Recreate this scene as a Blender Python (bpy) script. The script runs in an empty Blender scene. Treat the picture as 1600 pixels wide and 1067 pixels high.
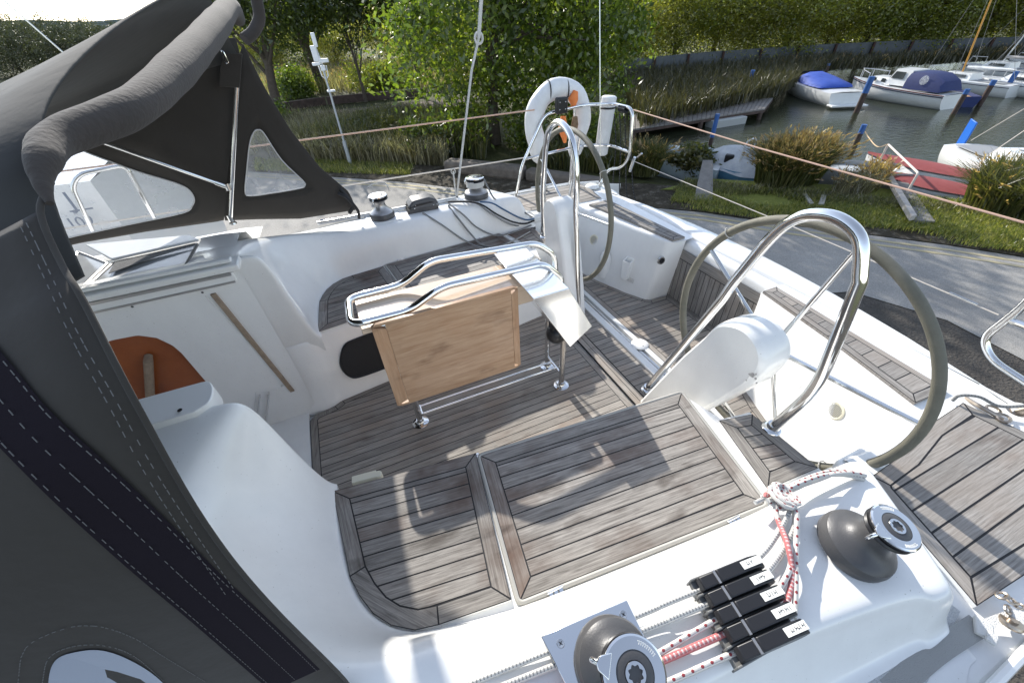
import bpy, math, random
import numpy as np
from mathutils import Vector, Matrix
random.seed(7); rng = np.random.default_rng(7)
R = math.radians
scene = bpy.context.scene
col = scene.collection
# ------------------------------------------------------------------ camera
CY, CP, CR = R(68.44), R(39.713), R(3.195)
CAMZ = 1.75
FPX = 623.57
_f = np.array([math.cos(CP)*math.cos(CY), math.cos(CP)*math.sin(CY), -math.sin(CP)])
_r = np.array([math.sin(CY), -math.cos(CY), 0.0])
_d = np.cross(_f, _r)
RX = math.cos(CR)*_r + math.sin(CR)*_d
DN = -math.sin(CR)*_r + math.cos(CR)*_d
cam_d = bpy.data.cameras.new('camera'); cam = bpy.data.objects.new('camera', cam_d); col.objects.link(cam)
cam_d.sensor_width = 36; cam_d.lens = FPX/1600*36; cam_d.clip_start = 0.02; cam_d.clip_end = 3000
m = Matrix(((RX[0], -DN[0], -_f[0], 0), (RX[1], -DN[1], -_f[1], 0), (RX[2], -DN[2], -_f[2], CAMZ), (0, 0, 0, 1)))
cam.matrix_world = m
scene.camera = cam
# ------------------------------------------------------------------ sky, sun, exposure
SUN_EL, SUN_AZ = 27.0, -2.0          # azimuth measured from +Y towards +X (degrees)
w = bpy.data.worlds.new('World'); scene.world = w; w.use_nodes = True
nt = w.node_tree; bg = nt.nodes['Background']
sky = nt.nodes.new('ShaderNodeTexSky'); sky.sky_type = 'NISHITA'; sky.sun_disc = False
sky.sun_elevation = R(SUN_EL); sky.sun_rotation = R(SUN_AZ); sky.air_density = 1.0; sky.dust_density = 0.4; sky.ozone_density = 2.0
hs_ = nt.nodes.new('ShaderNodeHueSaturation'); hs_.inputs['Saturation'].default_value = 0.62
nt.links.new(sky.outputs[0], hs_.inputs['Color']); nt.links.new(hs_.outputs[0], bg.inputs[0]); bg.inputs[1].default_value = 0.15
sl = bpy.data.lights.new('sun', 'SUN'); sl.energy = 3.5; sl.angle = R(0.6); sl.color = (1.0, 0.95, 0.87)
so = bpy.data.objects.new('sun', sl); col.objects.link(so)
sd = Vector((math.sin(R(SUN_AZ))*math.cos(R(SUN_EL)), math.cos(R(SUN_AZ))*math.cos(R(SUN_EL)), math.sin(R(SUN_EL))))
so.rotation_euler = sd.to_track_quat('Z', 'Y').to_euler(); so.location = (0, 30, 20)
scene.view_settings.view_transform = 'Standard'; scene.view_settings.look = 'None'
scene.view_settings.exposure = 1.12; scene.view_settings.gamma = 1.0
# ------------------------------------------------------------------ pixel -> world helpers (photo pixels 1600x1067)
def P(px, py, z=None, x=None, y=None):
    d = RX*((px-800)/FPX) + DN*((py-533.5)/FPX) + _f
    if z is not None: t = (z-CAMZ)/d[2]
    elif x is not None: t = x/d[0]
    else: t = y/d[1]
    return Vector((d[0]*t, d[1]*t, CAMZ+d[2]*t))
YC = 1.52
def mir(p): return Vector((p[0], 2*YC-p[1], p[2]))
V = Vector
# ------------------------------------------------------------------ materials
MATS = {}
def mat(name, color, rough=0.5, metal=0.0, coat=0.0, noise=None, bump=None, spec=0.5, trans=0.0, ior=1.45, stains=None, sheen=0):
    """noise=(scale, amount, second colour)  bump=(scale, strength)"""
    if name in MATS: return MATS[name]
    M = bpy.data.materials.new(name); M.use_nodes = True
    n = M.node_tree.nodes; l = M.node_tree.links; b = n['Principled BSDF']
    b.inputs['Base Color'].default_value = (*color, 1); b.inputs['Roughness'].default_value = rough
    b.inputs['Metallic'].default_value = metal; b.inputs['Coat Weight'].default_value = coat
    b.inputs['Specular IOR Level'].default_value = spec; b.inputs['Transmission Weight'].default_value = trans
    b.inputs['IOR'].default_value = ior
    if sheen: b.inputs['Sheen Weight'].default_value = sheen
    tc = n.new('ShaderNodeTexCoord')
    if noise:
        t = n.new('ShaderNodeTexNoise'); t.inputs['Scale'].default_value = noise[0]; t.inputs['Detail'].default_value = 6
        t.inputs['Roughness'].default_value = 0.65
        l.new(tc.outputs['Object'], t.inputs['Vector'])
        r = n.new('ShaderNodeValToRGB'); r.color_ramp.elements[0].position = 0.5-noise[1]; r.color_ramp.elements[1].position = 0.5+noise[1]
        r.color_ramp.elements[0].color = (*color, 1); r.color_ramp.elements[1].color = (*noise[2], 1)
        l.new(t.outputs['Fac'], r.inputs[0]); l.new(r.outputs[0], b.inputs['Base Color'])
    if bump:
        t = n.new('ShaderNodeTexNoise'); t.inputs['Scale'].default_value = bump[0]; t.inputs['Detail'].default_value = 5
        l.new(tc.outputs['Object'], t.inputs['Vector'])
        bp = n.new('ShaderNodeBump'); bp.inputs['Strength'].default_value = bump[1]; bp.inputs['Distance'].default_value = 0.01
        l.new(t.outputs['Fac'], bp.inputs['Height']); l.new(bp.outputs[0], b.inputs['Normal'])
    MATS[name] = M; return M

def mat_gel():
    M = mat('gelcoat', (0.80, 0.80, 0.78), 0.28, coat=0.25)
    n = M.node_tree.nodes; l = M.node_tree.links; b = n['Principled BSDF']
    tc = n.new('ShaderNodeTexCoord')
    t = n.new('ShaderNodeTexNoise'); t.inputs['Scale'].default_value = 2.2; t.inputs['Detail'].default_value = 9; t.inputs['Roughness'].default_value = 0.72
    mp = n.new('ShaderNodeMapping'); mp.inputs['Scale'].default_value = (1, 1, 0.5)
    l.new(tc.outputs['Object'], mp.inputs[0]); l.new(mp.outputs[0], t.inputs['Vector'])
    r = n.new('ShaderNodeValToRGB'); r.color_ramp.elements[0].position = 0.30; r.color_ramp.elements[1].position = 0.62
    r.color_ramp.elements[0].color = (0.73, 0.725, 0.71, 1); r.color_ramp.elements[1].color = (0.82, 0.82, 0.80, 1)
    l.new(t.outputs['Fac'], r.inputs[0])
    t2 = n.new('ShaderNodeTexNoise'); t2.inputs['Scale'].default_value = 160; t2.inputs['Detail'].default_value = 2
    l.new(tc.outputs['Object'], t2.inputs['Vector'])
    r2 = n.new('ShaderNodeValToRGB'); r2.color_ramp.elements[0].position = 0.245; r2.color_ramp.elements[1].position = 0.27
    r2.color_ramp.elements[0].color = (0.45, 0.43, 0.38, 1); r2.color_ramp.elements[1].color = (1, 1, 1, 1)
    l.new(t2.outputs['Fac'], r2.inputs[0])
    mx = n.new('ShaderNodeMixRGB'); mx.blend_type = 'MULTIPLY'; mx.inputs[0].default_value = 0.6
    l.new(r.outputs[0], mx.inputs[1]); l.new(r2.outputs[0], mx.inputs[2]); l.new(mx.outputs[0], b.inputs['Base Color'])
    rr = n.new('ShaderNodeMapRange'); rr.inputs[3].default_value = 0.30; rr.inputs[4].default_value = 0.18
    l.new(t.outputs['Fac'], rr.inputs[0]); l.new(rr.outputs[0], b.inputs['Roughness'])
    return M
GEL = mat_gel()

def mat_teak(name, dark, light, brown, amount, scale=1.0, smudge=.42):
    """weathered teak: UV.x runs along each plank, UV.y across, the attribute tone is a number per plank"""
    M = bpy.data.materials.new(name); M.use_nodes = True
    n = M.node_tree.nodes; l = M.node_tree.links; b = n['Principled BSDF']
    uv = n.new('ShaderNodeUVMap'); uv.uv_map = 'UVMap'
    tc = n.new('ShaderNodeTexCoord')
    mp = n.new('ShaderNodeMapping'); mp.inputs['Scale'].default_value = (7*scale, 170*scale, 1)
    l.new(uv.outputs[0], mp.inputs[0])
    g = n.new('ShaderNodeTexNoise'); g.inputs['Scale'].default_value = 1; g.inputs['Detail'].default_value = 7; g.inputs['Roughness'].default_value = 0.7
    g.inputs['Distortion'].default_value = 0.6
    l.new(mp.outputs[0], g.inputs['Vector'])
    r = n.new('ShaderNodeValToRGB'); r.color_ramp.elements[0].position = 0.33; r.color_ramp.elements[1].position = 0.66
    r.color_ramp.elements[0].color = (*dark, 1); r.color_ramp.elements[1].color = (*light, 1)
    l.new(g.outputs['Fac'], r.inputs[0])
    s = n.new('ShaderNodeTexNoise'); s.inputs['Scale'].default_value = 3.3; s.inputs['Detail'].default_value = 4; s.inputs['Roughness'].default_value = 0.55
    l.new(tc.outputs['Object'], s.inputs['Vector'])
    at = n.new('ShaderNodeAttribute'); at.attribute_name = 'tone'
    add = n.new('ShaderNodeMath'); add.operation = 'MULTIPLY_ADD'; add.inputs[1].default_value = 0.22; 
    l.new(at.outputs['Fac'], add.inputs[0]); l.new(s.outputs['Fac'], add.inputs[2])
    sr = n.new('ShaderNodeValToRGB'); sr.color_ramp.elements[0].position = 0.58; sr.color_ramp.elements[1].position = 0.82
    sr.color_ramp.elements[0].color = (0, 0, 0, 1); sr.color_ramp.elements[1].color = (amount, amount, amount, 1)
    l.new(add.outputs[0], sr.inputs[0])
    mx = n.new('ShaderNodeMixRGB'); mx.blend_type = 'MIX'; mx.inputs[2].default_value = (*brown, 1)
    l.new(sr.outputs[0], mx.inputs[0]); l.new(r.outputs[0], mx.inputs[1])
    # per plank brightness
    tb = n.new('ShaderNodeMapRange'); tb.inputs[3].default_value = 0.78; tb.inputs[4].default_value = 1.2
    l.new(at.outputs['Fac'], tb.inputs[0])
    mm = n.new('ShaderNodeMixRGB'); mm.blend_type = 'MULTIPLY'; mm.inputs[0].default_value = 1
    cmb = n.new('ShaderNodeCombineColor')
    for k in range(3): l.new(tb.outputs[0], cmb.inputs[k])
    l.new(mx.outputs[0], mm.inputs[1]); l.new(cmb.outputs[0], mm.inputs[2])
    # dark smudges left by damp and shoes
    d = n.new('ShaderNodeTexNoise'); d.inputs['Scale'].default_value = 9; d.inputs['Detail'].default_value = 3
    mp2 = n.new('ShaderNodeMapping'); mp2.inputs['Scale'].default_value = (0.55, 1.5, 1); mp2.inputs['Location'].default_value = (3, 1, 0)
    l.new(tc.outputs['Object'], mp2.inputs[0]); l.new(mp2.outputs[0], d.inputs['Vector'])
    dr = n.new('ShaderNodeValToRGB'); dr.color_ramp.elements[0].position = 0.60; dr.color_ramp.elements[1].position = 0.74
    dr.color_ramp.elements[0].color = (1, 1, 1, 1); dr.color_ramp.elements[1].color = (smudge, smudge*.93, smudge*.9, 1)
    l.new(d.outputs['Fac'], dr.inputs[0])
    m3 = n.new('ShaderNodeMixRGB'); m3.blend_type = 'MULTIPLY'; m3.inputs[0].default_value = 1
    l.new(mm.outputs[0], m3.inputs[1]); l.new(dr.outputs[0], m3.inputs[2]); l.new(m3.outputs[0], b.inputs['Base Color'])
    b.inputs['Roughness'].default_value = 0.68; b.inputs['Specular IOR Level'].default_value = 0.35
    bp = n.new('ShaderNodeBump'); bp.inputs['Strength'].default_value = 0.55; bp.inputs['Distance'].default_value = 0.0015
    l.new(g.outputs['Fac'], bp.inputs['Height']); l.new(bp.outputs[0], b.inputs['Normal'])
    return M
TEAK = mat_teak('teak_weathered', (0.13, 0.118, 0.106), (0.37, 0.345, 0.315), (0.10, 0.062, 0.045), 0.95)
TEAKQ = mat_teak('teak_grey', (0.145, 0.133, 0.12), (0.36, 0.34, 0.315), (0.24, 0.20, 0.165), 0.5, smudge=.8)
TEAKS = mat_teak('teak_sole', (0.17, 0.152, 0.135), (0.40, 0.37, 0.33), (0.24, 0.18, 0.135), 0.55, smudge=.72)
TABLEWOOD = mat_teak('table_wood', (0.35, 0.205, 0.115), (0.51, 0.345, 0.22), (0.42, 0.22, 0.11), 0.55, 0.7, smudge=.62)
_b = TABLEWOOD.node_tree.nodes['Principled BSDF']; _b.inputs['Roughness'].default_value = 0.42; _b.inputs['Coat Weight'].default_value = 0.2
for _n in TABLEWOOD.node_tree.nodes:
    if _n.type == 'MAP_RANGE': _n.inputs[3].default_value = 0.96; _n.inputs[4].default_value = 1.04
CAULK = mat('caulk', (0.012, 0.012, 0.014), 0.6)
STEEL = mat('stainless', (0.78, 0.78, 0.77), 0.09, metal=1.0, bump=(7, 0.03))
STEELR = mat('stainless_dull', (0.62, 0.62, 0.61), 0.22, metal=1.0)
ALU = mat('anodised_grey', (0.075, 0.074, 0.076), 0.42, metal=0.15, bump=(300, 0.08))
ALUP = mat('anodised_pale', (0.42, 0.41, 0.40), 0.35, metal=0.8)
BLK = mat('black_plastic', (0.018, 0.018, 0.02), 0.32)
BLKM = mat('black_matt', (0.02, 0.02, 0.022), 0.7)
GASKET = mat('grey_gasket', (0.38, 0.37, 0.34), 0.6)
WHP = mat('white_plastic', (0.78, 0.78, 0.76), 0.35)
CREAM = mat('cream_plastic', (0.70, 0.66, 0.52), 0.45)
LABEL = mat('label_paper', (0.80, 0.80, 0.74), 0.5)
INK = mat('ink', (0.03, 0.03, 0.04), 0.6)
LEATH = mat('grey_leather', (0.125, 0.120, 0.092), 0.62, noise=(14, 0.2, (0.18, 0.168, 0.13)), bump=(420, 0.35))
CHERRY = mat('cherry_wood', (0.23, 0.055, 0.014), 0.35, coat=0.4, noise=(7, 0.25, (0.36, 0.105, 0.028)))
OLDWOOD = mat('old_teak_trim', (0.24, 0.18, 0.13), 0.65, noise=(40, 0.2, (0.36, 0.28, 0.2)), bump=(120, 0.3))

def mat_rope(name, base, fleck, period=0.05, amt=0.45, twist=6.0):
    M = bpy.data.materials.new(name); M.use_nodes = True
    n = M.node_tree.nodes; l = M.node_tree.links; b = n['Principled BSDF']; b.inputs['Roughness'].default_value = 0.8
    uv = n.new('ShaderNodeUVMap'); uv.uv_map = 'UVMap'
    sp = n.new('ShaderNodeSeparateXYZ'); l.new(uv.outputs[0], sp.inputs[0])
    def mth(op, a, bb=None, v=None, v2=None):
        q = n.new('ShaderNodeMath'); q.operation = op
        l.new(a, q.inputs[0])
        if bb is not None: l.new(bb, q.inputs[1])
        if v is not None: q.inputs[1].default_value = v
        if v2 is not None: q.inputs[2].default_value = v2
        return q.outputs[0]
    u = mth('MULTIPLY', sp.outputs[0], v=2*math.pi/period)
    vv = mth('MULTIPLY', sp.outputs[1], v=2*math.pi)
    a1 = mth('SINE', mth('ADD', u, vv)); a2 = mth('SINE', mth('SUBTRACT', u, vv))
    pr = mth('MULTIPLY', a1, a2)
    gt = mth('GREATER_THAN', pr, v=amt)
    mx = n.new('ShaderNodeMixRGB'); mx.inputs[1].default_value = (*base, 1); mx.inputs[2].default_value = (*fleck, 1)
    l.new(gt, mx.inputs[0]); l.new(mx.outputs[0], b.inputs['Base Color'])
    u2 = mth('MULTIPLY', sp.outputs[0], v=2*math.pi/0.004)
    v2 = mth('MULTIPLY', sp.outputs[1], v=2*math.pi*5)
    h = mth('MULTIPLY', mth('SINE', mth('ADD', u2, v2)), mth('SINE', mth('SUBTRACT', u2, v2)))
    bp = n.new('ShaderNodeBump'); bp.inputs['Strength'].default_value = 0.8; bp.inputs['Distance'].default_value = 0.0012
    l.new(h, bp.inputs['Height']); l.new(bp.outputs[0], b.inputs['Normal'])
    return M
ROPE_RW = mat_rope('rope_white_red_fleck', (0.72, 0.70, 0.66), (0.33, 0.05, 0.06), 0.045, 0.74)
ROPE_R = mat_rope('rope_red', (0.62, 0.20, 0.20), (0.80, 0.62, 0.60), 0.02, 0.6)
ROPE_W = mat_rope('rope_white', (0.70, 0.69, 0.65), (0.30, 0.30, 0.30), 0.016, 0.6)
ROPE_G = mat_rope('rope_grey', (0.42, 0.42, 0.41), (0.06, 0.06, 0.07), 0.02, 0.25)
ROPE_GD = mat_rope('rope_grey_plain', (0.30, 0.30, 0.29), (0.2, 0.2, 0.2), 0.02, 0.5)
ROPE_B = mat_rope('rope_blue', (0.05, 0.12, 0.24), (0.25, 0.35, 0.5), 0.02, 0.4)
ROPE_K = mat_rope('rope_black', (0.02, 0.02, 0.022), (0.3, 0.3, 0.3), 0.05, 0.8)
WIRE = mat('lifeline_cord', (0.55, 0.50, 0.44), 0.55)
# ------------------------------------------------------------------ mesh builder
class MB:
    def __init__(s): s.v = []; s.f = []; s.m = []; s.uv = []; s.tone = []; s.curtone = 0.5; s.mi = 0
    def face(s, idx, uvs=None, mi=None):
        s.f.append(tuple(idx)); s.m.append(s.mi if mi is None else mi); s.tone.append(s.curtone)
        s.uv.append(uvs if uvs else [(s.v[i][0], s.v[i][1]) for i in idx])
    def poly(s, pts, uvs=None, mi=None):
        b = len(s.v); s.v += [tuple(p) for p in pts]; s.face(range(b, b+len(pts)), uvs, mi)
    def prism(s, pts, h, mi=None, cap=True):
        """pts: ring of 3D points, extruded by vector h"""
        h = V(h); n = len(pts); b = len(s.v)
        s.v += [tuple(p) for p in pts] + [tuple(V(p)+h) for p in pts]
        for i in range(n):
            j = (i+1) % n; s.face((b+i, b+j, b+n+j, b+n+i), mi=mi)
        if cap: s.face([b+i for i in range(n)][::-1], mi=mi); s.face([b+n+i for i in range(n)], mi=mi)
    def box(s, c, size, rot=None, mi=None):
        c = V(c); sx, sy, sz = [q/2 for q in size]; M = rot if rot else Matrix.Identity(3)
        q = [c + M @ V(p) for p in ((-sx,-sy,-sz),(sx,-sy,-sz),(sx,sy,-sz),(-sx,sy,-sz))]
        s.prism(q, M @ V((0,0,2*sz)), mi=mi)
    def tube(s, path, r, seg=10, closed=False, mi=None, caps=True, flat=1.0):
        path = [V(p) for p in path]; n = len(path)
        rr = r if isinstance(r, (list, tuple, np.ndarray)) else [r]*n
        tang = []
        for i in range(n):
            a = path[(i-1) % n] if (closed or i > 0) else path[i]
            c = path[(i+1) % n] if (closed or i < n-1) else path[i]
            t = (c-a); tang.append(t.normalized() if t.length > 1e-9 else V((0,0,1)))
        up = V((0,0,1)) if abs(tang[0].z) < 0.9 else V((1,0,0))
        nrm = (up - tang[0]*up.dot(tang[0])).normalized(); b0 = len(s.v); L = 0; Ls = []
        for i in range(n):
            if i: L += (path[i]-path[i-1]).length
            Ls.append(L)
            nrm = (nrm - tang[i]*nrm.dot(tang[i])); nrm.normalize(); bi = tang[i].cross(nrm)
            for k in range(seg):
                a = 2*math.pi*k/seg
                s.v.append(tuple(path[i] + nrm*(math.cos(a)*rr[i]*flat) + bi*(math.sin(a)*rr[i])))
        for i in range(n if closed else n-1):
            j = (i+1) % n; uj = Ls[j] if j else L+(path[0]-path[-1]).length
            for k in range(seg):
                k2 = (k+1) % seg
                s.face((b0+i*seg+k, b0+j*seg+k, b0+j*seg+k2, b0+i*seg+k2),
                       [(Ls[i], k/seg), (uj, k/seg), (uj, (k+1)/seg), (Ls[i], (k+1)/seg)], mi)
        if caps and not closed:
            s.face([b0+k for k in range(seg)], mi=mi); s.face([b0+(n-1)*seg+k for k in range(seg)][::-1], mi=mi)
    def lathe(s, prof, c=(0,0,0), rot=None, seg=32, mi=None, fmi=None):
        c = V(c); M = rot if rot else Matrix.Identity(3); b = len(s.v); n = len(prof)
        for (r, z) in prof:
            for k in range(seg):
                a = 2*math.pi*k/seg; s.v.append(tuple(c + M @ V((r*math.cos(a), r*math.sin(a), z))))
        for i in range(n-1):
            for k in range(seg):
                k2 = (k+1) % seg; s.face((b+i*seg+k, b+i*seg+k2, b+(i+1)*seg+k2, b+(i+1)*seg+k), mi=(fmi[i] if fmi else mi))
        if prof[0][0] > 1e-5: s.face([b+k for k in range(seg)][::-1], mi=mi)
        if prof[-1][0] > 1e-5: s.face([b+(n-1)*seg+k for k in range(seg)], mi=(fmi[-1] if fmi else mi))
    def grid(s, rows, mi=None, flip=False, closed=False):
        b = len(s.v); nr = len(rows); nc = len(rows[0])
        for r in rows: s.v += [tuple(p) for p in r]
        for i in range(nr-1):
            for j in range(nc if closed else nc-1):
                j2 = (j+1) % nc
                q = (b+i*nc+j, b+i*nc+j2, b+(i+1)*nc+j2, b+(i+1)*nc+j)
                s.face(q[::-1] if flip else q, mi=mi)
    def mirror(s):
        o = MB(); o.v = [(p[0], 2*YC-p[1], p[2]) for p in s.v]; o.f = [tuple(reversed(f)) for f in s.f]
        o.m = list(s.m); o.uv = [list(reversed(u)) for u in s.uv]; o.tone = list(s.tone); return o
    def build(s, name, mats, parent=None, smooth=35, bevel=0, subsurf=0, label=None, seg=2):
        me = bpy.data.meshes.new(name); org = origin_of(parent)
        me.from_pydata([(p[0]-org[0], p[1]-org[1], p[2]-org[2]) for p in s.v], [], s.f)
        if not isinstance(mats, (list, tuple)): mats = [mats]
        for q in mats: me.materials.append(q)
        me.polygons.foreach_set('material_index', s.m)
        uvl = me.uv_layers.new(name='UVMap'); flat = []
        for u in s.uv:
            for a in u: flat += [float(a[0]), float(a[1])]
        uvl.data.foreach_set('uv', flat)
        at = me.attributes.new('tone', 'FLOAT', 'FACE'); at.data.foreach_set('value', [float(t) for t in s.tone])
        me.update()
        if smooth:
            me.polygons.foreach_set('use_smooth', [True]*len(me.polygons)); me.set_sharp_from_angle(angle=R(smooth))
        o = bpy.data.objects.new(name, me); col.objects.link(o)
        if parent: o.parent = parent
        if bevel:
            bm = o.modifiers.new('bevel', 'BEVEL'); bm.width = bevel; bm.segments = seg; bm.limit_method = 'ANGLE'; bm.angle_limit = R(35); bm.harden_normals = False
        if subsurf:
            sb = o.modifiers.new('subsurf', 'SUBSURF'); sb.levels = subsurf; sb.render_levels = subsurf
        if label: o['label'] = label
        return o
ORG = {}
def origin_of(p):
    return ORG.get(p.name, (0, 0, 0)) if p is not None else (0, 0, 0)
def thing(name, label, cat, loc=(0,0,0), group=None):
    o = bpy.data.objects.new(name, None); col.objects.link(o); o.location = loc; o.empty_display_size = 0.1
    o['label'] = label; o['category'] = cat
    if group: o['group'] = group
    ORG[o.name] = tuple(loc); return o
def tag(o, label, cat, group=None):
    o['label'] = label; o['category'] = cat
    if group: o['group'] = group
    return o
def sub(o, parent):           # give a sub-part the origin of its root
    return o
_orig_build = MB.build
def _build(s, name, mats, parent=None, **k):
    o = _orig_build(s, name, mats, parent, **k)
    if parent is not None: ORG[o.name] = origin_of(parent)
    return o
MB.build = _build
def fillet(path, r, n=5, closed=False):
    path = [V(p) for p in path]; out = []; N = len(path)
    for i, p in enumerate(path):
        if not closed and (i == 0 or i == N-1): out.append(p); continue
        a = path[(i-1) % N]; b = path[(i+1) % N]
        d1 = (a-p); d2 = (b-p); rr = min(r, d1.length*0.48, d2.length*0.48)
        s = p + d1.normalized()*rr; e = p + d2.normalized()*rr
        for k in range(n+1):
            t = k/n; out.append(s*(1-t)**2 + p*2*t*(1-t) + e*t*t)
    return out
def catmull(pts, n=8, closed=False):
    pts = [V(p) for p in pts]; N = len(pts); out = []
    rngN = N if closed else N-1
    for i in range(rngN):
        p0 = pts[(i-1) % N] if (closed or i > 0) else pts[0]*2-pts[1]
        p1 = pts[i]; p2 = pts[(i+1) % N]; p3 = pts[(i+2) % N] if (closed or i+2 < N) else pts[-1]*2-pts[-2]
        for k in range(n):
            t = k/n
            out.append(0.5*((2*p1) + (p2-p0)*t + (2*p0-5*p1+4*p2-p3)*t*t + (3*p1-p0-3*p2+p3)*t**3))
    if not closed: out.append(pts[-1])
    return out
# polygon tools in 2D
def area2(p): return 0.5*sum(p[i][0]*p[(i+1) % len(p)][1]-p[(i+1) % len(p)][0]*p[i][1] for i in range(len(p)))
def inset(poly, d):
    s = 1 if area2(poly) > 0 else -1; n = len(poly); out = []
    for i in range(n):
        a = V(poly[i-1]); b = V(poly[i]); c = V(poly[(i+1) % n])
        e1 = (b-a).normalized(); e2 = (c-b).normalized()
        n1 = V((-e1.y, e1.x))*s; n2 = V((-e2.y, e2.x))*s
        k = 1+n1.dot(n2)
        out.append(b + (n1+n2)*(d/max(k, 0.3)))
    return out
def clip(poly, nx, ny, c):      # keep nx*x+ny*y <= c
    out = []; n = len(poly)
    for i in range(n):
        a = poly[i]; b = poly[(i+1) % n]; da = nx*a[0]+ny*a[1]-c; db = nx*b[0]+ny*b[1]-c
        if da <= 0: out.append(V((a[0], a[1])))
        if (da < 0) != (db < 0) and abs(da-db) > 1e-12:
            t = da/(da-db); out.append(V((a[0]+(b[0]-a[0])*t, a[1]+(b[1]-a[1])*t)))
    return out
def planked(outer, z, direction, pw, border, breaks=None, thick=0.012, gap=0.004, border_edges=None, zfun=None, phase=0.0, side_mi=1):
    """a laid teak panel: dark bed, mitred border boards, parallel planks (all one mesh: slot 0 teak, slot 1 caulk)"""
    mb = MB(); Z = zfun if zfun else (lambda x, y: z)
    if area2(outer) < 0: outer = outer[::-1]
    outer = [V((p[0], p[1])) for p in outer]
    mb.mi = 1; bed = [(p.x, p.y, Z(p.x, p.y)-0.0012) for p in outer]
    b = len(mb.v); mb.v += bed + [(p[0], p[1], p[2]-thick) for p in bed]; n = len(outer)
    mb.face(range(b, b+n))
    mb.mi = side_mi
    for i in range(n): j = (i+1) % n; mb.face((b+n+i, b+n+j, b+j, b+i))
    mb.mi = 0
    def put(poly, d):
        if len(poly) < 3 or abs(area2(poly)) < 2e-5: return
        if area2(poly) < 0: poly = poly[::-1]
        mb.curtone = random.random(); off = random.random()*40
        dd = V(d).normalized(); pp = V((-dd.y, dd.x))
        mb.poly([(p[0], p[1], Z(p[0], p[1])) for p in poly], [(V((p[0], p[1])).dot(dd)+off, V((p[0], p[1])).dot(pp)+off) for p in poly])
    inner = outer
    if border > 0:
        inn = inset(outer, border)
        brk = sorted(breaks) if breaks is not None else list(range(n))
        for k, i in enumerate(brk):
            j = brk[(k+1) % len(brk)]; idx = [i]; q = i
            while q != j: q = (q+1) % n; idx.append(q)
            ring = [outer[a] for a in idx] + [inn[a] for a in reversed(idx)]
            d = outer[idx[-1]]-outer[idx[0]]
            put(inset(ring, gap/2), d)
        inner = inset(outer, border+gap/2)
    d = V(direction).normalized(); p = V((-d.y, d.x))
    ts = [q.dot(p) for q in inner]; lo, hi = min(ts), max(ts); t = lo-phase*pw
    while t < hi:
        a = max(t+gap/2, lo); c = t+pw-gap/2
        q = clip(clip(inner, p.x, p.y, c), -p.x, -p.y, -a)
        if len(q) >= 3: put(q, d)
        t += pw
    mb.curtone = 0.5
    return mb
def rotz(a): return Matrix.Rotation(a, 3, 'Z')
def align(axis):     # matrix taking +Z to axis
    return V(axis).normalized().to_track_quat('Z', 'Y').to_matrix()
def disc_prof(r, h, b=0.003): return [(r*0.001, 0), (r, 0), (r, h-b), (r-b, h), (0.0001, h)]
# ================================================================== the yacht
YA = thing('sailing_yacht', 'white sailing yacht with teak laid cockpit and twin wheels, seen from its own side deck', 'yacht', (0, YC, 0))
def both(name, mb, mats, parent=YA, **k):
    a = mb.build(name, mats, parent, **k); b = mb.mirror().build(name, mats, parent, **k); return a, b
# ---- sole
sole = [(-.54,1.21),(-.54,1.83),(-.51,1.865),(-.45,1.875),(-.40,1.885),(-.375,1.90),(-.36,1.915),(.88,2.125),(1.165,2.16),(1.165,.88),(.88,.915),(-.36,1.125),(-.375,1.14),(-.40,1.155),(-.45,1.165),(-.51,1.175)]
planked(sole, 0.0, (1,0), .0455, .04, breaks=[1,6,8,9,11,0]).build('cockpit_sole', [TEAKS, CAULK], YA, smooth=0)
# bridge strip (a shallow step) and aft sole
planked([(1.172,.87),(1.172,2.17),(1.245,2.17),(1.245,.87)], 0.012, (0,1), .036, 0).build('sill_board', [TEAKS, CAULK], YA, smooth=0)
planked([(1.25,.84),(1.25,2.2),(1.40,2.2),(1.40,.84)], 0.012, (1,0), .045, 0).build('step_panel', [TEAKS, CAULK], YA, smooth=0)
mb = MB()
mb.box((1.43,1.52,.011),(.05,1.5,.03)); mb.box((1.515,1.52,.012),(.035,1.5,.028)); mb.box((1.475,1.52,-.01),(.05,1.5,.02))
mb.build('drain_channel', [GEL], YA, bevel=.004)
MB_ = MB(); MB_.box((1.474,1.52,.006),(.028,1.46,.016)); MB_.box((1.474,1.52,.016),(.012,1.46,.008)); MB_.build('track', [STEELR], YA, bevel=.002)
aft = [(1.535,.40),(1.535,2.64),(1.62,2.64),(1.74,2.22),(1.86,1.955),(1.90,1.915),(2.045,1.91),(2.045,1.13),(1.90,1.125),(1.86,1.085),(1.74,.82),(1.62,.40)]
planked(aft, 0.022, (1,0), .046, .038, breaks=[0,1,2,5,6,7,8,11]).build('aft_sole', [TEAKS, CAULK], YA, smooth=0)
mb = MB(); mb.poly([(-1.7,.2,-.035),(2.1,.2,-.035),(2.1,2.84,-.035),(-1.7,2.84,-.035)])
mb.poly([(1.16,.3,-.012),(1.54,.3,-.012),(1.54,2.74,-.012),(1.16,2.74,-.012)])
mb.build('cockpit_floor_moulding', [GEL], YA)
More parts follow.
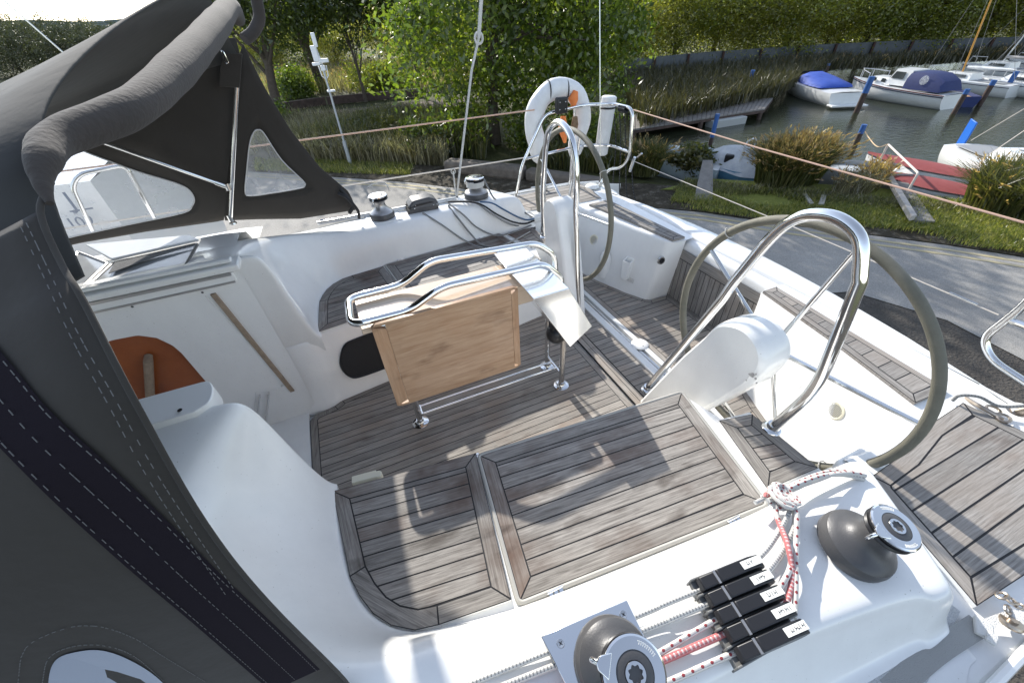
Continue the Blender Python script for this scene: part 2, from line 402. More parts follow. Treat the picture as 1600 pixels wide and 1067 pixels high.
# deck plate with eye on the aft sole
mb = MB(); c = P(1000,537,z=.03); mb.lathe([(.001,0),(.056,0),(.056,.004),(.05,.008),(.03,.012),(.0001,.013)], (c.x,c.y,.023), seg=36)
o = mb.build('inspection_cover', [WHP], YA)
mb = MB()
for dy in (-.028,.028): mb.lathe(disc_prof(.006,.002,.0005), (c.x,c.y+dy,.033), seg=12)
mb.build('screw', [BLK], o)
mb = MB(); c = P(1253,698,z=.03); mb.lathe([(.012,0),(.03,0),(.03,.004),(.02,.006),(.017,.001),(.001,-.004)], (c.x,c.y,.023), seg=30); mb.build('drain', [CREAM], YA)

# ---- coaming + forward bulkhead: lofted rows round the seat back
def prof(side, w, y=0):
    A = [(0,.412),(.006,.428),(.022,.48),(.045,.57),(.066,.625),(.095,.648),(.14,.654)]
    B = [(-.02,.412),(.004,.44),(.03,.58),(.052,.76),(.066,.87),(.085,.922),(.12,.94)]
    B2 = [(0,.412),(.018,.43),(.06,.52),(.12,.65),(.18,.77),(.225,.845),(.27,.878)]
    f = min(max((y-.86)/.15, 0), 1); B = [(p[0]*f+q[0]*(1-f), p[1]*f+q[1]*(1-f)) for p, q in zip(B, B2)]
    return [(a[0]*(1-w)+b[0]*w, a[1]*(1-w)+b[1]*w) for a, b in zip(A, B)]
st = [  # x, y, nx, ny, w, topout_y, deckfoot_y, hull_y
 (1.30,.318,.0,-1,0,-.085,-.135,-.20),(1.15,.305,0,-1,0,-.075,-.13,-.225),(1.0,.302,0,-1,0,-.055,-.115,-.235),(.8,.318,0,-1,0,-.02,-.10,-.24),(.6,.334,0,-1,0,.01,-.08,-.24),
 (.35,.356,0,-1,0,.03,-.06,-.24),(.12,.378,-.05,-1,.0,.04,-.05,-.235),(-.05,.415,-.12,-1,.08,.04,-.05,-.23)]
rows = []
for (x,y,nx,ny,w_,to,df,hy) in st:
    n = V((nx,ny)).normalized(); r = [V((x+n.x*d, y+n.y*d, z)) for d, z in prof(0,w_)]
    r += [V((x+n.x*.2, to+.03, .654)), V((x+n.x*.2, to, .645)), V((x+n.x*.2, to-.014, .615)), V((x+n.x*.2, df+.01, .51)), V((x+n.x*.2, df-.01, .497)), V((x+n.x*.2, hy, .49))]
    rows.append(r)
fw = [(-.16,.438,-.35,-.94,.22,(.0,-.05,-.23),.62),(-.235,.49,-.62,-.78,.42,(.0,-.06,-.23),.66),(-.285,.555,-.85,-.52,.62,None,.72),(-.312,.62,-.95,-.3,.78,None,.8),(-.33,.72,-.985,-.15,.9,None,.86),(-.338,.85,-1,-.03,1,None,.92),(-.345,.96,-1,0,1,None,.935),(-.350,1.015,-1,0,1,None,.935)]
ends = [((-.35,.20),(-.35,.06),(-.35,.03),(-.35,-.03),(-.35,-.05),(-.35,-.235)),
        ((-.58,.24),(-.62,.10),(-.62,.05),(-.64,-.03),(-.65,-.05),(-.7,-.235)),
        ((-.64,.38),(-.78,.28),(-.85,.2),(-.95,.0),(-1.0,-.05),(-1.3,-.235)),
        ((-.68,.53),(-.80,.48),(-.95,.40),(-1.2,.3),(-1.3,.2),(-2.2,-.235)),
        ((-.70,.67),(-.83,.65),(-1.0,.60),(-1.3,.55),(-1.5,.5),(-2.2,.3)),
        ((-.70,.84),(-.84,.83),(-1.0,.82),(-1.3,.8),(-1.6,.78),(-2.2,.7)),
        ((-.70,.96),(-.84,.955),(-1.0,.95),(-1.3,.95),(-1.6,.95),(-2.2,.95)),
        ((-.70,1.03),(-.84,1.035),(-1.0,1.04),(-1.3,1.04),(-1.6,1.05),(-2.2,1.05))]
ez = [(.655,.64,.61,.51,.497,.49),(.70,.66,.62,.51,.497,.49),(.78,.72,.67,.55,.50,.49),(.84,.80,.74,.66,.60,.49),(.868,.865,.85,.82,.80,.74),(.888,.89,.89,.885,.88,.88),(.915,.915,.915,.91,.91,.91),(.935,.935,.93,.93,.93,.93)]
for k, (x,y,nx,ny,w_,_,zt) in enumerate(fw):
    n = V((nx,ny)).normalized(); r = [V((x+n.x*d, y+n.y*d, z)) for d, z in prof(0,w_,y)]
    r += [V((ends[k][q][0], ends[k][q][1], ez[k][q])) for q in range(6)]
    rows.append(r)
# round the jamb down into the companionway
jr0 = [V((p.x, p.y+.012, p.z-.001)) for p in rows[-1]]; rows.append(jr0)
jr = [V((p.x-.004, p.y+.020, p.z-.008)) for p in rows[-2]]; rows.append(jr)
jr2 = [V((p.x-.008, p.y+.024, p.z-.04)) for p in rows[-3]]; rows.append(jr2)
jr3 = [V((p.x-.008, p.y+.026, -.03)) for p in rows[-4]]; rows.append(jr3)
# round the aft end down to the quarter deck (the end is cut on a slant)
def slant(r, xi, xo, z=None):
    out = []
    for p in r:
        t = min(max((.318-p.y)/.40, 0), 1); out.append(V((xi+(xo-xi)*t, p.y, p.z)))
    return out
rows[1] = slant(rows[1], 1.17, .99)
rows[0] = slant(rows[0], 1.255, 1.05)
a0 = rows[0]; ra = [V((p.x+.022, p.y, p.z-.012 if p.z > .52 else p.z)) for p in a0]; rb = [V((p.x+.045, p.y, min(p.z, max(.44, p.z-.06)) if p.z > .52 else p.z)) for p in a0]
rc = [V((p.x+.085, p.y, min(p.z,.45))) for p in a0]
rows = [rc, rb, ra] + rows
cm = MB(); cm.grid(rows)
both('coaming', cm, [GEL], smooth=180, subsurf=2)
# seat bases (front wall, lip, cockpit side)
se = [(-.585,1.050),(-.42,1.046),(-.365,1.02),(-.345,1.0),(.19,.93),(.65,.876),(1.12,.835),(1.17,.655),(1.30,.63),(1.31,.36)]
fo = [(-.585,1.135),(-.44,1.165),(-.375,1.14),(-.35,1.13),(.19,1.05),(.65,.975),(1.12,.90),(1.19,.74),(1.30,.66),(1.31,.40)]
sb = MB(); rws = []
for (a, b) in zip(se, fo):
    a = V((*a,0)); b = V((*b,0)); d = (a-b)
    rws.append([b+V((0,0,-.03)), b+V((0,0,.0)), b+d*.12+V((0,0,.02)), b+d*.35+V((0,0,.16)), b+d*.72+V((0,0,.33)), b+d*.97+V((0,0,.39)), a+V((0,0,.405)), a+(a-b)*.05+V((0,0,.41))])
sb.grid(rws, flip=True)
top = [r[-1] for r in rws]
back = [V((-.30,.40,.41)),V((1.31,.28,.41))]
sb.poly([top[2]] + [V((-.38,.50,.41)), V((-.2,.38,.41)), V((1.31,.25,.41))] + top[::-1][:-3])
both('seat_base', sb, [GEL], smooth=50)
# teak seat panels
def seat_panels(flip):
    g = (lambda p: (p[0], 2*YC-p[1])) if flip else (lambda p: p)
    pa = [(-.346,.997),(.188,.926),(.113,.405),(-.10,.432),(-.165,.447),(-.225,.487),(-.268,.538),(-.298,.60),(-.32,.67)]
    pb = [(.198,.907),(1.116,.829),(1.018,.312),(.135,.392)]
    pc = [(1.145,.645),(1.292,.612),(1.300,.33),(1.067,.345)]
    zs = .422
    for nm, pp, dr, br, pw, lbl in (('seat_panel', pa, (pa[1][0]-pa[0][0], pa[1][1]-pa[0][1]), [0,1,2,3,8], .0505, 'short seat panel with one rounded corner'),
                          ('locker_lid', pb, (pb[1][0]-pb[0][0], pb[1][1]-pb[0][1]), None, .0505, 'long hinged locker lid, stained dark'),
                          ('seat_panel', pc, (pc[1][0]-pc[0][0], pc[1][1]-pc[0][1]), None, .05, 'small seat panel under the foot of the wheel guard')):
        q = [g(p) for p in pp]; d = (dr[0], -dr[1] if flip else dr[1])
        if flip: n_ = len(q); q2 = q[::-1]; br2 = sorted([n_-1-b for b in br]) if br else None
        else: q2, br2 = q, br
        if area2(q2) < 0: q2 = q2[::-1]; br2 = sorted([len(q2)-1-b for b in br2]) if br2 else None
        o = planked(q2, zs, d, pw, .05, breaks=br2, thick=.016, side_mi=2, gap=.0045).build(nm, [TEAK, CAULK, GEL], YA, smooth=0, label=lbl)
        if nm == 'locker_lid':
            e = inset(q2, -.006); rim = MB(); rim.tube(fillet([(p.x,p.y,.415) for p in e], .02, 5, True), .0085, 8, closed=True); rim.build('gasket', [GASKET], o)
            for (t) in (.12,.84):
                a = V((*g((pb[3][0]*(1-t)+pb[2][0]*t, pb[3][1]*(1-t)+pb[2][1]*t)), .4215)); s_ = 1 if flip else -1
                h = MB(); an = math.atan2((pb[2][1]-pb[3][1])*(-1 if flip else 1), pb[2][0]-pb[3][0])
                for dx in (-.016,0,.016): h.box(a+V((dx,s_*.014,0)), (.013,.016,.005), rotz(an))
                h.tube([a+V((-.026,s_*.008,.002)),a+V((.026,s_*.008,.002))], .0035, 8)
                h.build('hinge', [STEEL], o, bevel=.001)
seat_panels(False); seat_panels(True)
# cream moulded hinge rest under near seat
c = P(570,748,z=.40); mb = MB(); mb.box((c.x,c.y+.005,.395),(.09,.03,.03),rotz(-.13)); mb.lathe(disc_prof(.015,.03),(c.x+.05,c.y-.005,.38),seg=16); mb.build('table_stop', [CREAM], YA, bevel=.006)
mb = MB(); c = P(748,722,z=.41); mb.box((.192,.90,.405),(.012,.035,.02),rotz(.1)); mb.box((.192,.93,.40),(.018,.012,.012)); mb.build('lid_catch', [STEEL], YA, bevel=.002)
# locker opening on the far seat front
def facept(px, py, y): return P(px,py,y=y)
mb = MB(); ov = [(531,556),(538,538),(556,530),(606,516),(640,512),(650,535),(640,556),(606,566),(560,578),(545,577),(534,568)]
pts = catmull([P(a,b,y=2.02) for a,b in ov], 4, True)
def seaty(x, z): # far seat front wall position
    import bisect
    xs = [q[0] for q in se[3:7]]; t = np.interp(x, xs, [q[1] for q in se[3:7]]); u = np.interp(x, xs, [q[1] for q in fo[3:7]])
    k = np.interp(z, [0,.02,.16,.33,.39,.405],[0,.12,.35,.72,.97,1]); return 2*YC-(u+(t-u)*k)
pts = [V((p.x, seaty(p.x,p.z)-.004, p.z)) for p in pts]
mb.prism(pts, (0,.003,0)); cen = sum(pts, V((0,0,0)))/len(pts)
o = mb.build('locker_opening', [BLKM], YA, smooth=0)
mb = MB(); mb.tube([p+V((0,-.002,0)) for p in pts], .006, 6, closed=True); mb.build('rim', [BLK], o)
mb = MB(); mb.lathe(disc_prof(.006,.003), V((P(505,537,y=2.03).x, seaty(-.3,.33)-.001,.36)), align((0,-1,0)), seg=12); mb.build('screw', [STEELR], YA)

# ---- companionway (starboard cheek, seen across the cockpit)
YP = 1.905
def PP(px, py, y=YP): return P(px,py,y=y)
cut = [(100,600),(100,560),(140,542),(178,531),(215,524),(245,528),(270,540),(284,552),(325,600),(345,625),(330,700),(100,700)]
# white cheek as a ring around the rounded cut-out
mb = MB(); out = [PP(20,520),PP(60,480),PP(150,470),PP(250,446),PP(368,416),PP(380,432),PP(455,560),PP(505,655),PP(470,720),PP(400,760),PP(250,760),PP(20,760)]
inn = [PP(*q) for q in cut]
def ring_fill(mb, outer, inner, off=V((0,0,0))):
    # radial bridge between an outer polygon and an inner hole, resampled by angle
    c = sum(inner, V((0,0,0)))/len(inner); ang = lambda p: math.atan2(p.z-c.z, p.x-c.x)
    def hit(poly, a):
        dx, dz = math.cos(a), math.sin(a); best = None
        for i in range(len(poly)):
            p = poly[i]; q = poly[(i+1) % len(poly)]; ex, ez = q.x-p.x, q.z-p.z; den = dx*ez-dz*ex
            if abs(den) < 1e-12: continue
            t = ((p.x-c.x)*ez-(p.z-c.z)*ex)/den; u = ((p.x-c.x)*dz-(p.z-c.z)*dx)/den
            if t > 0 and -1e-6 <= u <= 1+1e-6 and (best is None or t > best): best = t
        return V((c.x+dx*best, p.y, c.z+dz*best))
    N = 120; A = [hit(outer, 2*math.pi*k/N) for k in range(N)]; B = [hit(inner, 2*math.pi*k/N) for k in range(N)]
    mb.grid([A, B], closed=True); mb.grid([B, [p+V((0,.03,0)) for p in B]], closed=True)
ring_fill(mb, out, inn)
mb.build('companionway_cheek', [GEL], YA, smooth=30)
mb = MB(); lo = PP(60,720); hi = PP(350,500); mb.prism([(-1.9,YP+.035,-.3),(-.66,YP+.035,-.3),(-.66,YP+.035,.78),(-1.9,YP+.035,.78)], (0,.02,0))
o = mb.build('cherry_panel', [CHERRY], YA, smooth=0)
mb = MB(); hs = PP(232,556,YP+.03); he = PP(238,630,YP+.03)
mb.tube([hs+V((0,-.0,0)), hs+V((.0,-.03,-.01)), he+V((0,-.03,0))], [.016,.018,.018], 10); mb.build('handhold', [OLDWOOD], o)
# teak slot trim
mb = MB(); t0 = PP(333,458); t1 = PP(457,610); dx = V((.011,0,0))
mb.prism([t0-dx,t0+dx*1.0,t1+dx,t1-dx], (0,-.012,0)); o = mb.build('washboard_trim', [OLDWOOD], YA, bevel=.002)
mb = MB(); mb.lathe(disc_prof(.005,.002,.0005), PP(440,601)+V((0,-.011,0)), align((0,-1,0)), seg=12); mb.build('screw', [STEELR], o)
# moulded gutter beside the trim and slide rail along the top
mb = MB(); g0 = PP(322,462); g1 = PP(440,592)
mb.tube([g0+V((0,-.001,0)), g1+V((0,-.001,0))], .004, 6); mb.build('gutter_bead', [GEL], YA)
mb = MB()
mb.box((-1.05,1.935,.945),(1.10,.10,.03)); mb.box((-1.06,1.895,.905),(1.06,.018,.05)); mb.box((-1.06,1.925,.972),(1.08,.035,.018))
mb.build('hatch_slide', [GEL], YA, bevel=.008, seg=3)
mb = MB(); mb.box((-1.06,1.884,.925),(1.04,.006,.012)); mb.box((-1.06,1.884,.887),(1.04,.006,.008)); mb.build('slide_groove', [ALUP], YA)
mb = MB()
for px, py in ((317,455),(208,477)): mb.lathe(disc_prof(.005,.003), PP(px,py)+V((0,-.012,0)), align((0,-1,0)), seg=10)
mb.build('screw', [ALU], YA)
# port twin of the slide: the ledge seen beyond the near bulkhead
mb = MB(); a = [P(206,632,z=.945),P(318,601,z=.945),P(330,600,z=.945),P(336,612,z=.94),P(330,632,z=.94),P(306,648,z=.94),P(225,672,z=.94)]
a = catmull(a[1:6], 4) + [a[6], a[0]]
mb.prism([p-V((0,0,.05)) for p in a], (0,0,.062)); o = mb.build('hatch_stop', [WHP], YA, bevel=.003, smooth=40)
mb = MB(); mb.lathe(disc_prof(.006,.002,.0004), P(281,641,z=.958), seg=14); mb.build('screw', [BLK], o)
# step handles in recess
mb = MB(); mb.prism([PP(399,612),PP(434,606),PP(434,655),PP(420,668),PP(397,650)], (0,-.003,0)); o = mb.build('handle_recess', [GEL], YA, bevel=.002)
for a, b in (((406,616),(402,655)),((420,612),(415,664))):
    mb = MB(); mb.tube([PP(*a)+V((0,-.004,0)),PP(*a)+V((0,-.02,0)),PP(*b)+V((0,-.02,0)),PP(*b)+V((0,-.004,0))], .005, 8); mb.build('handle', [STEEL], o)
# companionway threshold and floor inside
mb = MB(); mb.box((-1.05,1.52,-.016),(1.01,.84,.02)); mb.build('threshold', [GEL], YA, bevel=.004)
# coachroof, port and starboard halves with a hatch each
cr = MB(); rr = []
for (y,z) in ((1.985,.885),(1.99,.90),(2.03,.905),(2.12,.875),(2.3,.868),(2.62,.845),(2.75,.80),(2.84,.71),(2.92,.655),(3.27,.63)):
    rr.append([V((x, y+(0 if x > -2 else .0), z + (0.0 if x < -.7 else -.012))) for x in (-3.6,-2.4,-1.6,-1.0,-.72,-.60)])
cr.grid(rr, flip=True)
both('coachroof', cr, [GEL], smooth=60)
def skylight(pts_px, z, nm):
    pts = [P(a,b,z=z) for a,b in pts_px]
    mb = MB(); mb.tube(fillet(pts, .015, 3, True), .007, 6, closed=True); fr = mb.build('skylight', [ALUP], YA)
    mb = MB(); mb.prism([p+V((0,0,-.004)) for p in pts], (0,0,.004)); mb.build('pane', [mat('glass_pale_reflection', (.42,.43,.44), .12, spec=.9, noise=(5,.3,(.55,.56,.56)))], fr, smooth=0); return fr  # pale pane colour stands in for a bright white reflection on dark glass
skylight([(176,412),(309,381),(287,419),(200,438),(132,452)], .895, 'a')
skylight([(118,400),(122,394),(168,412),(126,452),(60,470)], .893, 'b')
MB2 = MB(); MB2.prism([P(a,b,z=.905) for a,b in ((180,411),(306,382),(240,403),(170,428))], (0,0,.003)); MB2.build('nonskid_patch', [mat('grey_nonskid', (.10,.10,.10), .9, noise=(400,.1,(.25,.25,.25)))], YA)
mb = MB(); mb.prism([P(a,b,z=.90) for a,b in ((135,385),(208,378),(300,370),(312,377),(176,408),(165,402))], (0,0,.012)); mb.build('skylight_lip', [GEL], YA, bevel=.005, seg=3)

# ---- helm seats (boxes against the transom)
tp = [(1.335,.30),(1.50,.285),(1.62,.29),(1.70,.335),(1.745,.42),(1.80,.62),(1.86,.90),(1.905,1.125),(1.93,1.16),(1.965,1.172),(2.05,1.175)]
ft = [(1.335,.36),(1.50,.36),(1.585,.37),(1.61,.41),(1.635,.49),(1.70,.72),(1.79,.96),(1.855,1.085),(1.87,1.105),(1.90,1.115),(2.06,1.118)]
hb = MB(); rws = []
for (a,b) in zip(tp, ft):
    a = V((*a,0)); b = V((*b,0)); d = a-b; o_ = d*(-.02)
    rws.append([b+V((0,0,-.03)), b+V((0,0,.015)), b+d*.06+V((0,0,.035)), b+d*.5+V((0,0,.25)), b+d*.93+V((0,0,.455)), b+d*1.0+V((0,0,.482)), b+d*1.06+V((0,0,.494)), b+d*1.16+V((0,0,.499))])
hb.grid(rws, flip=False)
hb.poly([r[-1] for r in rws][::-1] + [V((1.335,.10,.499)), V((2.12,.10,.499)), V((2.12,1.175,.499))][0:3])
both('helm_seat', hb, [GEL], smooth=60)
for fl in (False, True):
    g = (lambda p: (p[0], 2*YC-p[1])) if fl else (lambda p: p)
    q = [g(p) for p in ((1.80,.345),(1.985,.335),(2.045,1.165),(1.945,1.165),(1.885,.76))]
    if area2(q) < 0: q = q[::-1]
    cxx = 1
    o = planked(q, .514, (1,0), .078, .034, thick=.016, side_mi=0, gap=.0045, breaks=None).build('helm_seat_slats', [TEAKQ, CAULK], YA, smooth=0)
# walk-through panel in the transom: upright slats
XT = 2.052
pm = MB(); pm.mi = 1; pm.poly([(XT+.002,1.12,.0),(XT+.002,1.92,.0),(XT+.002,1.92,.42),(XT+.002,1.12,.42)])
pm.mi = 0
def slat(y0,y1,z0,z1,vert=True):
    pm.curtone = random.random(); o_ = random.random()*9; pm.poly([(XT,y0,z0),(XT,y0,z1),(XT,y1,z1),(XT,y1,z0)], [(z0+o_,y0),(z1+o_,y0),(z1+o_,y1),(z0+o_,y1)] if vert else [(y0+o_,z0),(y0+o_,z1),(y1+o_,z1),(y1+o_,z0)])
y = 1.125
while y < 1.91: slat(y+.002, min(y+.0405,1.915), .03, .345); y += .0425
slat(1.125,1.915,.35,.42,False); slat(1.125,1.915,.0,.027,False)
pm.build('transom_gate', [TEAKQ, CAULK], YA, smooth=0)
mb = MB(); c = P(1146,441,x=XT-.004); mb.lathe([(.001,.002),(.011,.002),(.013,.004),(.02,.004),(.021,0)], c, align((-1,0,0)), seg=24); mb.build('gate_latch', [STEELR, BLK], YA)
# transom rim: flat white cap with a raised inner bead
rim = MB(); rr = []
ys = [.17,.20,.3,.6,1.0,1.3,1.52]; ys = ys + [2*YC-q for q in ys[::-1][1:]]
for y in ys:
    k = abs(y-YC)/1.35; xo = 2.305-.17*k*k; xi = 2.062 if abs(y-YC) < .36 else 2.055
    t = 0 if .19 < y < 2.85 else 1
    zt = .505
    if t: xo -= .03
    rr.append([V((xi,y,.40)),V((xi,y,.45)),V((xi+.01,y,.472)),V((xi+.03,y,.48)),V((xi+.06,y,.482)),V((xi+.07,y,.498)),V((xi+.085,y,zt)),V((xo-.03,y,zt)),V((xo-.008,y,zt-.008)),V((xo,y,zt-.03)),V((xo+.10,y,-.2)),V((xo+.05,y,-.75))])
rim.grid(rr, flip=False)
for e in (rr[0][::-1], rr[-1]): rim.poly(e)
rim.build('transom', [GEL], YA, smooth=50)
# ---- quarter decks
qd = MB()
o1 = [(.93,-.238),(1.20,-.235),(1.5,-.225),(1.9,-.19),(2.13,-.14),(2.20,-.05),(2.20,.18),(2.06,.30),(1.62,.31),(1.32,.31),(1.24,.2),(1.12,-.09),(.93,-.09)]
qd.prism([(x,y,.44) for x,y in o1], (0,0,.048))
both('quarter_deck', qd, [GEL], bevel=.012, seg=3, smooth=40)
qt = [(1.205,-.135),(1.315,.19),(1.345,.215),(1.52,.225),(1.72,.262),(1.97,.272),(2.02,-.02),(1.99,-.135),(1.6,-.155)]
for fl in (False, True):
    q = [(p[0], 2*YC-p[1]) for p in qt][::-1] if fl else qt
    n_ = len(qt); br = [0,2,5,6,7]
    if fl: br = sorted([n_-1-b for b in br])
    if area2(q) < 0: q = q[::-1]; br = sorted([n_-1-b for b in br])
    planked(q, .506, (1,0), .064, .048, breaks=br, thick=.02, side_mi=2, gap=.0055).build('quarter_deck_planking', [TEAKQ, CAULK, GEL], YA, smooth=0)
# side deck non-skid + toe rail
for fl in (False, True):
    g = (lambda p: mir(p)) if fl else (lambda p: V(p))
    mb = MB(); mb.tube([g(p) for p in ((2.18,-.10,.50),(1.9,-.195,.502),(1.5,-.228,.502),(1.05,-.24,.502),(.4,-.245,.504),(-.6,-.245,.51),(-2.2,-.235,.53),(-4.0,-.05,.58))], .011, 8)
    mb.build('toe_rail', [GEL], YA)
# hull
hm = MB(); rr = []
for x, hb_, zt in ((2.34,1.50,.49),(2.2,1.60,.49),(1.9,1.715,.49),(1.05,1.765,.49),(-.6,1.77,.50),(-2.2,1.76,.52),(-4.0,1.58,.57),(-5.5,1.2,.64),(-6.6,.7,.70),(-7.4,.2,.76),(-7.6,.02,.78)):
    half = [(1,zt),(1.0,zt-.12),(.985,.1),(.95,-.3),(.85,-.65),(.6,-.9),(.25,-1.02),(0,-1.05)]
    if x > 2.1: half = [(a, max(z_,-.6+.0) if a < .9 else z_) for a, z_ in half]
    rr.append([V((x,YC-hb_*a,z_)) for a,z_ in half] + [V((x,YC+hb_*a,z_)) for a,z_ in half[::-1][1:]])
hm.grid(rr)
hm.build('hull', [mat('hull_white', (.78,.78,.77), .25, coat=.5)], YA, smooth=70)
km = MB(); km.prism([(-1.2,YC-.09,-1.0),(.3,YC-.09,-1.0),(.3,YC+.09,-1.0),(-1.2,YC+.09,-1.0)], (0,0,-.75)); km.build('keel', [mat('antifoul', (.02,.05,.12), .8)], YA, bevel=.03)
# foredeck closing surface ahead of the cockpit
fd = MB(); rr = []
for x, hb_, zt in ((-2.15,1.76,.53),(-4.0,1.58,.57),(-5.5,1.2,.64),(-6.6,.7,.70),(-7.6,.02,.78)):
    rr.append([V((x,YC-hb_,zt)),V((x,YC-hb_*.55,zt+.03)),V((x,YC-hb_*.5,zt+.28 if x > -5 else zt+.04)),V((x,YC,zt+.36 if x > -5 else zt+.06)),V((x,YC+hb_*.5,zt+.28 if x > -5 else zt+.04)),V((x,YC+hb_*.55,zt+.03)),V((x,YC+hb_,zt))])
fd.grid(rr, flip=True); fd.build('foredeck', [GEL], YA, smooth=40)
# ---- things on the helm seats
def facelerp(t, z, fl, off=.003):
    """point on the inner face of a helm seat: t 0..1 along, at height z"""
    i = t*(len(tp)-1); k = int(i); f = i-k; k2 = min(k+1, len(tp)-1)
    a = V((*tp[k],0)).lerp(V((*tp[k2],0)), f); b = V((*ft[k],0)).lerp(V((*ft[k2],0)), f); p = b+(a-b)*(z/.48); p.z = z
    return mir(p) if fl else p
def face_n(fl): n = V((-.94,.33,.22)).normalized(); return V((n.x,-n.y,n.z)) if fl else n
def nearest_on_face(px, py, fl):
    best = None
    for t in np.linspace(.25,.75,90):
        for z in np.linspace(.03,.47,60):
            q = facelerp(t, z, fl); pr = proj(q); d = (pr[0]-px)**2+(pr[1]-py)**2
            if best is None or d < best[0]: best = (d, q)
    return best[1]
def proj(p):
    d = np.array(p)-np.array([0,0,CAMZ]); a = d@RX; b = d@DN; c_ = d@_f; return (a/c_*FPX+800, b/c_*FPX+533.5)
for px, py, fl in ((1305,640,False),(929,375,True)):
    c = nearest_on_face(px,py,fl); n = face_n(fl); M = align(n)
    mb = MB(); mb.lathe([(.042,.0),(.042,.003),(.036,.005),(.034,.003),(.001,.003)], c, M, seg=32); o = mb.build('vent', [CREAM], YA, smooth=30)
    mb = MB()
    for k in range(-4,5):
        L = math.sqrt(max(.03**2-(k*.0065)**2, 0)); mb.box(c+M@V((k*.0065,0,.004)), (.0022,2*L,.002), M)
    mb.build('grille', [GASKET], o)
c = nearest_on_face(1244,596,False); mb = MB(); M = align(face_n(False)); mb.lathe([(.034,0),(.034,.002),(.03,.003),(.001,.0025)], c, M, seg=28); mb.build('blanking_plate', [GEL], YA)
# far helm seat furniture
c = nearest_on_face(1010,420,True); c = P(1033,407,y=1.895); mb = MB(); mb.lathe([(.001,.004),(.016,.004),(.018,.008),(.026,.008),(.03,0)], c, align((-.15,-1,.1)), seg=26, fmi=[1,1,0,0,0]); mb.build('shower_socket', [STEELR, BLK], YA)
c = nearest_on_face(982,418,True); n = face_n(True); M = align(n)
mb = MB()
mb.box(c+n*.004,(.075,.006,.19) if False else (.07,.16,.006), M); 
o = mb.build('winch_handle_pocket', [WHP], YA, bevel=.004)
up = V((0,0,1)); sidev = n.cross(up).normalized(); upv = sidev.cross(n).normalized()
mb = MB()
def pk(a,b,cc): return c+sidev*a+upv*b+n*cc
for s_ in (-1,1): mb.prism([pk(.033*s_,.08,.0),pk(.026*s_,-.09,.0),pk(.024*s_,-.09,.028),pk(.033*s_,.05,.045)], sidev*(-.006*s_))
mb.prism([pk(-.033,.05,.045),pk(.033,.05,.045),pk(.024,-.09,.028),pk(-.024,-.09,.028)], n*.005); mb.prism([pk(-.024,-.09,.0),pk(.024,-.09,.0),pk(.024,-.09,.03),pk(-.024,-.09,.03)], upv*(-.004))
mb.build('pocket_front', [WHP], o, bevel=.002)
c = nearest_on_face(947,408,True); up = V((0,0,1)); mb = MB(); rr = []
for k in range(9):
    t = k/8; zz = c.z+.10-.24*t; wd = .05*math.sqrt(min(1, .05+t*3)) ; dp = .055*math.sqrt(min(1,.03+t*2.2))
    cc = V((c.x,c.y,zz)); rr.append([cc+sidev*(wd*math.cos(a))+n*(dp*math.sin(a)) for a in np.linspace(0,math.pi,12)])
mb.grid(rr); mb.build('gas_vent_cowl', [GEL], YA, smooth=60)
c = nearest_on_face(986,437,True); mb = MB()
c = c+n*.003
mb.tube([c+sidev*(-.022)+upv*.012,c+sidev*.022+upv*.012,c+sidev*.022-upv*.018,c-sidev*.022-upv*.018], .0012, 5, closed=True)
for k in range(3): mb.tube([c+sidev*(-.015)+upv*(.006-.008*k),c+sidev*(.016)+upv*(.006-.008*k)], .001, 5)
mb.lathe(disc_prof(.006,.002,.0005), c+sidev*(.034)-upv*.008, M, seg=14)
mb.build('shore_power_sticker', [GASKET], YA)
c = P(893,321,z=.47); mb = MB(); mb.lathe([(.001,.03),(.02,.03),(.026,.02),(.03,0)], c+V((.03,.0,0)), align((-.6,-.5,.3)), seg=24); mb.tube([c,c+V((.10,-.03,.0))], .014, 10); mb.build('throttle_hub', [BLK], YA)
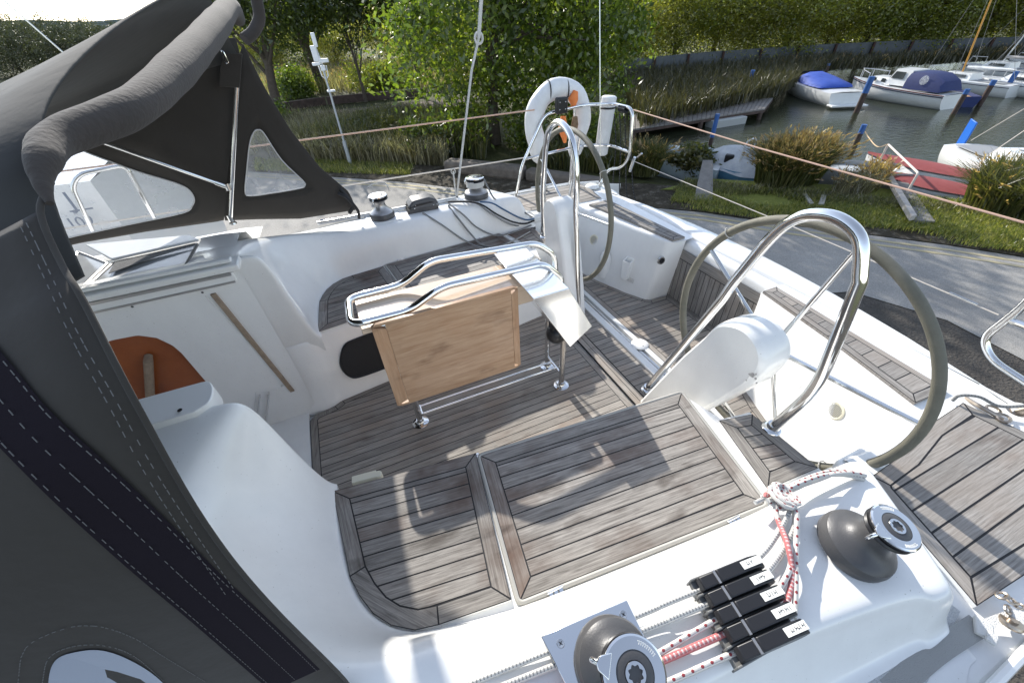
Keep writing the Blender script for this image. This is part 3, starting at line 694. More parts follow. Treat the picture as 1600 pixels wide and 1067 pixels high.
# ================================================================== deck gear
def winch(name, base, top, R0, label, plate=False, wraps=None, far=False, kr=1.0):
    base = V(base); top = V(top); ax = (top-base); H = ax.length; M = align(ax); ax.normalize()
    body = MB(); s = R0/.1
    kk = H/.15; body.lathe([(.001,0),(.099*s,0),(.1*s,.004),(.1*s,.024*kk),(.0985*s,.026*kk),(.0985*s,.029*kk),(.0975*s,.031*kk),(.096*s,.036*kk),(.0955*s,.038*kk)], base, M, 48)
    w_ = body.build(name, [ALU], YA, smooth=40, label=label)
    dr = MB(); k = H/.15; s0_ = s
    dr.lathe([(.0955*s,.038*k),(.090*s,.044*k),(.078*s,.051*k),(.064*s,.059*k),(.053*s,.069*k),(.046*s,.082*k),(.043*s,.094*k),(.044*s,.104*k),(.049*s*kr,.112*k),(.058*s*kr,.119*k),(.066*s*kr,.124*k)], base, M, 48)
    dr.build('drum', [ALU if not far else ALUP], w_, smooth=60)
    s = s*kr
    jw = MB(); jw.lathe([(.06*s,.122*k),(.073*s,.124*k),(.075*s,.128*k),(.071*s,.133*k),(.058*s,.135*k),(.071*s,.138*k),(.076*s,.142*k),(.0755*s,.146*k),(.06*s,.147*k)], base, M, 48)
    jw.build('jaws', [BLK], w_, smooth=40)
    cp = MB(); cp.lathe([(.0745*s,.145*k),(.0745*s,.150*k),(.070*s,.1525*k),(.045*s,.153*k),(.044*s,.151*k)], base, M, 48)
    c_ = cp.build('top_ring', [STEEL], w_, smooth=30)
    ct = MB(); ct.lathe([(.044*s,.1515*k),(.040*s,.1535*k),(.026*s,.154*k),(.0255*s,.152*k)], base, M, 40); ct.build('top_cap', [ALU], c_, smooth=40)
    sk = MB(); N = 32; ring = []; ring2 = []
    for i in range(N):
        a = 2*math.pi*i/N; r1 = .024*s; r2 = (.0165+.0022*math.cos(8*a))*s
        ring.append(base+M@V((r1*math.cos(a), r1*math.sin(a), .156*k))); ring2.append(base+M@V((r2*math.cos(a), r2*math.sin(a), .156*k)))
    sk.grid([[base+M@V((.0255*s*math.cos(2*math.pi*i/N), .0255*s*math.sin(2*math.pi*i/N), .152*k)) for i in range(N)], ring, ring2, [p-ax*.03 for p in ring2]], closed=True)
    sk.build('socket', [STEEL], c_, smooth=30)
    dk = MB(); dk.lathe([(.0001,.128*k),(.018*s,.128*k)], base, M, 20); dk.build('socket_hole', [BLK], c_)
    arm = MB(); an = 2.5 if not far else 1.0; d = M@V((math.cos(an), math.sin(an), 0)); t = M@V((-math.sin(an), math.cos(an), 0))
    b0 = base+ax*(.149*k)
    arm.prism([b0+d*.058*s-t*.026*s, b0+d*.085*s-t*.014*s, b0+d*.092*s, b0+d*.085*s+t*.014*s, b0+d*.058*s+t*.026*s], ax*.006)
    arm.tube([b0+d*.084*s, b0+d*.096*s-ax*.012, b0+d*.088*s-ax*.03], .007*s, 8)
    arm.build('feeder_arm', [STEEL], w_, bevel=.002)
    if not far:
        for i, ch in enumerate(''):
            pass
        for i in range(26):      # tiny engraved ticks round the ring
            if 7 < i % 13: continue
        tk = MB()
        for i in range(18):
            a = 3.6+i*.085 if i < 9 else .2+(i-9)*.085
            q = base+M@V((.060*s*math.cos(a), .060*s*math.sin(a), .1534*k)); rr_ = M@rotz(a)
            tk.box(q, (.0065,.0012,.0006), rr_); tk.box(q+rr_@V((.002,.0014,0)), (.0014,.003,.0006), rr_)
        tk.build('engraving', [WHP], c_, smooth=0)
    if plate:
        cs = [P(a,b_,z=.685) for a,b_ in ((845,995),(979,938),(1032,1048),(905,1110))]
        pl = MB(); pl.prism(cs, (0,0,.006)); o = pl.build('base_plate', [STEEL], w_, bevel=.0015)
        sk_ = MB(); sk_.prism([p+V((0,0,-.032)) for p in inset3(cs,.004)], (0,0,.0315)); sk_.build('base_riser', [STEELR], w_)
        for px, py in ((974,960),(876,1005)):
            c = P(px,py,z=.691); m2 = MB(); m2.lathe([(.0001,.002),(.008,.003),(.0088,.0)], c, seg=18); o2 = m2.build('screw', [STEELR], w_)
            m3 = MB(); m3.box(c+V((0,0,.0028)), (.009,.0016,.001), rotz(.6)); m3.box(c+V((0,0,.0028)), (.0016,.009,.001), rotz(.6)); m3.build('cross_slot', [BLK], o2, smooth=0)
    return w_
def inset3(pts, d):
    z = pts[0].z; q = inset([V((p.x,p.y)) for p in pts], d); return [V((p.x,p.y,z)) for p in q]
wa = winch('winch', P(1330,853,z=.656), P(1400,823,z=.795), .084, 'grey primary winch nearest the wheel on the near coaming', kr=.84)
wb = winch('winch', P(955,1030,z=.691), P(992,1052,z=.815), .080, 'grey winch on a square steel plate', plate=True)
w1 = winch('winch', (.935,2.94,.656), (.937,2.942,.80), .092, 'far winch with rope wound round its drum', far=True)
w2 = winch('winch', (.215,2.90,.656), (.215,2.90,.81), .085, 'far winch beside the sprayhood with a bare drum', far=True)
wr = MB(); pth = []
for i in range(90):
    a = i*.33; z_ = .735+.043*i/90; pth.append(V((.935+.062*math.cos(a), 2.94+.062*math.sin(a), z_)))
wr.tube(pth, .0065, 8)
tag(wr.build('winch_rope', [ROPE_W]), 'white rope wound round the far winch beside the wheel', 'rope')
mb = MB(); mb.tube(catmull([P(736,285,y=2.93),P(745,276,y=2.93),P(755,279,y=2.90),P(762,292,y=2.86),P(772,310,y=2.84),P(790,322,y=2.82),P(815,330,y=2.78),P(832,340,y=2.7)], 8), .006, 8)
tag(mb.build('rope_tail', [ROPE_G]), 'grey rope tail leaving the top of the far rope-wound winch', 'rope')
mb = MB(); mb.tube(catmull([P(575,292,y=2.9),P(585,287,y=2.92),P(600,286,y=2.9),P(606,292,y=2.86),P(608,298,y=2.86)], 6), [.004]*25, 6)
tag(mb.build('frayed_line', [ROPE_W]), 'frayed white line lying over the top of the winch beside the sprayhood', 'rope')

# ---- rope clutches
def clutch_bank(L0, L4, R0, R4, zc, n, label, far=False):
    body = MB(); z = zc
    A = lambda i: L0.lerp(L4, i/n); B = lambda i: R0.lerp(R4, i/n)
    first = None
    e = (R0-L0); eu = e.normalized(); up = V((0,0,1)); wid = (L4-L0)/n
    body.prism([L0-eu*.004, R0+eu*.004, R4+eu*.004, L4-eu*.004], (0,0,.018))
    for k in range(n+1):
        c0 = A(k); c1 = B(k); t = wid.normalized()*.0022
        body.prism([c0-t-eu*.010, c0+t-eu*.010, c0+t+up*.030-eu*.006, c0-t+up*.030-eu*.006], (c1-c0)+eu*.006)
    root = body.build('rope_clutch', [mat('clutch_cheek', (.16,.16,.155), .45) if not far else ALU], YA, bevel=.0012, label=label)
    for k in range(n):
        a0 = A(k)+wid*.10; a1 = A(k)+wid*.90; L = e.length
        def q(s_, h, side): return (a0 if side == 0 else a1)+eu*(s_*L)+up*h
        prof_ = [(.10,.012),(.02,.030),(.05,.044),(.28,.050),(.30,.056),(.80,.062),(.97,.052),(1.03,.036),(1.0,.020),(.9,.012)]
        mb = MB(); mb.prism([q(s_,h,0) for s_,h in prof_], a1-a0)
        lv = mb.build('lever', [BLK], root, bevel=.0025, seg=2, smooth=35)
        mb = MB(); mb.box((a0+a1)/2+eu*(L*.27)+up*.0505, (.006,(a1-a0).length*1.05,.004), rotz(math.atan2(eu.y,eu.x))); mb.build('latch_bar', [ALUP], lv)
        if not far:
            mb = MB(); cc = (a0+a1)/2+eu*(L*.80)+up*.0622; Mz = rotz(math.atan2(eu.y,eu.x)) @ Matrix.Rotation(-.06,3,'Y')
            mb.box(cc, (L*.30,(a1-a0).length*.62,.0012), Mz); lb = mb.build('label', [LABEL], lv, smooth=0)
            mb = MB(); rs = random.Random(k)
            for j in range(3+k):
                mb.box(cc+Mz@V((-.012+.0055*j, rs.uniform(-.001,.001), .001)), (.0011,.009*rs.uniform(.6,1),.0005), Mz)
                if rs.random() < .6: mb.box(cc+Mz@V((-.010+.0055*j, rs.uniform(-.003,.003), .001)), (.004,.0011,.0005), Mz)
            mb.build('handwriting', [INK], lb, smooth=0)
        else: pass
    for k in (0, .9):
        for h in (0, .012):
            mb = MB(); c = R0.lerp(R4, k)+eu*.007+wid.normalized()*h
            mb.lathe(disc_prof(.003,.012,.001), c, seg=10)
            mb.build('bolt', [BLK], root)
    return root
clutch_bank(P(1078,912,z=.662), P(1150,1047,z=.662), P(1172,876,z=.662), P(1240,995,z=.662), .662, 5, 'bank of five black rope clutches on the near coaming')
cb = clutch_bank(V((.395,2.86,.655)), V((.405,2.99,.655)), V((.60,2.855,.655)), V((.61,2.985,.655)), .655, 4, 'far bank of grey rope clutches with a domed cover', far=True)
mb = MB(); mb.prism([V((.42,2.855,.67)),V((.62,2.85,.67)),V((.61,2.86,.72)),V((.56,2.87,.742)),V((.44,2.875,.735)),V((.40,2.865,.70))], (0,.12,0)); o = mb.build('clutch_cover', [ALU], cb, bevel=.01, seg=3, smooth=50)
for dx in (.44,.58,.605): 
    mb = MB(); mb.lathe(disc_prof(.005,.003), (dx,2.851,.69), align((0,-1,0)), seg=10); mb.build('screw', [STEEL], o)

# ---- ropes leading through the near clutches
def rope(pts, m_, r, label, grp=None, name='rope', n=8, seg=8):
    mb = MB(); mb.tube(catmull(pts, n), r, seg); return tag(mb.build(name, [m_]), label, 'rope', grp)
zz = .672
ent = [((985,967),(1085,925)),((1000,987),(1100,946)),((1030,1020),(1118,968)),((1030,1034),(1132,990)),((1040,1067),(1147,1020))]
mts = [ROPE_W, ROPE_W, ROPE_RW, ROPE_R, ROPE_RW]
desc = ['thin white control rope entering the first clutch from the far side','white rope entering the second clutch','white rope with red flecks entering the middle clutch','red rope entering the fourth clutch','white red-flecked rope entering the nearest clutch']
for k in range(5):
    a, b = ent[k]; pa_ = P(*a,z=.668); pb_ = P(*b,z=.678); d = (pb_-pa_)
    lo_ = pa_ - d*(3.2 if k < 2 else 3.0); lo_.z = .665
    rope([lo_, pa_, pa_.lerp(pb_,.5)+V((0,0,.002)), pb_, pb_+d.normalized()*.03], mts[k], (.0055,.0068,.0065,.0072,.0066)[k], desc[k], 'ropes leading into the clutches')
# tails: bundle from the clutches round the foot of the coaming towards the wheel
knot = [(1225,770),(1212,783),(1235,790),(1228,776),(1218,800)]
outp = [((1178,880),(1205,850),(1233,800),(1228,775),(1205,775),(1180,785)),
        ((1190,905),(1222,862),(1242,820),(1238,790),(1215,770),(1190,778)),
        ((1212,930),(1236,880),(1222,830),(1212,790),(1226,768),(1270,748)),
        ((1226,955),(1238,900),(1230,850),(1215,810),(1210,780),(1195,772)),
        ((1240,965),(1243,930),(1244,850),(1244,800),(1230,770),(1290,745))]
tl = ['white rope tail leaving the first clutch','thick white rope tail looping up from the second clutch','red-flecked rope tail leaving the middle clutch towards the wheel','red rope tail twisted beneath the white ones','outermost red-flecked rope tail beside the winch']
for k in range(5):
    pts = []
    for i, (a, b) in enumerate(outp[k]):
        pts.append(P(a,b,z=.672+.009*((k*3+i) % 4)*(.4 if i < 2 else 1)))
    if k in (2,4): pts += [P(1300,741,z=.675+.004*k), P(1330,739,z=.67), P(1352,743,z=.662)]
    rope(pts, (ROPE_W,ROPE_W,ROPE_RW,ROPE_R,ROPE_RW)[k], (.0058,.0078,.0068,.0068,.0064)[k], tl[k], 'rope tails beside the clutches', 'rope_tail')
mb = MB(); kc = P(1222,776,z=.695); pts = []
for i in range(80):
    a = i*.55; pts.append(kc+V((.020*math.cos(a)+.012*math.sin(i*.17), .030*math.sin(a*1.0)+.006*math.cos(i*.3), .014*math.sin(a*.5))))
mb.tube(pts, .0062, 8); tag(mb.build('rope_hank', [ROPE_RW]), 'knotted hank of red-flecked rope at the corner of the locker lid', 'rope')
rope([P(1205,776,z=.69),P(1250,752,z=.672),P(1290,738,z=.668),P(1325,737,z=.662),P(1345,741,z=.655)], ROPE_RW, .0068, 'red-flecked rope lying along the coaming edge towards the wheel', 'rope tails beside the clutches', 'rope_tail')
rope([P(1200,782,z=.69),P(1245,762,z=.67),P(1285,744,z=.666),P(1320,742,z=.66),P(1350,748,z=.655)], ROPE_W, .0068, 'plain white rope lying along the coaming edge towards the wheel', 'rope tails beside the clutches', 'rope_tail')
# ---- ropes lying over the far coaming
YF = 2.80
far_r = [(ROPE_G, .0062, [(660,333),(690,352),(730,378),(765,388),(800,377),(828,362)], 'grey flecked rope hanging lowest over the far coaming'),
         (ROPE_GD, .0065, [(700,322),(718,345),(735,366),(752,382),(775,387)], 'plain grey rope curving down from the far clutches'),
         (ROPE_G, .0062, [(700,318),(722,335),(745,356),(775,368),(805,362),(830,352)], 'grey rope in the middle of the far bunch'),
         (ROPE_K, .0065, [(700,316),(745,318),(775,335),(800,347),(820,350),(834,345)], 'black rope over the far coaming'),
         (ROPE_G, .0062, [(704,315),(740,317),(765,333),(795,350),(815,353),(832,348)], 'flecked grey rope beside the black rope'),
         (ROPE_B, .0060, [(750,316),(768,318),(785,327),(805,338),(822,344),(834,342)], 'blue-grey rope over the far coaming')]
def coam_y(x, z):  # inner face of the far coaming
    inner = np.interp(x, [.12,.35,.6,.8,1.0,1.3], [.398,.38,.36,.345,.328,.318]); d = np.interp(z, [.412,.48,.57,.625,.648,.656], [0,.022,.045,.066,.095,.15])
    return 2*YC-(inner-d)
for m_, r_, pp, lb in far_r:
    pts = []
    for (a, b) in pp:
        y_ = 2.72; n0_ = len(pts)
        for _ in range(12):
            q = P(a,b,y=y_); zq = min(max(q.z,.43),.656); y_ = .5*y_+.5*(float(coam_y(q.x, zq)) if q.z < .654 else min(2.92, P(a,b,z=.658).y))
        q = P(a,b,y=y_); pts.append(P(a,b,z=.426+r_) if q.z < .45 else q+V((0,-r_*1.3,r_*.8)))
    rope(pts, m_, r_, lb, 'ropes over the far coaming')

# ---- wheels, guards, pedestals
def wheel(flip):
    g = (lambda p: mir(p)) if flip else (lambda p: V(p))
    C_ = V((1.40,.705,.675)); Rw = .492; tilt = .0
    root = MB(); root.tube([g(C_+V((0, Rw*math.cos(a), Rw*math.sin(a)))) for a in np.linspace(0,2*math.pi,97)[:-1]], .0165, 14, closed=True)
    w_ = root.build('steering_wheel', [LEATH], YA, smooth=60, label='large steering wheel nearest the camera' if not flip else 'steering wheel on the far side of the cockpit')
    for k in range(5):
        a = R(88+13)+k*2*math.pi/5 if not flip else R(80)+k*2*math.pi/5
        e = C_+V((0, Rw*math.cos(a), Rw*math.sin(a))); mb = MB(); s0 = C_+V((-.015, .035*math.cos(a), .035*math.sin(a)))
        mb.tube([g(s0), g(e)], .009, 12); mb.build('spoke', [STEEL], w_)
    mb = MB(); mb.lathe([(.001,.03),(.02,.03),(.024,.026),(.045,.012),(.048,.0),(.048,-.02),(.02,-.03),(.016,-.09)], g(C_+V((-.0,0,0))), align((-1,0,0)) if False else align((1,0,0)), 30); hb_ = mb.build('hub', [STEEL], w_)
    for k in range(4): 
        mb = MB(); mb.tube([g(C_+V((.012-.012*k, .05*math.cos(a), .05*math.sin(a)))) for a in np.linspace(0,2*math.pi,25)[:-1]], .003, 6, closed=True); mb.build('brake_ring', [BLK if k % 2 else STEEL], hb_)
    for t in (.12,.62): 
        a = t*2*math.pi; mb = MB(); mb.tube([g(C_+V((.022*math.cos(b), (Rw+.022*math.sin(b))*math.cos(a), (Rw+.022*math.sin(b))*math.sin(a)))) for b in np.linspace(0,2*math.pi,13)[:-1]], .0022, 5, closed=True)
        mb.build('stitching', [ROPE_W], w_)
    # pedestal
    pr = [(1.15,-.0),(1.06,.24),(.96,.50),(.885,.665)] if not flip else [(1.10,-.0),(1.05,.24),(.975,.50),(.92,.665)]
    top = catmull([V((0,pr[3][0],.665)),V((0,.84,.765)),V((0,.745,.815)),V((0,.655,.79)),V((0,.61,.715)),V((0,.63,.60))], 5) if not flip else catmull([V((0,.92,.665)),V((0,.88,.765)),V((0,.80,.805)),V((0,.725,.78)),V((0,.69,.715)),V((0,.70,.60))],5)
    low = [V((0,.72,.40)),V((0,.84,.16)),V((0,.86,-.0))]
    ring = [V((0,a,b)) for a,b in pr[:3]] + top + low
    mb = MB(); layers = []
    cen = V((0,.82,.4))
    for x, sc in ((1.205,.86),(1.212,.93),(1.225,.97),(1.25,1.0),(1.33,1.0),(1.345,.97)):
        q = []
        for p in ring:
            c2 = V((0, np.interp(p.z,[0,.7,.82],[1.0,.77,.75]), min(p.z,.70))); pp_ = c2+(p-c2)*sc; pp_.x = x + (.0 if True else 0) - .03*(1-p.z/.8)*0
            q.append(g(pp_))
        layers.append(q)
    mb.grid(layers, closed=True, flip=flip); mb.poly(layers[0][::-1] if not flip else layers[0]); mb.poly(layers[-1] if not flip else layers[-1][::-1])
    pd = mb.build('pedestal', [GEL], YA, smooth=60, label='white wheel pedestal with a chipped scar' if not flip else 'plain white wheel pedestal')
    if not flip:
        rs = random.Random(4)
        for j in range(5):
            c = P(1174+rs.uniform(-9,9)*(j > 0), 586+rs.uniform(-9,9)*(j > 0)+(6 if j > 1 else 0), x=1.202); k = (1.0,.45,.3,.25,.3)[j]; q = []
            for i in range(14): a = i*2*math.pi/14; r_ = .0125*k*rs.uniform(.55,1.2); q.append(c+V((0, r_*math.cos(a), r_*math.sin(a))))
            mb = MB(); mb.prism(q, (.002,0,0)); mb.build('chip', [mat('chip_grey',(.22,.21,.20),.8,noise=(300,.2,(.5,.5,.48)))], pd, smooth=0)
    # guard
    if not flip: pts = [(1.19,.025),(1.06,.40),(.925,.80),(.89,.93),(.80,1.165),(.692,1.238),(.585,1.215),(.523,1.10),(.468,.70),(.525,.425)]
    else: pts = [(1.075,.025),(.99,.40),(.952,.78),(.935,1.0),(.86,1.165),(.712,1.222),(.585,1.16),(.535,1.04),(.502,.75),(.528,.425)]
    P3 = [g((1.30,a,b)) for a,b in pts]
    pth = [P3[0]] + catmull(P3[1:], 7)[1:] if False else fillet([P3[0],P3[2]], .1) + catmull(P3[2:8], 8)[1:] + fillet([P3[7],P3[8],P3[9]], .10, 6)[1:]
    mb = MB(); mb.tube(pth, .0195, 18); gb = mb.build('wheel_guard', [STEEL], YA, smooth=60, label='near polished guard hoop in front of the wheel' if not flip else 'far polished guard hoop in front of the wheel')
    for q, ax in ((P3[0]-V((0,0,.012)), P3[2]-P3[0]), (P3[-1]-V((0,0,.005)), V((0,0,1)))):
        mb = MB(); mb.lathe([(.001,0),(.036,0),(.038,.004),(.034,.010),(.024,.014),(.022,.03),(.0205,.03)], q, seg=28); mb.build('foot_flange', [STEEL], gb, smooth=40)
    # brace bars from the pedestal
    mb = MB(); mb.tube([g((1.335,.80,.33)), g((1.55,.74,.03))], .0095, 10); mb.tube([g((1.345,.72,.50)), g((1.42,.72,.50))], .012, 10)
    mb.build('pedestal_strut', [STEEL], YA)
wheel(False); wheel(True)

# ---- cockpit table
TF, TN = 1.665, 1.455
fr = [P(544,468,y=TF),P(628,445,y=TF),P(672,408,y=TF),P(838,380,y=TF),P(866,398,y=TF),P(868,428,y=TF)]
nr = [P(548,507,y=TN),P(640,485,y=TN),P(690,448,y=TN),P(850,412,y=TN),P(880,437,y=TN),P(858,480,y=TN)]
fr[0].z = nr[0].z = .5*(fr[0].z+nr[0].z); 
tb = MB(); tb.box((.34,1.56,.755),(.86,.235,.028)); tb.box((.36,1.56,.70),(.74,.20,.09))
for f_ in range(0): pass
table = tb.build('cockpit_table', [mat('varnished_table', (.55,.42,.30), .12, coat=.8, noise=(5,.3,(.68,.55,.42)))], YA, bevel=.004, label='folding cockpit table with its near leaf hanging down')
mb = MB(); mb.tube(fillet([nr[5],nr[4],nr[3],nr[2],nr[1],nr[0],fr[0],fr[1],fr[2],fr[3],fr[4],fr[5]], .05, 7), .0165, 16); mb.build('hand_rail', [STEEL], table, smooth=60)
lf = [P(578,509,y=1.42),P(619,625,y=1.42),P(813,573.5,y=1.42),P(807,451.8,y=1.42)]
x0 = (lf[0].x+lf[1].x)/2; x1 = (lf[2].x+lf[3].x)/2; z0 = (lf[1].z+lf[2].z)/2; z1 = (lf[0].z+lf[3].z)/2
leaf = MB()
def xz(pts, y, d, tone, grain):
    leaf.curtone = tone; o_ = random.random()*7
    pts3 = [V((p[0], y, p[1])) for p in pts]
    b = len(leaf.v); uv = [((p[0]+o_, p[1]*.5+o_) if grain == 0 else (p[1]+o_, p[0]*.5+o_)) for p in pts]
    leaf.prism(pts3, (0,d,0))
    for k in range(len(leaf.f)-len(pts)-2, len(leaf.f)): leaf.uv[k] = [((leaf.v[i][0]+o_, leaf.v[i][2]*.5+o_) if grain == 0 else (leaf.v[i][2]+o_, leaf.v[i][0]*.5+o_)) for i in leaf.f[k]]
fw_ = .055; hh = (z1-z0)
xz([(x0,z0),(x0+fw_,z0+.02),(x0+fw_,z1-.02),(x0,z1)], 1.408, .022, .75, 1); xz([(x1,z0),(x1,z1),(x1-fw_*.6,z1-.02),(x1-fw_*.6,z0+.02)], 1.408, .022, .6, 1)
nb = 1
for k in range(nb):
    a = z0+hh*k/nb; b = z0+hh*(k+1)/nb
    xz([(x0+fw_+.0006,a+.0004),(x1-fw_*.6-.0006,a+.0004),(x1-fw_*.6-.0006,b-.0004),(x0+fw_+.0006,b-.0004)], 1.4085, .021, random.random(), 0)
# clip the top/bottom corners with thin edge boards
xz([(x0,z1),(x1,z1),(x1-.02,z1+.012),(x0+.02,z1+.012)], 1.409, .02, .5, 0); xz([(x0+.02,z0-.012),(x1-.02,z0-.012),(x1,z0),(x0,z0)], 1.409, .02, .5, 0)
ob = leaf.build('table_leaf', [TABLEWOOD], table, bevel=.0012, smooth=40)
mb = MB(); mb.box((.30,1.455,.70),(.62,.006,.06)); mb.build('side_panel', [CHERRY], table)
for dx in (.02,.50):
    mb = MB(); mb.box((dx,1.43,.76),(.05,.03,.012)); mb.tube([(dx-.03,1.435,.768),(dx+.03,1.435,.768)], .005, 8); mb.build('hinge', [STEELR], table)
# console at the aft end of the table
mb = MB(); q = [(.615,.80),(.79,.80),(.935,.54),(.815,.45)]
mb.prism([V((a,1.285,b)) for a,b in q], (0,.47,0)); cs = mb.build('console', [mat('mirror_steel', (.86,.86,.85), .16, metal=0.85)], table, bevel=.003)
# legs
for (x,y,zt) in ((.035,1.54,.70),(.875,1.45,.50),(.877,1.635,.50)):
    mb = MB(); mb.tube([(x,y,.0),(x,y,zt)], .0165, 16); lg = mb.build('leg', [STEEL], table, smooth=60)
    mb = MB(); mb.lathe([(.001,0),(.045,0),(.046,.003),(.040,.007),(.022,.009),(.0195,.03),(.017,.03)], (x,y,.001), seg=30); ff = mb.build('foot_flange', [STEEL], lg, smooth=40)
    mb = MB(); mb.lathe(disc_prof(.004,.002,.0005), (x-.03,y-.018,.007), seg=10); mb.build('screw', [BLK], ff)
mb = MB()
for dy in (-.028,.028): mb.tube([(.05,1.545+dy,.09),(.88,1.545+dy,.09)], .0065, 10)
mb.tube([(.055,1.51,.09),(.055,1.58,.09)], .0065, 10); mb.tube([(.875,1.45,.09),(.875,1.635,.09)], .008, 10)
mb.build('stretcher', [STEEL], table, smooth=60)
mb = MB(); mb.lathe([(.0001,-.05),(.03,-.045),(.05,-.02),(.055,.01),(.048,.035),(.03,.05),(.0001,.054)], (.80,1.40,.46), seg=28); cp_ = mb.build('compass_housing', [BLK], table, smooth=60)
mb = MB(); mb.box((.79,1.40,.53),(.05,.05,.08)); mb.build('bracket', [BLKM], cp_, bevel=.006)

# ---- pushpit, lifelines
YL = 3.265
mb = MB()
top = [(1.375,3.20,.49),(1.44,3.20,.74),(1.66,3.215,1.095),(2.0,3.20,1.125),(2.22,3.10,1.125),(2.225,2.84,1.125),(2.225,2.80,.78),(2.225,2.90,.67),(2.20,3.04,.64),(2.14,3.05,.50)]
mb.tube(fillet(top, .07, 6), .0125, 12); pp = mb.build('pushpit', [STEEL], YA, smooth=60, label='far quarter guard rail carrying the lifebuoy')
mb = MB(); mb.tube([(1.93,3.22,.49),(1.93,3.205,1.12)], .0125, 12); mb.build('post', [STEEL], pp)
mb = MB(); mb.tube(fillet([(1.47,3.20,.79),(2.0,3.2,.82),(2.22,3.08,.82),(2.225,2.82,.82)], .08, 5), .011, 10); mb.build('mid_rail', [STEEL], pp)
for q in ((1.375,3.20,.485),(1.93,3.22,.485),(2.14,3.05,.485)):
    mb = MB(); mb.lathe([(.001,0),(.03,0),(.028,.008),(.016,.012),(.015,.04)], q, seg=20); mb.build('foot_flange', [STEELR], pp)
mb = MB(); n1 = [P(1640,430,x=2.22),P(1600,478,x=2.22),P(1535,528,x=2.22),P(1548,562,x=2.22),P(1640,622,x=2.2)]
mb.tube(fillet([V((2.0,-.16,.49)),V((2.0,-.16,1.0)),n1[0],n1[1],n1[2],n1[3],n1[4],V((2.14,-.04,.62)),V((2.12,-.05,.50))], .06, 6), .0145, 12)
np_ = mb.build('pushpit', [STEEL], YA, smooth=60, label='near quarter guard rail cut by the right edge of the view')
mb = MB(); mb.tube([P(1576,500,x=2.22),P(1600,508,x=2.22),P(1680,545,x=2.18)], .012, 10); mb.build('mid_rail', [STEEL], np_)
mb = MB(); mb.tube([(2.0,-.16,1.12),(1.6,-.19,1.12),(1.4,-.2,.5)], .0125, 12) if False else mb.tube([(2.05,-.14,1.12),(2.05,-.16,.49)], .0125, 12); mb.build('post', [STEEL], np_)
# lifelines
up0 = P(465,220,y=YL); up1 = P(835,172,y=3.23); lo0 = P(500,296,y=YL); lo1 = P(818,247,y=3.22)
def extend(a, b, k): return a+(a-b)*k
ORANGE = mat('lifeline_orange', (.55,.36,.27), .6)
for a, b, lb, m_ in ((up0,up1,'upper lifeline along the far side deck',ORANGE),(lo0,lo1,'lower lifeline along the far side deck',WIRE)):
    mb = MB(); mb.tube([extend(a,b,6.0), a, b], .0052, 8); mb.build('lifeline', [m_], YA, label=lb)
a, b = P(990,172,x=2.23), P(1600,348,x=2.23)
mb = MB(); mb.tube([a, a.lerp(b,.5)+V((0,0,-.01)), b], .0042, 8); mb.build('lifeline', [ORANGE], YA, label='upper orange and white lifeline across the stern')
mb = MB(); mb.tube([P(990,252,x=2.23),P(1240,355,x=2.23),P(1560,492,x=2.23)], .0028, 8); ll = mb.build('lifeline', [WIRE], YA, label='lower lifeline across the stern with a turnbuckle')
mb = MB(); mb.tube([P(1484,457,x=2.23),P(1528,476,x=2.23)], .0045, 8); mb.build('turnbuckle', [STEELR], ll)
# pelican hook at the far quarter
mb = MB(); mb.tube([P(992,246,x=2.23),P(984,268,x=2.23)], .012, 8); mb.tube([P(996,246,x=2.23),P(1003,240,x=2.23)], .008, 8); mb.build('pelican_hook', [STEEL], ll)
# cleat on the far quarter deck
def cleat(c, L, ax, label):
    c = V(c); mb = MB(); ax = V(ax).normalized()
    mb.tube([c-ax*L+V((0,0,.045)), c-ax*L*.5+V((0,0,.04)), c+ax*L*.5+V((0,0,.04)), c+ax*L+V((0,0,.045))], [.007,.010,.010,.007], 10)
    for s_ in (-1,1): mb.tube([c+ax*(s_*L*.35), c+ax*(s_*L*.3)+V((0,0,.04))], [.014,.010], 10)
    return mb.build('cleat', [WHP if False else STEELR], YA, smooth=60, label=label)
cleat((1.62,3.17,.51), .11, (1,0,0), 'far mooring cleat at the edge of the quarter deck')
cleat((2.09,-.02,.50), .09, (0.2,1,0), 'near mooring cleat cut by the right edge of the view')
# white pads for stern fittings
mb = MB(); c = P(925,292,z=.50); mb.lathe([(.001,.02),(.05,.018),(.065,.0)], c, seg=24); mb.build('fairlead_pad', [GEL], YA, smooth=50)
# backstay and flag halyard
b0 = P(938,292,z=.52); t0 = P(937,0,y=3.15); mb = MB(); d = (t0-b0); mb.tube([b0, b0+d*1, b0+d*1.5], .0035, 8); mb.build('backstay', [STEELR], YA, label='thin wire stay rising beside the lifebuoy')
b0 = P(713,312,y=3.03); m0 = P(737,110,y=3.04); k0 = P(748,60,y=3.04); t0 = P(752,0,y=3.04)
mb = MB(); mb.tube([b0, m0, k0], .0085, 8); mb.tube([k0, t0, t0+(t0-k0)*4], .0125, 8)
o = mb.build('spinnaker_halyard', [ROPE_W]); tag(o, 'thick white braided line rising from the far coaming past the trees', 'rope')
mb = MB(); mb.tube([k0+V((0.026*math.cos(a),0,.03*math.sin(a))) for a in np.linspace(0,2*math.pi,17)[:-1]], .008, 8, closed=True); mb.build('knot_eye', [ROPE_W], o)
mb = MB(); mb.tube([P(713,310,y=3.03),P(708,268,y=3.04)], .006, 6); mb.tube([P(708,268,y=3.04)+V((.016*math.cos(a),0,.02*math.sin(a))) for a in np.linspace(0,2*math.pi,13)[:-1]], .004, 6, closed=True); mb.build('lashing', [ROPE_W], o)
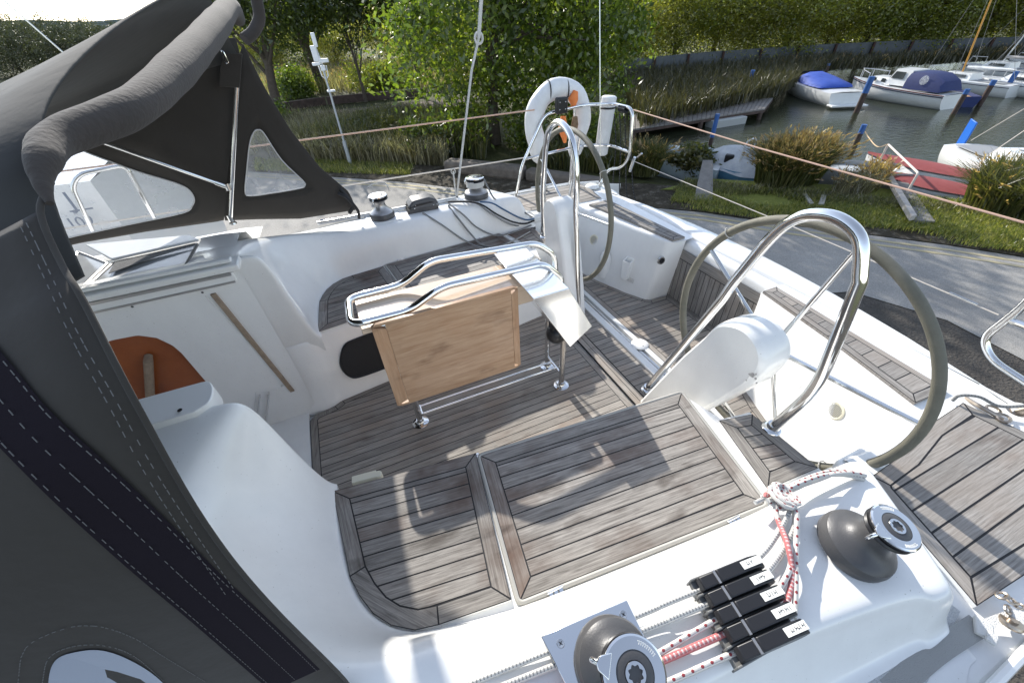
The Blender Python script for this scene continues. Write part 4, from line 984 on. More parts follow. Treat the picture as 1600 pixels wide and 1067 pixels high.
c = P(714,311,y=3.02); mb = MB(); mb.lathe([(.001,.03),(.012,.028),(.022,.0)], c+V((0,0,-.012)), seg=16); mb.build('pad_eye', [BLK], YA)
# genoa track + blue line along the far rail
mb = MB(); mb.box((.28,2.975,.664),(1.0,.03,.014), rotz(-.035)); mb.box((.28,2.975,.675),(1.0,.012,.008), rotz(-.035)); mb.build('sheet_track', [STEELR], YA, bevel=.002)
mb = MB(); mb.box((.215,2.90,.651),(.24,.20,.012)); mb.build('winch_pad', [GEL], YA, bevel=.004)
mb = MB(); mb.tube([P(500,345,y=3.0),P(560,336,y=3.02),P(650,322,y=3.03)], .007, 8); tag(mb.build('rope', [ROPE_B]), 'blue rope running along the edge of the far coaming', 'rope')
# ---- lifebuoy, danbuoy case, light box, lines on the pushpit
LBW = mat('lifebuoy_white', (.74,.75,.76), .45, noise=(12,.2,(.62,.62,.62)), bump=(30,.2))
lbc = P(872,192,y=3.30); U = []
for t in np.linspace(-.68,.68,23)*math.pi:
    U.append(lbc+V((.232*math.sin(t), .0, .235*math.cos(t)+(.02 if abs(t) > 2 else .015))))
U[0] = U[0]+V((-.0,0,-.02)); U[-1] = U[-1]+V((.0,0,-.02))
U = [U[0]+V((.035,0,-.17)),U[0]+V((.022,0,-.13)),U[0]+V((.005,0,-.06))]+U+[U[-1]+V((-.005,0,-.06)),U[-1]+V((-.022,0,-.13)),U[-1]+V((-.035,0,-.17))]
mb = MB(); rad = [.03,.06]+[.074+.003*math.sin(i*1.3) for i in range(len(U)-4)]+[.06,.03]; mb.tube(U, rad, 18, flat=1.0)
lb = tag(mb.build('lifebuoy', [LBW], smooth=60), 'white horseshoe lifebuoy strapped to the far quarter rail', 'lifebuoy')
ORG_F = mat('orange_fabric', (.75,.22,.06), .7)
mb = MB(); mb.tube([lbc+V((.03,-.03,.05)),lbc+V((.02,-.05,-.04)),lbc+V((.045,-.05,-.15))], [.02,.042,.012], 10); mb.build('orange_drogue', [ORG_F], lb)
mb = MB()
for s_ in (-.10,.06): mb.tube([lbc+V((s_+.075*math.cos(a)*.15, .075*math.cos(a), .235+.075*math.sin(a))) for a in np.linspace(0,2*math.pi,21)[:-1]], .005, 6, closed=True)
mb.build('strap', [BLKM], lb)
mb = MB(); mb.tube([u+V((0,-.02,0))+(u-lbc).normalized()*.062 for u in U[2:-2]], .006, 6); mb.build('orange_piping', [ORG_F], lb)
mb = MB(); c = P(897,155,y=3.22); mb.tube([c+V((0,0,-.05)), c+V((-.01,0,.0)), c+V((.012,0,.055))], [.018,.042,.02], 9); tag(mb.build('quoit_pouch', [ORG_F], smooth=50), 'small orange throwing quoit tied on top of the lifebuoy', 'rescue quoit')
mb = MB(); c = P(898,195,y=3.20); mb.tube([c+V((0,0,.06)), c, c+V((.01,0,-.06))], [.02,.03,.012], 9); tag(mb.build('cord_bundle', [mat('dark_cord',(.10,.06,.035),.9,noise=(60,.2,(.3,.2,.12)))], smooth=50), 'dark brown cord bundle hanging inside the lifebuoy', 'cord')
c0 = P(952,152,y=3.18); c1 = P(939,240,y=3.18); mb = MB(); mb.tube([c0+(c0-c1)*.02, c0, c1, c1+(c1-c0)*.03], [.05,.062,.056,.04], 18); dn = tag(mb.build('danbuoy_case', [LBW], smooth=50), 'upright white tube with a black strap near its top on the stern rail', 'canister')
mb = MB(); q = c0.lerp(c1,.17); mb.tube([q+V((.064*math.cos(a),.064*math.sin(a),0)) for a in np.linspace(0,2*math.pi,21)[:-1]], .007, 6, closed=True); mb.build('strap', [BLKM], dn)
mb = MB(); c = P(877,165,y=3.17); mb.box(c, (.10,.05,.115)); bx = mb.build('light_holder', [BLK], bevel=.014, seg=3); tag(bx, 'small black box clamped to the rail in front of the lifebuoy', 'light box')
for sx in (-.025,.025):
    for sz in (-.025,.025):
        mb = MB(); mb.lathe(disc_prof(.005,.003), c+V((sx,-.026,sz)), align((0,-1,0)), seg=10); mb.build('screw', [STEEL], bx)
mb = MB(); c = P(974,170,x=2.225)
for k in range(7): mb.tube([c+V((.022*math.cos(a)+.0, -.04+.013*k, .022*math.sin(a))) for a in np.linspace(0,2*math.pi,15)[:-1]], .0065, 6, closed=True)
hk = tag(mb.build('line_hank', [ROPE_K]), 'hank of black line wrapped on the corner of the stern rail', 'rope')
for k, dx in enumerate((960,968,976,984)):
    mb = MB(); mb.tube(catmull([P(dx,178,x=2.24),P(dx+2,230,x=2.25+.02*k),P(dx-3+3*k,300,x=2.3),P(dx+6*k,340,x=2.36)], 6), .005, 6); mb.build('hanging_tail', [ROPE_K], hk)
# ---- right hand edge: stern fittings
SH = mat('tarnished_steel', (.42,.36,.30), .35, metal=1)
mb = MB(); c = P(1508,628,z=.52)
mb.tube(catmull([P(1488,626,z=.51),P(1500,618,z=.54),P(1530,620,z=.545),P(1560,634,z=.53),P(1600,634,z=.54),P(1640,628,z=.55)],8), .006, 8)
tag(mb.build('stern_line', [ROPE_GD]), 'thin grey line running across the near stern corner', 'rope')
mb = MB(); mb.tube(catmull([P(1510,622,z=.50),P(1530,634,z=.515),P(1550,645,z=.515),P(1566,655,z=.505)],6), .008, 8); mb.tube([P(1552,640,z=.515)+V((.02*math.cos(a),.02*math.sin(a),0)) for a in np.linspace(0,2*math.pi,13)[:-1]], .005, 6, closed=True); mb.tube([P(1568,653,z=.512)+V((.024*math.cos(a),.018*math.sin(a),0)) for a in np.linspace(0,2*math.pi,13)[:-1]], .005, 6, closed=True)
mb.build('shackle', [SH], YA)
mb = MB(); c = P(1585,645,z=.49); mb.lathe([(.001,0),(.034,0),(.032,.008),(.02,.012)], c, seg=20); mb.tube([c, c+V((.01,-.03,.06))], .014, 10); mb.build('stanchion_base', [SH], YA)
# shackles, block and webbing strap at the bottom right
STRAP = mat('webbing', (.70,.69,.66), .8, bump=(500,.6))
mb = MB(); pth = [P(1520,985,z=.50),P(1560,968,z=.512),P(1592,960,z=.53),P(1630,952,z=.55)]
pth2 = [P(1390,1080,z=.498),P(1460,1020,z=.499),P(1530,975,z=.503)]
def ribbon(path, w_, m_, label, up=V((0,0,1))):
    mb = MB(); path = catmull(path, 6); L = []
    for i, p in enumerate(path):
        t = (path[min(i+1,len(path)-1)]-path[max(i-1,0)]).normalized(); s_ = t.cross(up).normalized(); L.append([p-s_*w_/2-V((0,0,.001)), p-s_*w_/2+V((0,0,.001)), p+s_*w_/2+V((0,0,.001)), p+s_*w_/2-V((0,0,.001))])
    mb.grid(L, closed=True); mb.poly(L[0]); mb.poly(L[-1][::-1]); return mb
o = ribbon(pth, .022, STRAP, '').build('webbing_strap', [STRAP]); tag(o, 'white webbing strap knotted to the shackle at the bottom right corner', 'strap')
kb = MB(); c = P(1537,982,z=.51); kb.box(c, (.045,.035,.012), rotz(.5)); kb.box(c+V((-.012,-.018,.006)), (.03,.02,.008), rotz(.2)); kb.build('strap_knot', [STRAP], o, bevel=.003)
o = ribbon(pth2, .045, STRAP, '').build('jackstay', [mat('old_webbing', (.34,.34,.33), .9, bump=(500,.5))]); tag(o, 'flat grey webbing jackstay lying along the near side deck', 'strap')
mb = MB()
for (px,py,r_) in ((1566,930,.012),(1580,938,.015),(1592,946,.012),(1575,952,.011)):
    mb.tube([P(px,py,z=.53)+V((r_*math.cos(a), r_*.7*math.sin(a), r_*.5*math.cos(a+px))) for a in np.linspace(0,2*math.pi,13)[:-1]], .0035, 6, closed=True)
tag(mb.build('shackle_chain', [SH]), 'tarnished shackles linked at the edge of the near quarter deck', 'shackle')
mb = MB(); c = P(1578,975,z=.51); mb.lathe([(.001,.012),(.022,.012),(.024,.006),(.022,0),(.001,0)], c, align((.3,.2,1)), seg=22); mb.lathe([(.001,.018),(.010,.018),(.010,.012)], c, align((.3,.2,1)), seg=14); tag(mb.build('turning_block', [SH]), 'small tarnished block hanging from the shackles', 'block')
# grey non-skid on the near side deck
mb = MB(); mb.prism([P(a,b,z=.4975) for a,b in ((1275,1100),(1200,1180),(1395,1180),(1500,955),(1487,945))], (0,0,.0015)); mb.build('nonskid', [mat('nonskid_pale', (.55,.56,.56), .7, bump=(260,.9))], YA)
for px, py in ((1469,955),(1472,960),(1466,961),(1445,938),(1458,934)):
    mb = MB(); mb.lathe([(.0001,.0012),(.0025,.0008),(.003,0)], P(px,py,z=.500), seg=6)
    mb.build('grit_speck', [INK], YA)

# ================================================================== sprayhood
CANV = mat('grey_canvas', (.043,.039,.034), .95, spec=.2, bump=(15,.4), noise=(3,.3,(.052,.048,.045)), sheen=.1)
CANVB = mat('blue_black_band', (.012,.009,.012), .9, spec=.15, bump=(900,.12), noise=(4,.3,(.014,.011,.017)))
CANVR = mat('roof_canvas', (.036,.036,.035), .9, bump=(16,.25), noise=(2,.3,(.050,.050,.048)), sheen=.05)
PADC = mat('faded_padding', (.036,.032,.029), .95, bump=(120,.2), noise=(9,.25,(.050,.041,.037)), sheen=.08)
STITCH = mat('stitching', (.13,.13,.13), .8)
HO = thing('sprayhood', 'dark grey canvas sprayhood with clear windows and a padded grab rail', 'sprayhood', (-.6,YC,.8))
def clear_mat():
    M = bpy.data.materials.new('clear_vinyl'); M.use_nodes = True; n = M.node_tree.nodes; l = M.node_tree.links
    for q in list(n): n.remove(q)
    out = n.new('ShaderNodeOutputMaterial'); mx = n.new('ShaderNodeMixShader'); tr = n.new('ShaderNodeBsdfTransparent'); g = n.new('ShaderNodeBsdfPrincipled')
    tr.inputs[0].default_value = (.93,.94,.95,1); g.inputs['Base Color'].default_value = (.75,.76,.78,1); g.inputs['Roughness'].default_value = .18; g.inputs['Transmission Weight'].default_value = 0
    tc = n.new('ShaderNodeTexCoord'); t = n.new('ShaderNodeTexNoise'); t.inputs['Scale'].default_value = 9; t.inputs['Detail'].default_value = 7; l.new(tc.outputs['Object'], t.inputs['Vector'])
    mr = n.new('ShaderNodeMapRange'); mr.inputs[1].default_value = .3; mr.inputs[2].default_value = .75; mr.inputs[3].default_value = .16; mr.inputs[4].default_value = .42; l.new(t.outputs['Fac'], mr.inputs[0])
    l.new(mr.outputs[0], mx.inputs[0]); l.new(tr.outputs[0], mx.inputs[1]); l.new(g.outputs[0], mx.inputs[2]); l.new(mx.outputs[0], out.inputs[0]); return M
VINYL = clear_mat()
def fyz(px, py):  # far canvas side leans inboard towards its top
    y_ = 2.86
    for _ in range(25):
        q = P(px,py,y=y_); y_ = .5*y_+.5*(2.90-.14*max(0,(q.z-.8)))
    return P(px,py,y=y_)
outl = [(-60,430),(60,397),(120,381),(230,362),(345,345),(400,342),(470,342),(558,328),(545,300),(500,262),(455,205),(415,140),(387,85),(380,40),(372,-10),(330,-20),(250,30),(100,120),(-60,200)]
w1_ = [(60,425) if False else (84,374),(88,350),(60,300),(70,240),(98,226),(150,244),(215,268),(285,290),(303,308),(300,322),(285,333),(200,351),(130,366)]
w2_ = [(383,300),(385,270),(390,225),(397,206),(404,203),(412,208),(440,250),(474,283),(476,290),(470,294),(430,301),(392,306)]
# canvas panels split between the two windows and joined as one mesh
def bridge_fill(mb, outer_px, hole_px, N=150, sub_=5):
    o3 = [fyz(*q) for q in outer_px]; h3 = catmull([fyz(*q) for q in hole_px], 4, True); c = sum(h3, V((0,0,0)))/len(h3)
    def hit(poly, a):
        dx, dz = math.cos(a), math.sin(a); best = None
        for i in range(len(poly)):
            p = poly[i]; q = poly[(i+1) % len(poly)]; ex, ez = q.x-p.x, q.z-p.z; den = dx*ez-dz*ex
            if abs(den) < 1e-12: continue
            t = ((p.x-c.x)*ez-(p.z-c.z)*ex)/den; u = ((p.x-c.x)*dz-(p.z-c.z)*dx)/den
            if t > 0 and -1e-6 <= u <= 1+1e-6 and (best is None or t < best[0]): best = (t, p.lerp(q, min(max(u,0),1)))
        return best[1]
    A = [hit(o3, 2*math.pi*k/N) for k in range(N)]; B = [hit(h3, 2*math.pi*k/N) for k in range(N)]
    mb.grid([[a.lerp(b, t) for a, b in zip(A, B)] for t in np.linspace(0,1,sub_)], closed=True); return B
cv = MB()
left = [(-60,430),(60,397),(120,381),(230,362),(350,345),(352,300),(372,135),(376,60),(330,60),(250,60),(130,190),(0,215),(-60,230)]
right = [(350,345),(400,343),(470,342),(558,328),(545,300),(500,262),(455,205),(415,140),(387,85),(376,60),(372,135),(352,300)]
B1 = bridge_fill(cv, left, w1_); B2 = bridge_fill(cv, right, w2_)
# turn the canvas over with thickness
sidep = cv.build('side_panel', [CANV], HO, smooth=60); sm = sidep.modifiers.new('solid','SOLIDIFY'); sm.thickness = .003
for B_ in (B1, B2):
    mb = MB(); mb.poly(B_); wv = mb.build('window', [VINYL], HO, smooth=0)
    mb = MB(); mb.tube([p+V((0,-.003,0)) for p in B_], .0035, 6, closed=True); mb.build('window_edge', [mat('window_welt',(.5,.5,.5),.5)], wv)
# stainless bow and strut on the far side
pa_, pb_ = fyz(371,132), fyz(361,338); 
for p in (pa_,pb_): p.y -= .035
mb = MB(); mb.tube([pa_+(pa_-pb_)*.02, pb_], .0125, 14); bw = mb.build('bow_tube', [STEEL], HO, smooth=60)
mb = MB(); mb.tube([pb_+V((0,0,.02)), pb_+V((0,0,-.02))], .016, 10); mb.lathe([(.001,0),(.022,0),(.02,.008)], pb_+V((0,0,-.035)), seg=18); mb.build('deck_hinge', [STEELR], bw)
s0 = fyz(357,289); s1 = fyz(125,203); s0.y -= .04; s1.y -= .06
mb = MB(); mb.tube([s0, s1+(s1-s0)*.1], .010, 12); st_ = mb.build('strut', [STEEL], HO, smooth=60)
mb = MB(); mb.tube([s0, s0.lerp(s1,.10)], .0145, 12); mb.tube([s0+V((.0,0,.018)), s0+V((0,0,-.018))], .017, 12); mb.build('clamp', [STEELR], st_)
# fabric pocket round the bow, zip, pull
mb = MB(); pk_ = [fyz(a,b) for a,b in ((352,82),(380,84),(376,136),(344,134),(346,104))]
mb.prism([p+V((0,-.052,0)) for p in pk_], (0,.012,0)); mb.build('bow_pocket', [CANV], HO, bevel=.003)
zp = catmull([fyz(a,b)+V((0,-.06,0)) for a,b in ((306,38),(320,48),(333,62),(342,78))], 6)
mb = MB(); mb.tube(zp, .0055, 8); zo = mb.build('zip', [mat('zip_grey',(.30,.30,.30),.5,bump=(900,1))], HO)
mb = MB(); mb.tube(fillet([fyz(348,77)+V((0,-.07,0)),fyz(352,80)+V((0,-.075,0)),fyz(360,96)+V((0,-.08,0)),fyz(356,98)+V((0,-.08,0)),fyz(349,82)+V((0,-.075,0))],.004,3,True), .0028, 6, closed=True); mb.build('zip_pull', [STEEL], zo)
# roof: arch from the far corner over to the near corner
def hoop(x, top, y0, y1, zs, n=26, yc=1.52):
    """a hoop cross-section: starts low at y0, rises to a flat crown, ends low at y1"""
    pts = []
    for t in np.linspace(-1,1,n):
        s_ = math.copysign(abs(t)**.62, t) if False else t
        y = yc+(y1-y0)/2*math.sin(s_*math.pi/2)
        z = zs+(top-zs)*(max(0, math.cos(s_*math.pi/2)))**.42
        pts.append(V((x, y, z)))
    return pts
ha = [(-.275,.52,1.555),(-.285,.585,1.615),(-.287,.66,1.672),(-.285,.80,1.712),(-.275,1.05,1.755),(-.26,1.4,1.80),(-.25,1.8,1.84),(-.26,2.2,1.865),(-.275,2.5,1.85),(-.285,2.66,1.80),(-.285,2.74,1.70),(-.28,2.78,1.62)]
hb_ = [(-.80,.42,1.42),(-.82,.48,1.51),(-.83,.60,1.56),(-.84,.80,1.585),(-.84,1.1,1.60),(-.84,1.4,1.605),(-.84,1.8,1.60),(-.83,2.2,1.60),(-.82,2.5,1.60),(-.81,2.68,1.59),(-.80,2.76,1.57),(-.79,2.80,1.55)]
hc = [(-1.35,.30,1.12),(-1.40,.40,1.24),(-1.44,.55,1.30),(-1.46,.8,1.33),(-1.48,1.1,1.345),(-1.48,1.4,1.35),(-1.48,1.8,1.37),(-1.46,2.2,1.41),(-1.43,2.5,1.44),(-1.40,2.68,1.44),(-1.36,2.78,1.43),(-1.32,2.83,1.42)]
hd = [(-1.75,.28,.80),(-1.95,.45,.88),(-2.1,.62,.92),(-2.2,.9,.94),(-2.25,1.2,.95),(-2.25,1.5,.95),(-2.25,1.8,.95),(-2.2,2.1,.93),(-2.1,2.4,.90),(-1.95,2.6,.87),(-1.85,2.75,.83),(-1.75,2.86,.78)]
H = [catmull([V(p) for p in h], 5) for h in (ha,hb_,hc,hd)]
rf = MB(); rows = []
def rowlerp(A, B, t, sag): return [a.lerp(b, t)+V((0,0,-sag*math.sin(math.pi*t))) for a, b in zip(A, B)]
for (A, B, n_) in ((H[0],H[1],6),(H[1],H[2],6)):
    for k in range(n_): rows.append(rowlerp(A, B, k/n_, .012))
rows.append(H[2]); rf.grid(rows)
ro = rf.build('roof', [CANVR], HO, smooth=70); sm = ro.modifiers.new('solid','SOLIDIFY'); sm.thickness = .004
wf = MB(); wf.grid([H[2], rowlerp(H[2],H[3],.12,0)]); wf.grid([rowlerp(H[2],H[3],.9,0), H[3]]); wo = wf.build('windscreen_frame', [CANVR], HO, smooth=70)
wg = MB(); wg.grid([rowlerp(H[2],H[3],.12,0), rowlerp(H[2],H[3],.5,0), rowlerp(H[2],H[3],.9,0)]); wg.build('windscreen', [VINYL], HO, smooth=70)
# near canvas side: outer face of the hood, very close to the camera
edge = [(-.262,.27,.70)] + [tuple(P(a,b,y=c)) for a,b,c in ((540,1064,.30),(420,944,.305),(320,820,.32),(210,630,.36),(129,472,.43),(96,417,.47),(61,333,.52),(78,285,.56))]
edge = catmull([V(p) for p in edge], 6); front = [V((-1.75,.26,.78)),V((-1.7,.27,.85)),V((-1.6,.28,.95)),V((-1.5,.29,1.02)),V((-1.42,.30,1.08)),V((-1.36,.305,1.12)),V((-1.1,.37,1.30)),V((-.80,.43,1.45))]
front = catmull(front, 6)
ns = MB(); rws = []
for t in np.linspace(0,1,26):
    rws.append([a.lerp(b, t)+V((0,-.018*math.sin(math.pi*t)*math.sin(math.pi*min(1,i/len(edge)*1.1)),0)) for i,(a,b) in enumerate(zip(edge,front))])
ns.grid(rws, flip=True)
no = ns.build('side_panel', [CANV], HO, smooth=70); sm = no.modifiers.new('solid','SOLIDIFY'); sm.thickness = .002
# blue-black reinforcing band and stitch lines on the near side, on the canvas surface
def onside(px, py, off=.0015):
    off = off+.004
    """where the ray through a photo pixel meets the near canvas"""
    d = RX*((px-800)/FPX)+DN*((py-533.5)/FPX)+_f; d = V(d); o_ = V((0,0,CAMZ)); best = None
    for i in range(len(rws)-1):
        for j in range(len(rws[0])-1):
            a,b,c,e = rws[i][j],rws[i][j+1],rws[i+1][j+1],rws[i+1][j]
            for tri in ((a,b,c),(a,c,e)):
                e1 = tri[1]-tri[0]; e2 = tri[2]-tri[0]; h = d.cross(e2); det = e1.dot(h)
                if abs(det) < 1e-12: continue
                s_ = o_-tri[0]; u = s_.dot(h)/det; q = s_.cross(e1); v_ = d.dot(q)/det; t = e2.dot(q)/det
                if u > -.02 and v_ > -.02 and u+v_ < 1.02 and t > .02 and (best is None or t < best): best = t
    if best is None: return None
    p = o_+d*best; return p - d.normalized()*off
band_hi = [(-40,510),(0,547),(76,640),(172,728),(248,800),(344,896),(425,972),(500,1045)]
band_lo = [(-40,660),(0,700),(80,780),(200,888),(300,972),(424,1080)]
def samp(poly, n_):
    q = catmull([V((a,b,0)) for a,b in poly], 10); return [q[int(round(i*(len(q)-1)/(n_-1)))] for i in range(n_)]
hi, lo = samp(band_hi, 16), samp(band_lo, 16)
bn = MB(); A = []; 
for k in range(16):
    a = onside(hi[k].x, hi[k].y, .003); b = onside(lo[k].x, lo[k].y, .003)
    if a is None or b is None: continue
    A.append([onside(*(hi[k].lerp(lo[k], t).xy), .003) or a.lerp(b, t) for t in (0,.25,.5,.75,1)])
bn.grid(A); bo = bn.build('reinforcing_band', [CANVB], HO, smooth=70)
def stitch(poly, name_parent, dash=.006, gap_=.0045, r_=.00042, off=.0035):
    pts = [onside(q.x, q.y, off) for q in samp(poly, 26)]; pts = [p for p in pts if p is not None]
    mb = MB(); L = 0; i = 0
    for a, b in zip(pts, pts[1:]):
        d = (b-a); l_ = d.length
        if l_ < 1e-5 or l_ > .3: continue
        d.normalize(); t = 0
        while t+dash < l_: mb.tube([a+d*t, a+d*(t+dash)], r_, 4); t += dash+gap_
    if mb.v: mb.build('stitching', [STITCH], name_parent, smooth=0)
for f_ in (.07,.5,.93):
    stitch([(a[0]*(1-f_)+b[0]*f_, a[1]*(1-f_)+b[1]*f_) for a, b in zip([(q.x,q.y) for q in hi], [(q.x,q.y) for q in lo])], bo, off=.005)
stitch([(30,325),(84,439),(122,521),(178,620),(240,732),(310,840),(368,924)], no)
stitch([(22,332),(74,445),(112,529),(168,630),(228,742),(298,850),(356,934)], no)
stitch([(66,1067),(76,1028),(112,1010),(160,1008),(208,1024),(256,1064)], no, dash=.003, gap_=.002)
stitch([(28,1067),(40,1012),(100,982),(152,978),(208,996),(260,1028),(320,1064)], no, dash=.003, gap_=.002)
# window in the near side, bottom left
ring = [onside(q.x,q.y,.004) for q in catmull([V((a,b,0)) for a,b in ((78,1110),(76,1060),(88,1030),(120,1018),(160,1016),(205,1032),(250,1062),(290,1110))], 6)]
if all(p is not None for p in ring):
    mb = MB(); mb.poly(ring); mb.build('window', [mat('pale_vinyl', (.30,.33,.40), .2)], HO, smooth=0)
# hem of the near aft edge
mb = MB(); mb.tube([p+V((.001,0,0)) for p in edge], .0028, 8); mb.build('hem', [CANV], HO, smooth=60)
# padded grab rail above the aft edge of the roof
pad = [tuple(P(78,318,y=.53)),tuple(P(66,285,y=.555)),tuple(P(68,250,y=.59)),tuple(P(95,215,y=.66)),(-.232,.80,1.668),(-.215,1.05,1.69),(-.20,1.4,1.725),(-.19,1.8,1.765),(-.19,2.2,1.80),(-.20,2.5,1.80),(-.21,2.66,1.77)]
rad_ = [.003,.008,.014,.019,.024,.029,.033,.034,.034,.032,.028]
pc_ = catmull([V(p) for p in pad], 8); rr_ = np.interp(np.linspace(0,1,len(pc_)), np.linspace(0,1,11), rad_)
rr_ = [r_*(1+.025*math.sin(i*.5)+.015*math.sin(i*1.3)) for i, r_ in enumerate(rr_)]
mb = MB(); mb.tube(pc_, rr_, 20); po = mb.build('grab_rail_padding', [PADC], HO, smooth=70)
mb = MB(); sq = [P(393,-30,y=3.0),P(402,5,y=3.0),P(405,30,y=3.0),P(396,50,y=2.97),P(382,62,y=2.93)]
mb.tube(catmull(sq, 6), .028, 12); mb.build('side_grab_handle', [PADC], HO, smooth=60)

# black strap bundle at the aft foot of the hood, and the shroud seen above it
mb = MB(); b_ = fyz(545,318)
mb.tube(catmull([fyz(528,300)+V((0,-.03,0)),fyz(540,305)+V((0,-.05,0)),fyz(550,318)+V((0,-.05,0)),fyz(545,330)+V((0,-.04,0))],6), .012, 8)
mb.tube(catmull([fyz(532,296)+V((0,-.02,.01)),fyz(548,312)+V((0,-.06,0)),fyz(558,326)+V((0,-.05,0)),fyz(560,338)+V((0,-.04,0))],6), .010, 8); mb.build('hold_down_strap', [BLKM], HO)
mb = MB(); a_ = P(0,-4,y=3.2); c_ = P(98,82,y=3.2); mb.tube([a_+(a_-c_)*6, a_, c_, c_+(c_-a_)*.8], .004, 6); mb.build('shroud', [STEELR], YA, label='thin wire shroud against the sky at the left')
# ================================================================== surroundings
G = -1.7; WZ = -2.12
def struct(o, kind='structure'): o['kind'] = kind; return o
def GP(px, py, z=G): return P(px,py,z=z)
def gmat(name, stops, scale, rough=.95, bump=(60,.5), scale2=None):
    M = bpy.data.materials.new(name); M.use_nodes = True; n = M.node_tree.nodes; l = M.node_tree.links; b = n['Principled BSDF']; b.inputs['Roughness'].default_value = rough; b.inputs['Specular IOR Level'].default_value = .25
    tc = n.new('ShaderNodeTexCoord'); t = n.new('ShaderNodeTexNoise'); t.inputs['Scale'].default_value = scale; t.inputs['Detail'].default_value = 10; t.inputs['Roughness'].default_value = .75; l.new(tc.outputs['Object'], t.inputs['Vector'])
    r = n.new('ShaderNodeValToRGB'); 
    while len(r.color_ramp.elements) < len(stops): r.color_ramp.elements.new(.5)
    for e, (p, c) in zip(r.color_ramp.elements, stops): e.position = p; e.color = (*c, 1)
    l.new(t.outputs['Fac'], r.inputs[0])
    t2 = n.new('ShaderNodeTexNoise'); t2.inputs['Scale'].default_value = scale2 or scale*14; t2.inputs['Detail'].default_value = 6; t2.inputs['Roughness'].default_value = .8; l.new(tc.outputs['Object'], t2.inputs['Vector'])
    mr = n.new('ShaderNodeMapRange'); mr.inputs[1].default_value = .3; mr.inputs[2].default_value = .7; mr.inputs[3].default_value = .55; mr.inputs[4].default_value = 1.45; l.new(t2.outputs['Fac'], mr.inputs[0])
    vm = n.new('ShaderNodeVectorMath'); vm.operation = 'SCALE'; l.new(r.outputs[0], vm.inputs[0]); l.new(mr.outputs[0], vm.inputs[3]); l.new(vm.outputs[0], b.inputs['Base Color'])
    bp = n.new('ShaderNodeBump'); bp.inputs['Strength'].default_value = bump[1]; bp.inputs['Distance'].default_value = .03; t3 = n.new('ShaderNodeTexNoise'); t3.inputs['Scale'].default_value = bump[0]; t3.inputs['Detail'].default_value = 6; l.new(tc.outputs['Object'], t3.inputs['Vector']); l.new(t3.outputs['Fac'], bp.inputs['Height']); l.new(bp.outputs[0], b.inputs['Normal'])
    return M
M_GROUND = gmat('soil_and_grass', [(.30,(.035,.032,.018)),(.5,(.06,.065,.022)),(.68,(.10,.09,.045))], .5)
M_GRAVEL = gmat('gravel', [(.3,(.045,.04,.036)),(.55,(.075,.068,.06)),(.75,(.15,.135,.115))], 1.6, scale2=38, bump=(34,1.0))
M_ROAD = gmat('asphalt', [(.3,(.23,.22,.205)),(.7,(.34,.325,.30))], .8, rough=.85, scale2=70, bump=(120,.25))
M_PATH = gmat('pale_path', [(.3,(.11,.085,.07)),(.7,(.22,.18,.15))], 1.2)
M_LIT = gmat('leaf_litter', [(.3,(.028,.022,.014)),(.52,(.06,.05,.035)),(.7,(.20,.18,.15))], 5, scale2=50, bump=(40,1))
M_VERGE = gmat('verge_grass', [(.32,(.09,.075,.035)),(.45,(.17,.19,.04)),(.7,(.27,.29,.07))], 1.4, scale2=40, bump=(60,1))
# creek outline at water level
creek_px = [(925,235),(990,262),(1060,285),(1150,300),(1250,300),(1370,312),(1450,335),(1520,350),(1620,370),(1900,440)]
creek = [GP(*q, z=WZ) for q in creek_px]
far_px = [(1600,84),(1480,88),(1380,98),(1300,106),(1225,112),(1195,148),(1010,172),(925,190)]
creek += [V((80,-12,0)), V((110,30,0))] + [GP(*q, z=WZ) for q in far_px]
cp2 = np.array([(p.x,p.y) for p in creek])
def inside_dist(x, y):
    n = len(cp2); a = cp2; b = np.roll(cp2,-1,0); ins = np.zeros_like(x, bool); dmin = np.full_like(x, 1e9)
    for i in range(n):
        ax,ay = a[i]; bx,by = b[i]
        c = ((ay > y) != (by > y)) & (x < (bx-ax)*(y-ay)/(by-ay+1e-12)+ax); ins ^= c
        ex, ey = bx-ax, by-ay; t = np.clip(((x-ax)*ex+(y-ay)*ey)/(ex*ex+ey*ey), 0, 1); dmin = np.minimum(dmin, np.hypot(x-ax-t*ex, y-ay-t*ey))
    return np.where(ins, -dmin, dmin)
xs = np.concatenate([[-1500,-600,-250,-120,-70], np.arange(-45,75,.75), [90,120,200,400,900,1500]]); ys = np.concatenate([[-1500,-500,-150,-60,-30], np.arange(-15,80,.75), [95,130,200,400,800,1500]])
X_, Y_ = np.meshgrid(xs, ys); D_ = inside_dist(X_, Y_)
Z_ = np.where(D_ > 0, G - .0 - .5*np.exp(-D_/.8)*.9, G-.6-.6*np.clip(-D_/2,0,1)); Z_ = np.where(D_ > 3, G-.03, Z_); Z_ = np.minimum(Z_, G-.03)
far_ = np.hypot(X_,Y_)
Z_ = np.where(far_ > 300, G-.03, Z_)
gm = MB(); gm.grid([[V((X_[i,j],Y_[i,j],Z_[i,j])) for j in range(len(xs))] for i in range(len(ys))])
go = gm.build('ground', [M_GROUND], smooth=180); struct(go)
def sheet(name, pts, z, m_, kind='structure'):
    mb = MB(); mb.poly([V((p[0],p[1],z)) for p in pts]); o = mb.build(name, [m_], smooth=0); return struct(o, kind)
rf_ = [GP(q[0],q[1]) for q in ((300,262),(511,276),(640,285),(737,297),(880,316),(1000,323),(1100,332),(1240,353),(1350,366),(1480,383),(1600,402),(1800,440))]
road_far = [V((-60, rf_[0].y+4, 0)), V((-14, rf_[0].y+1.6, 0))] + rf_ + [V((40,-14,0))]
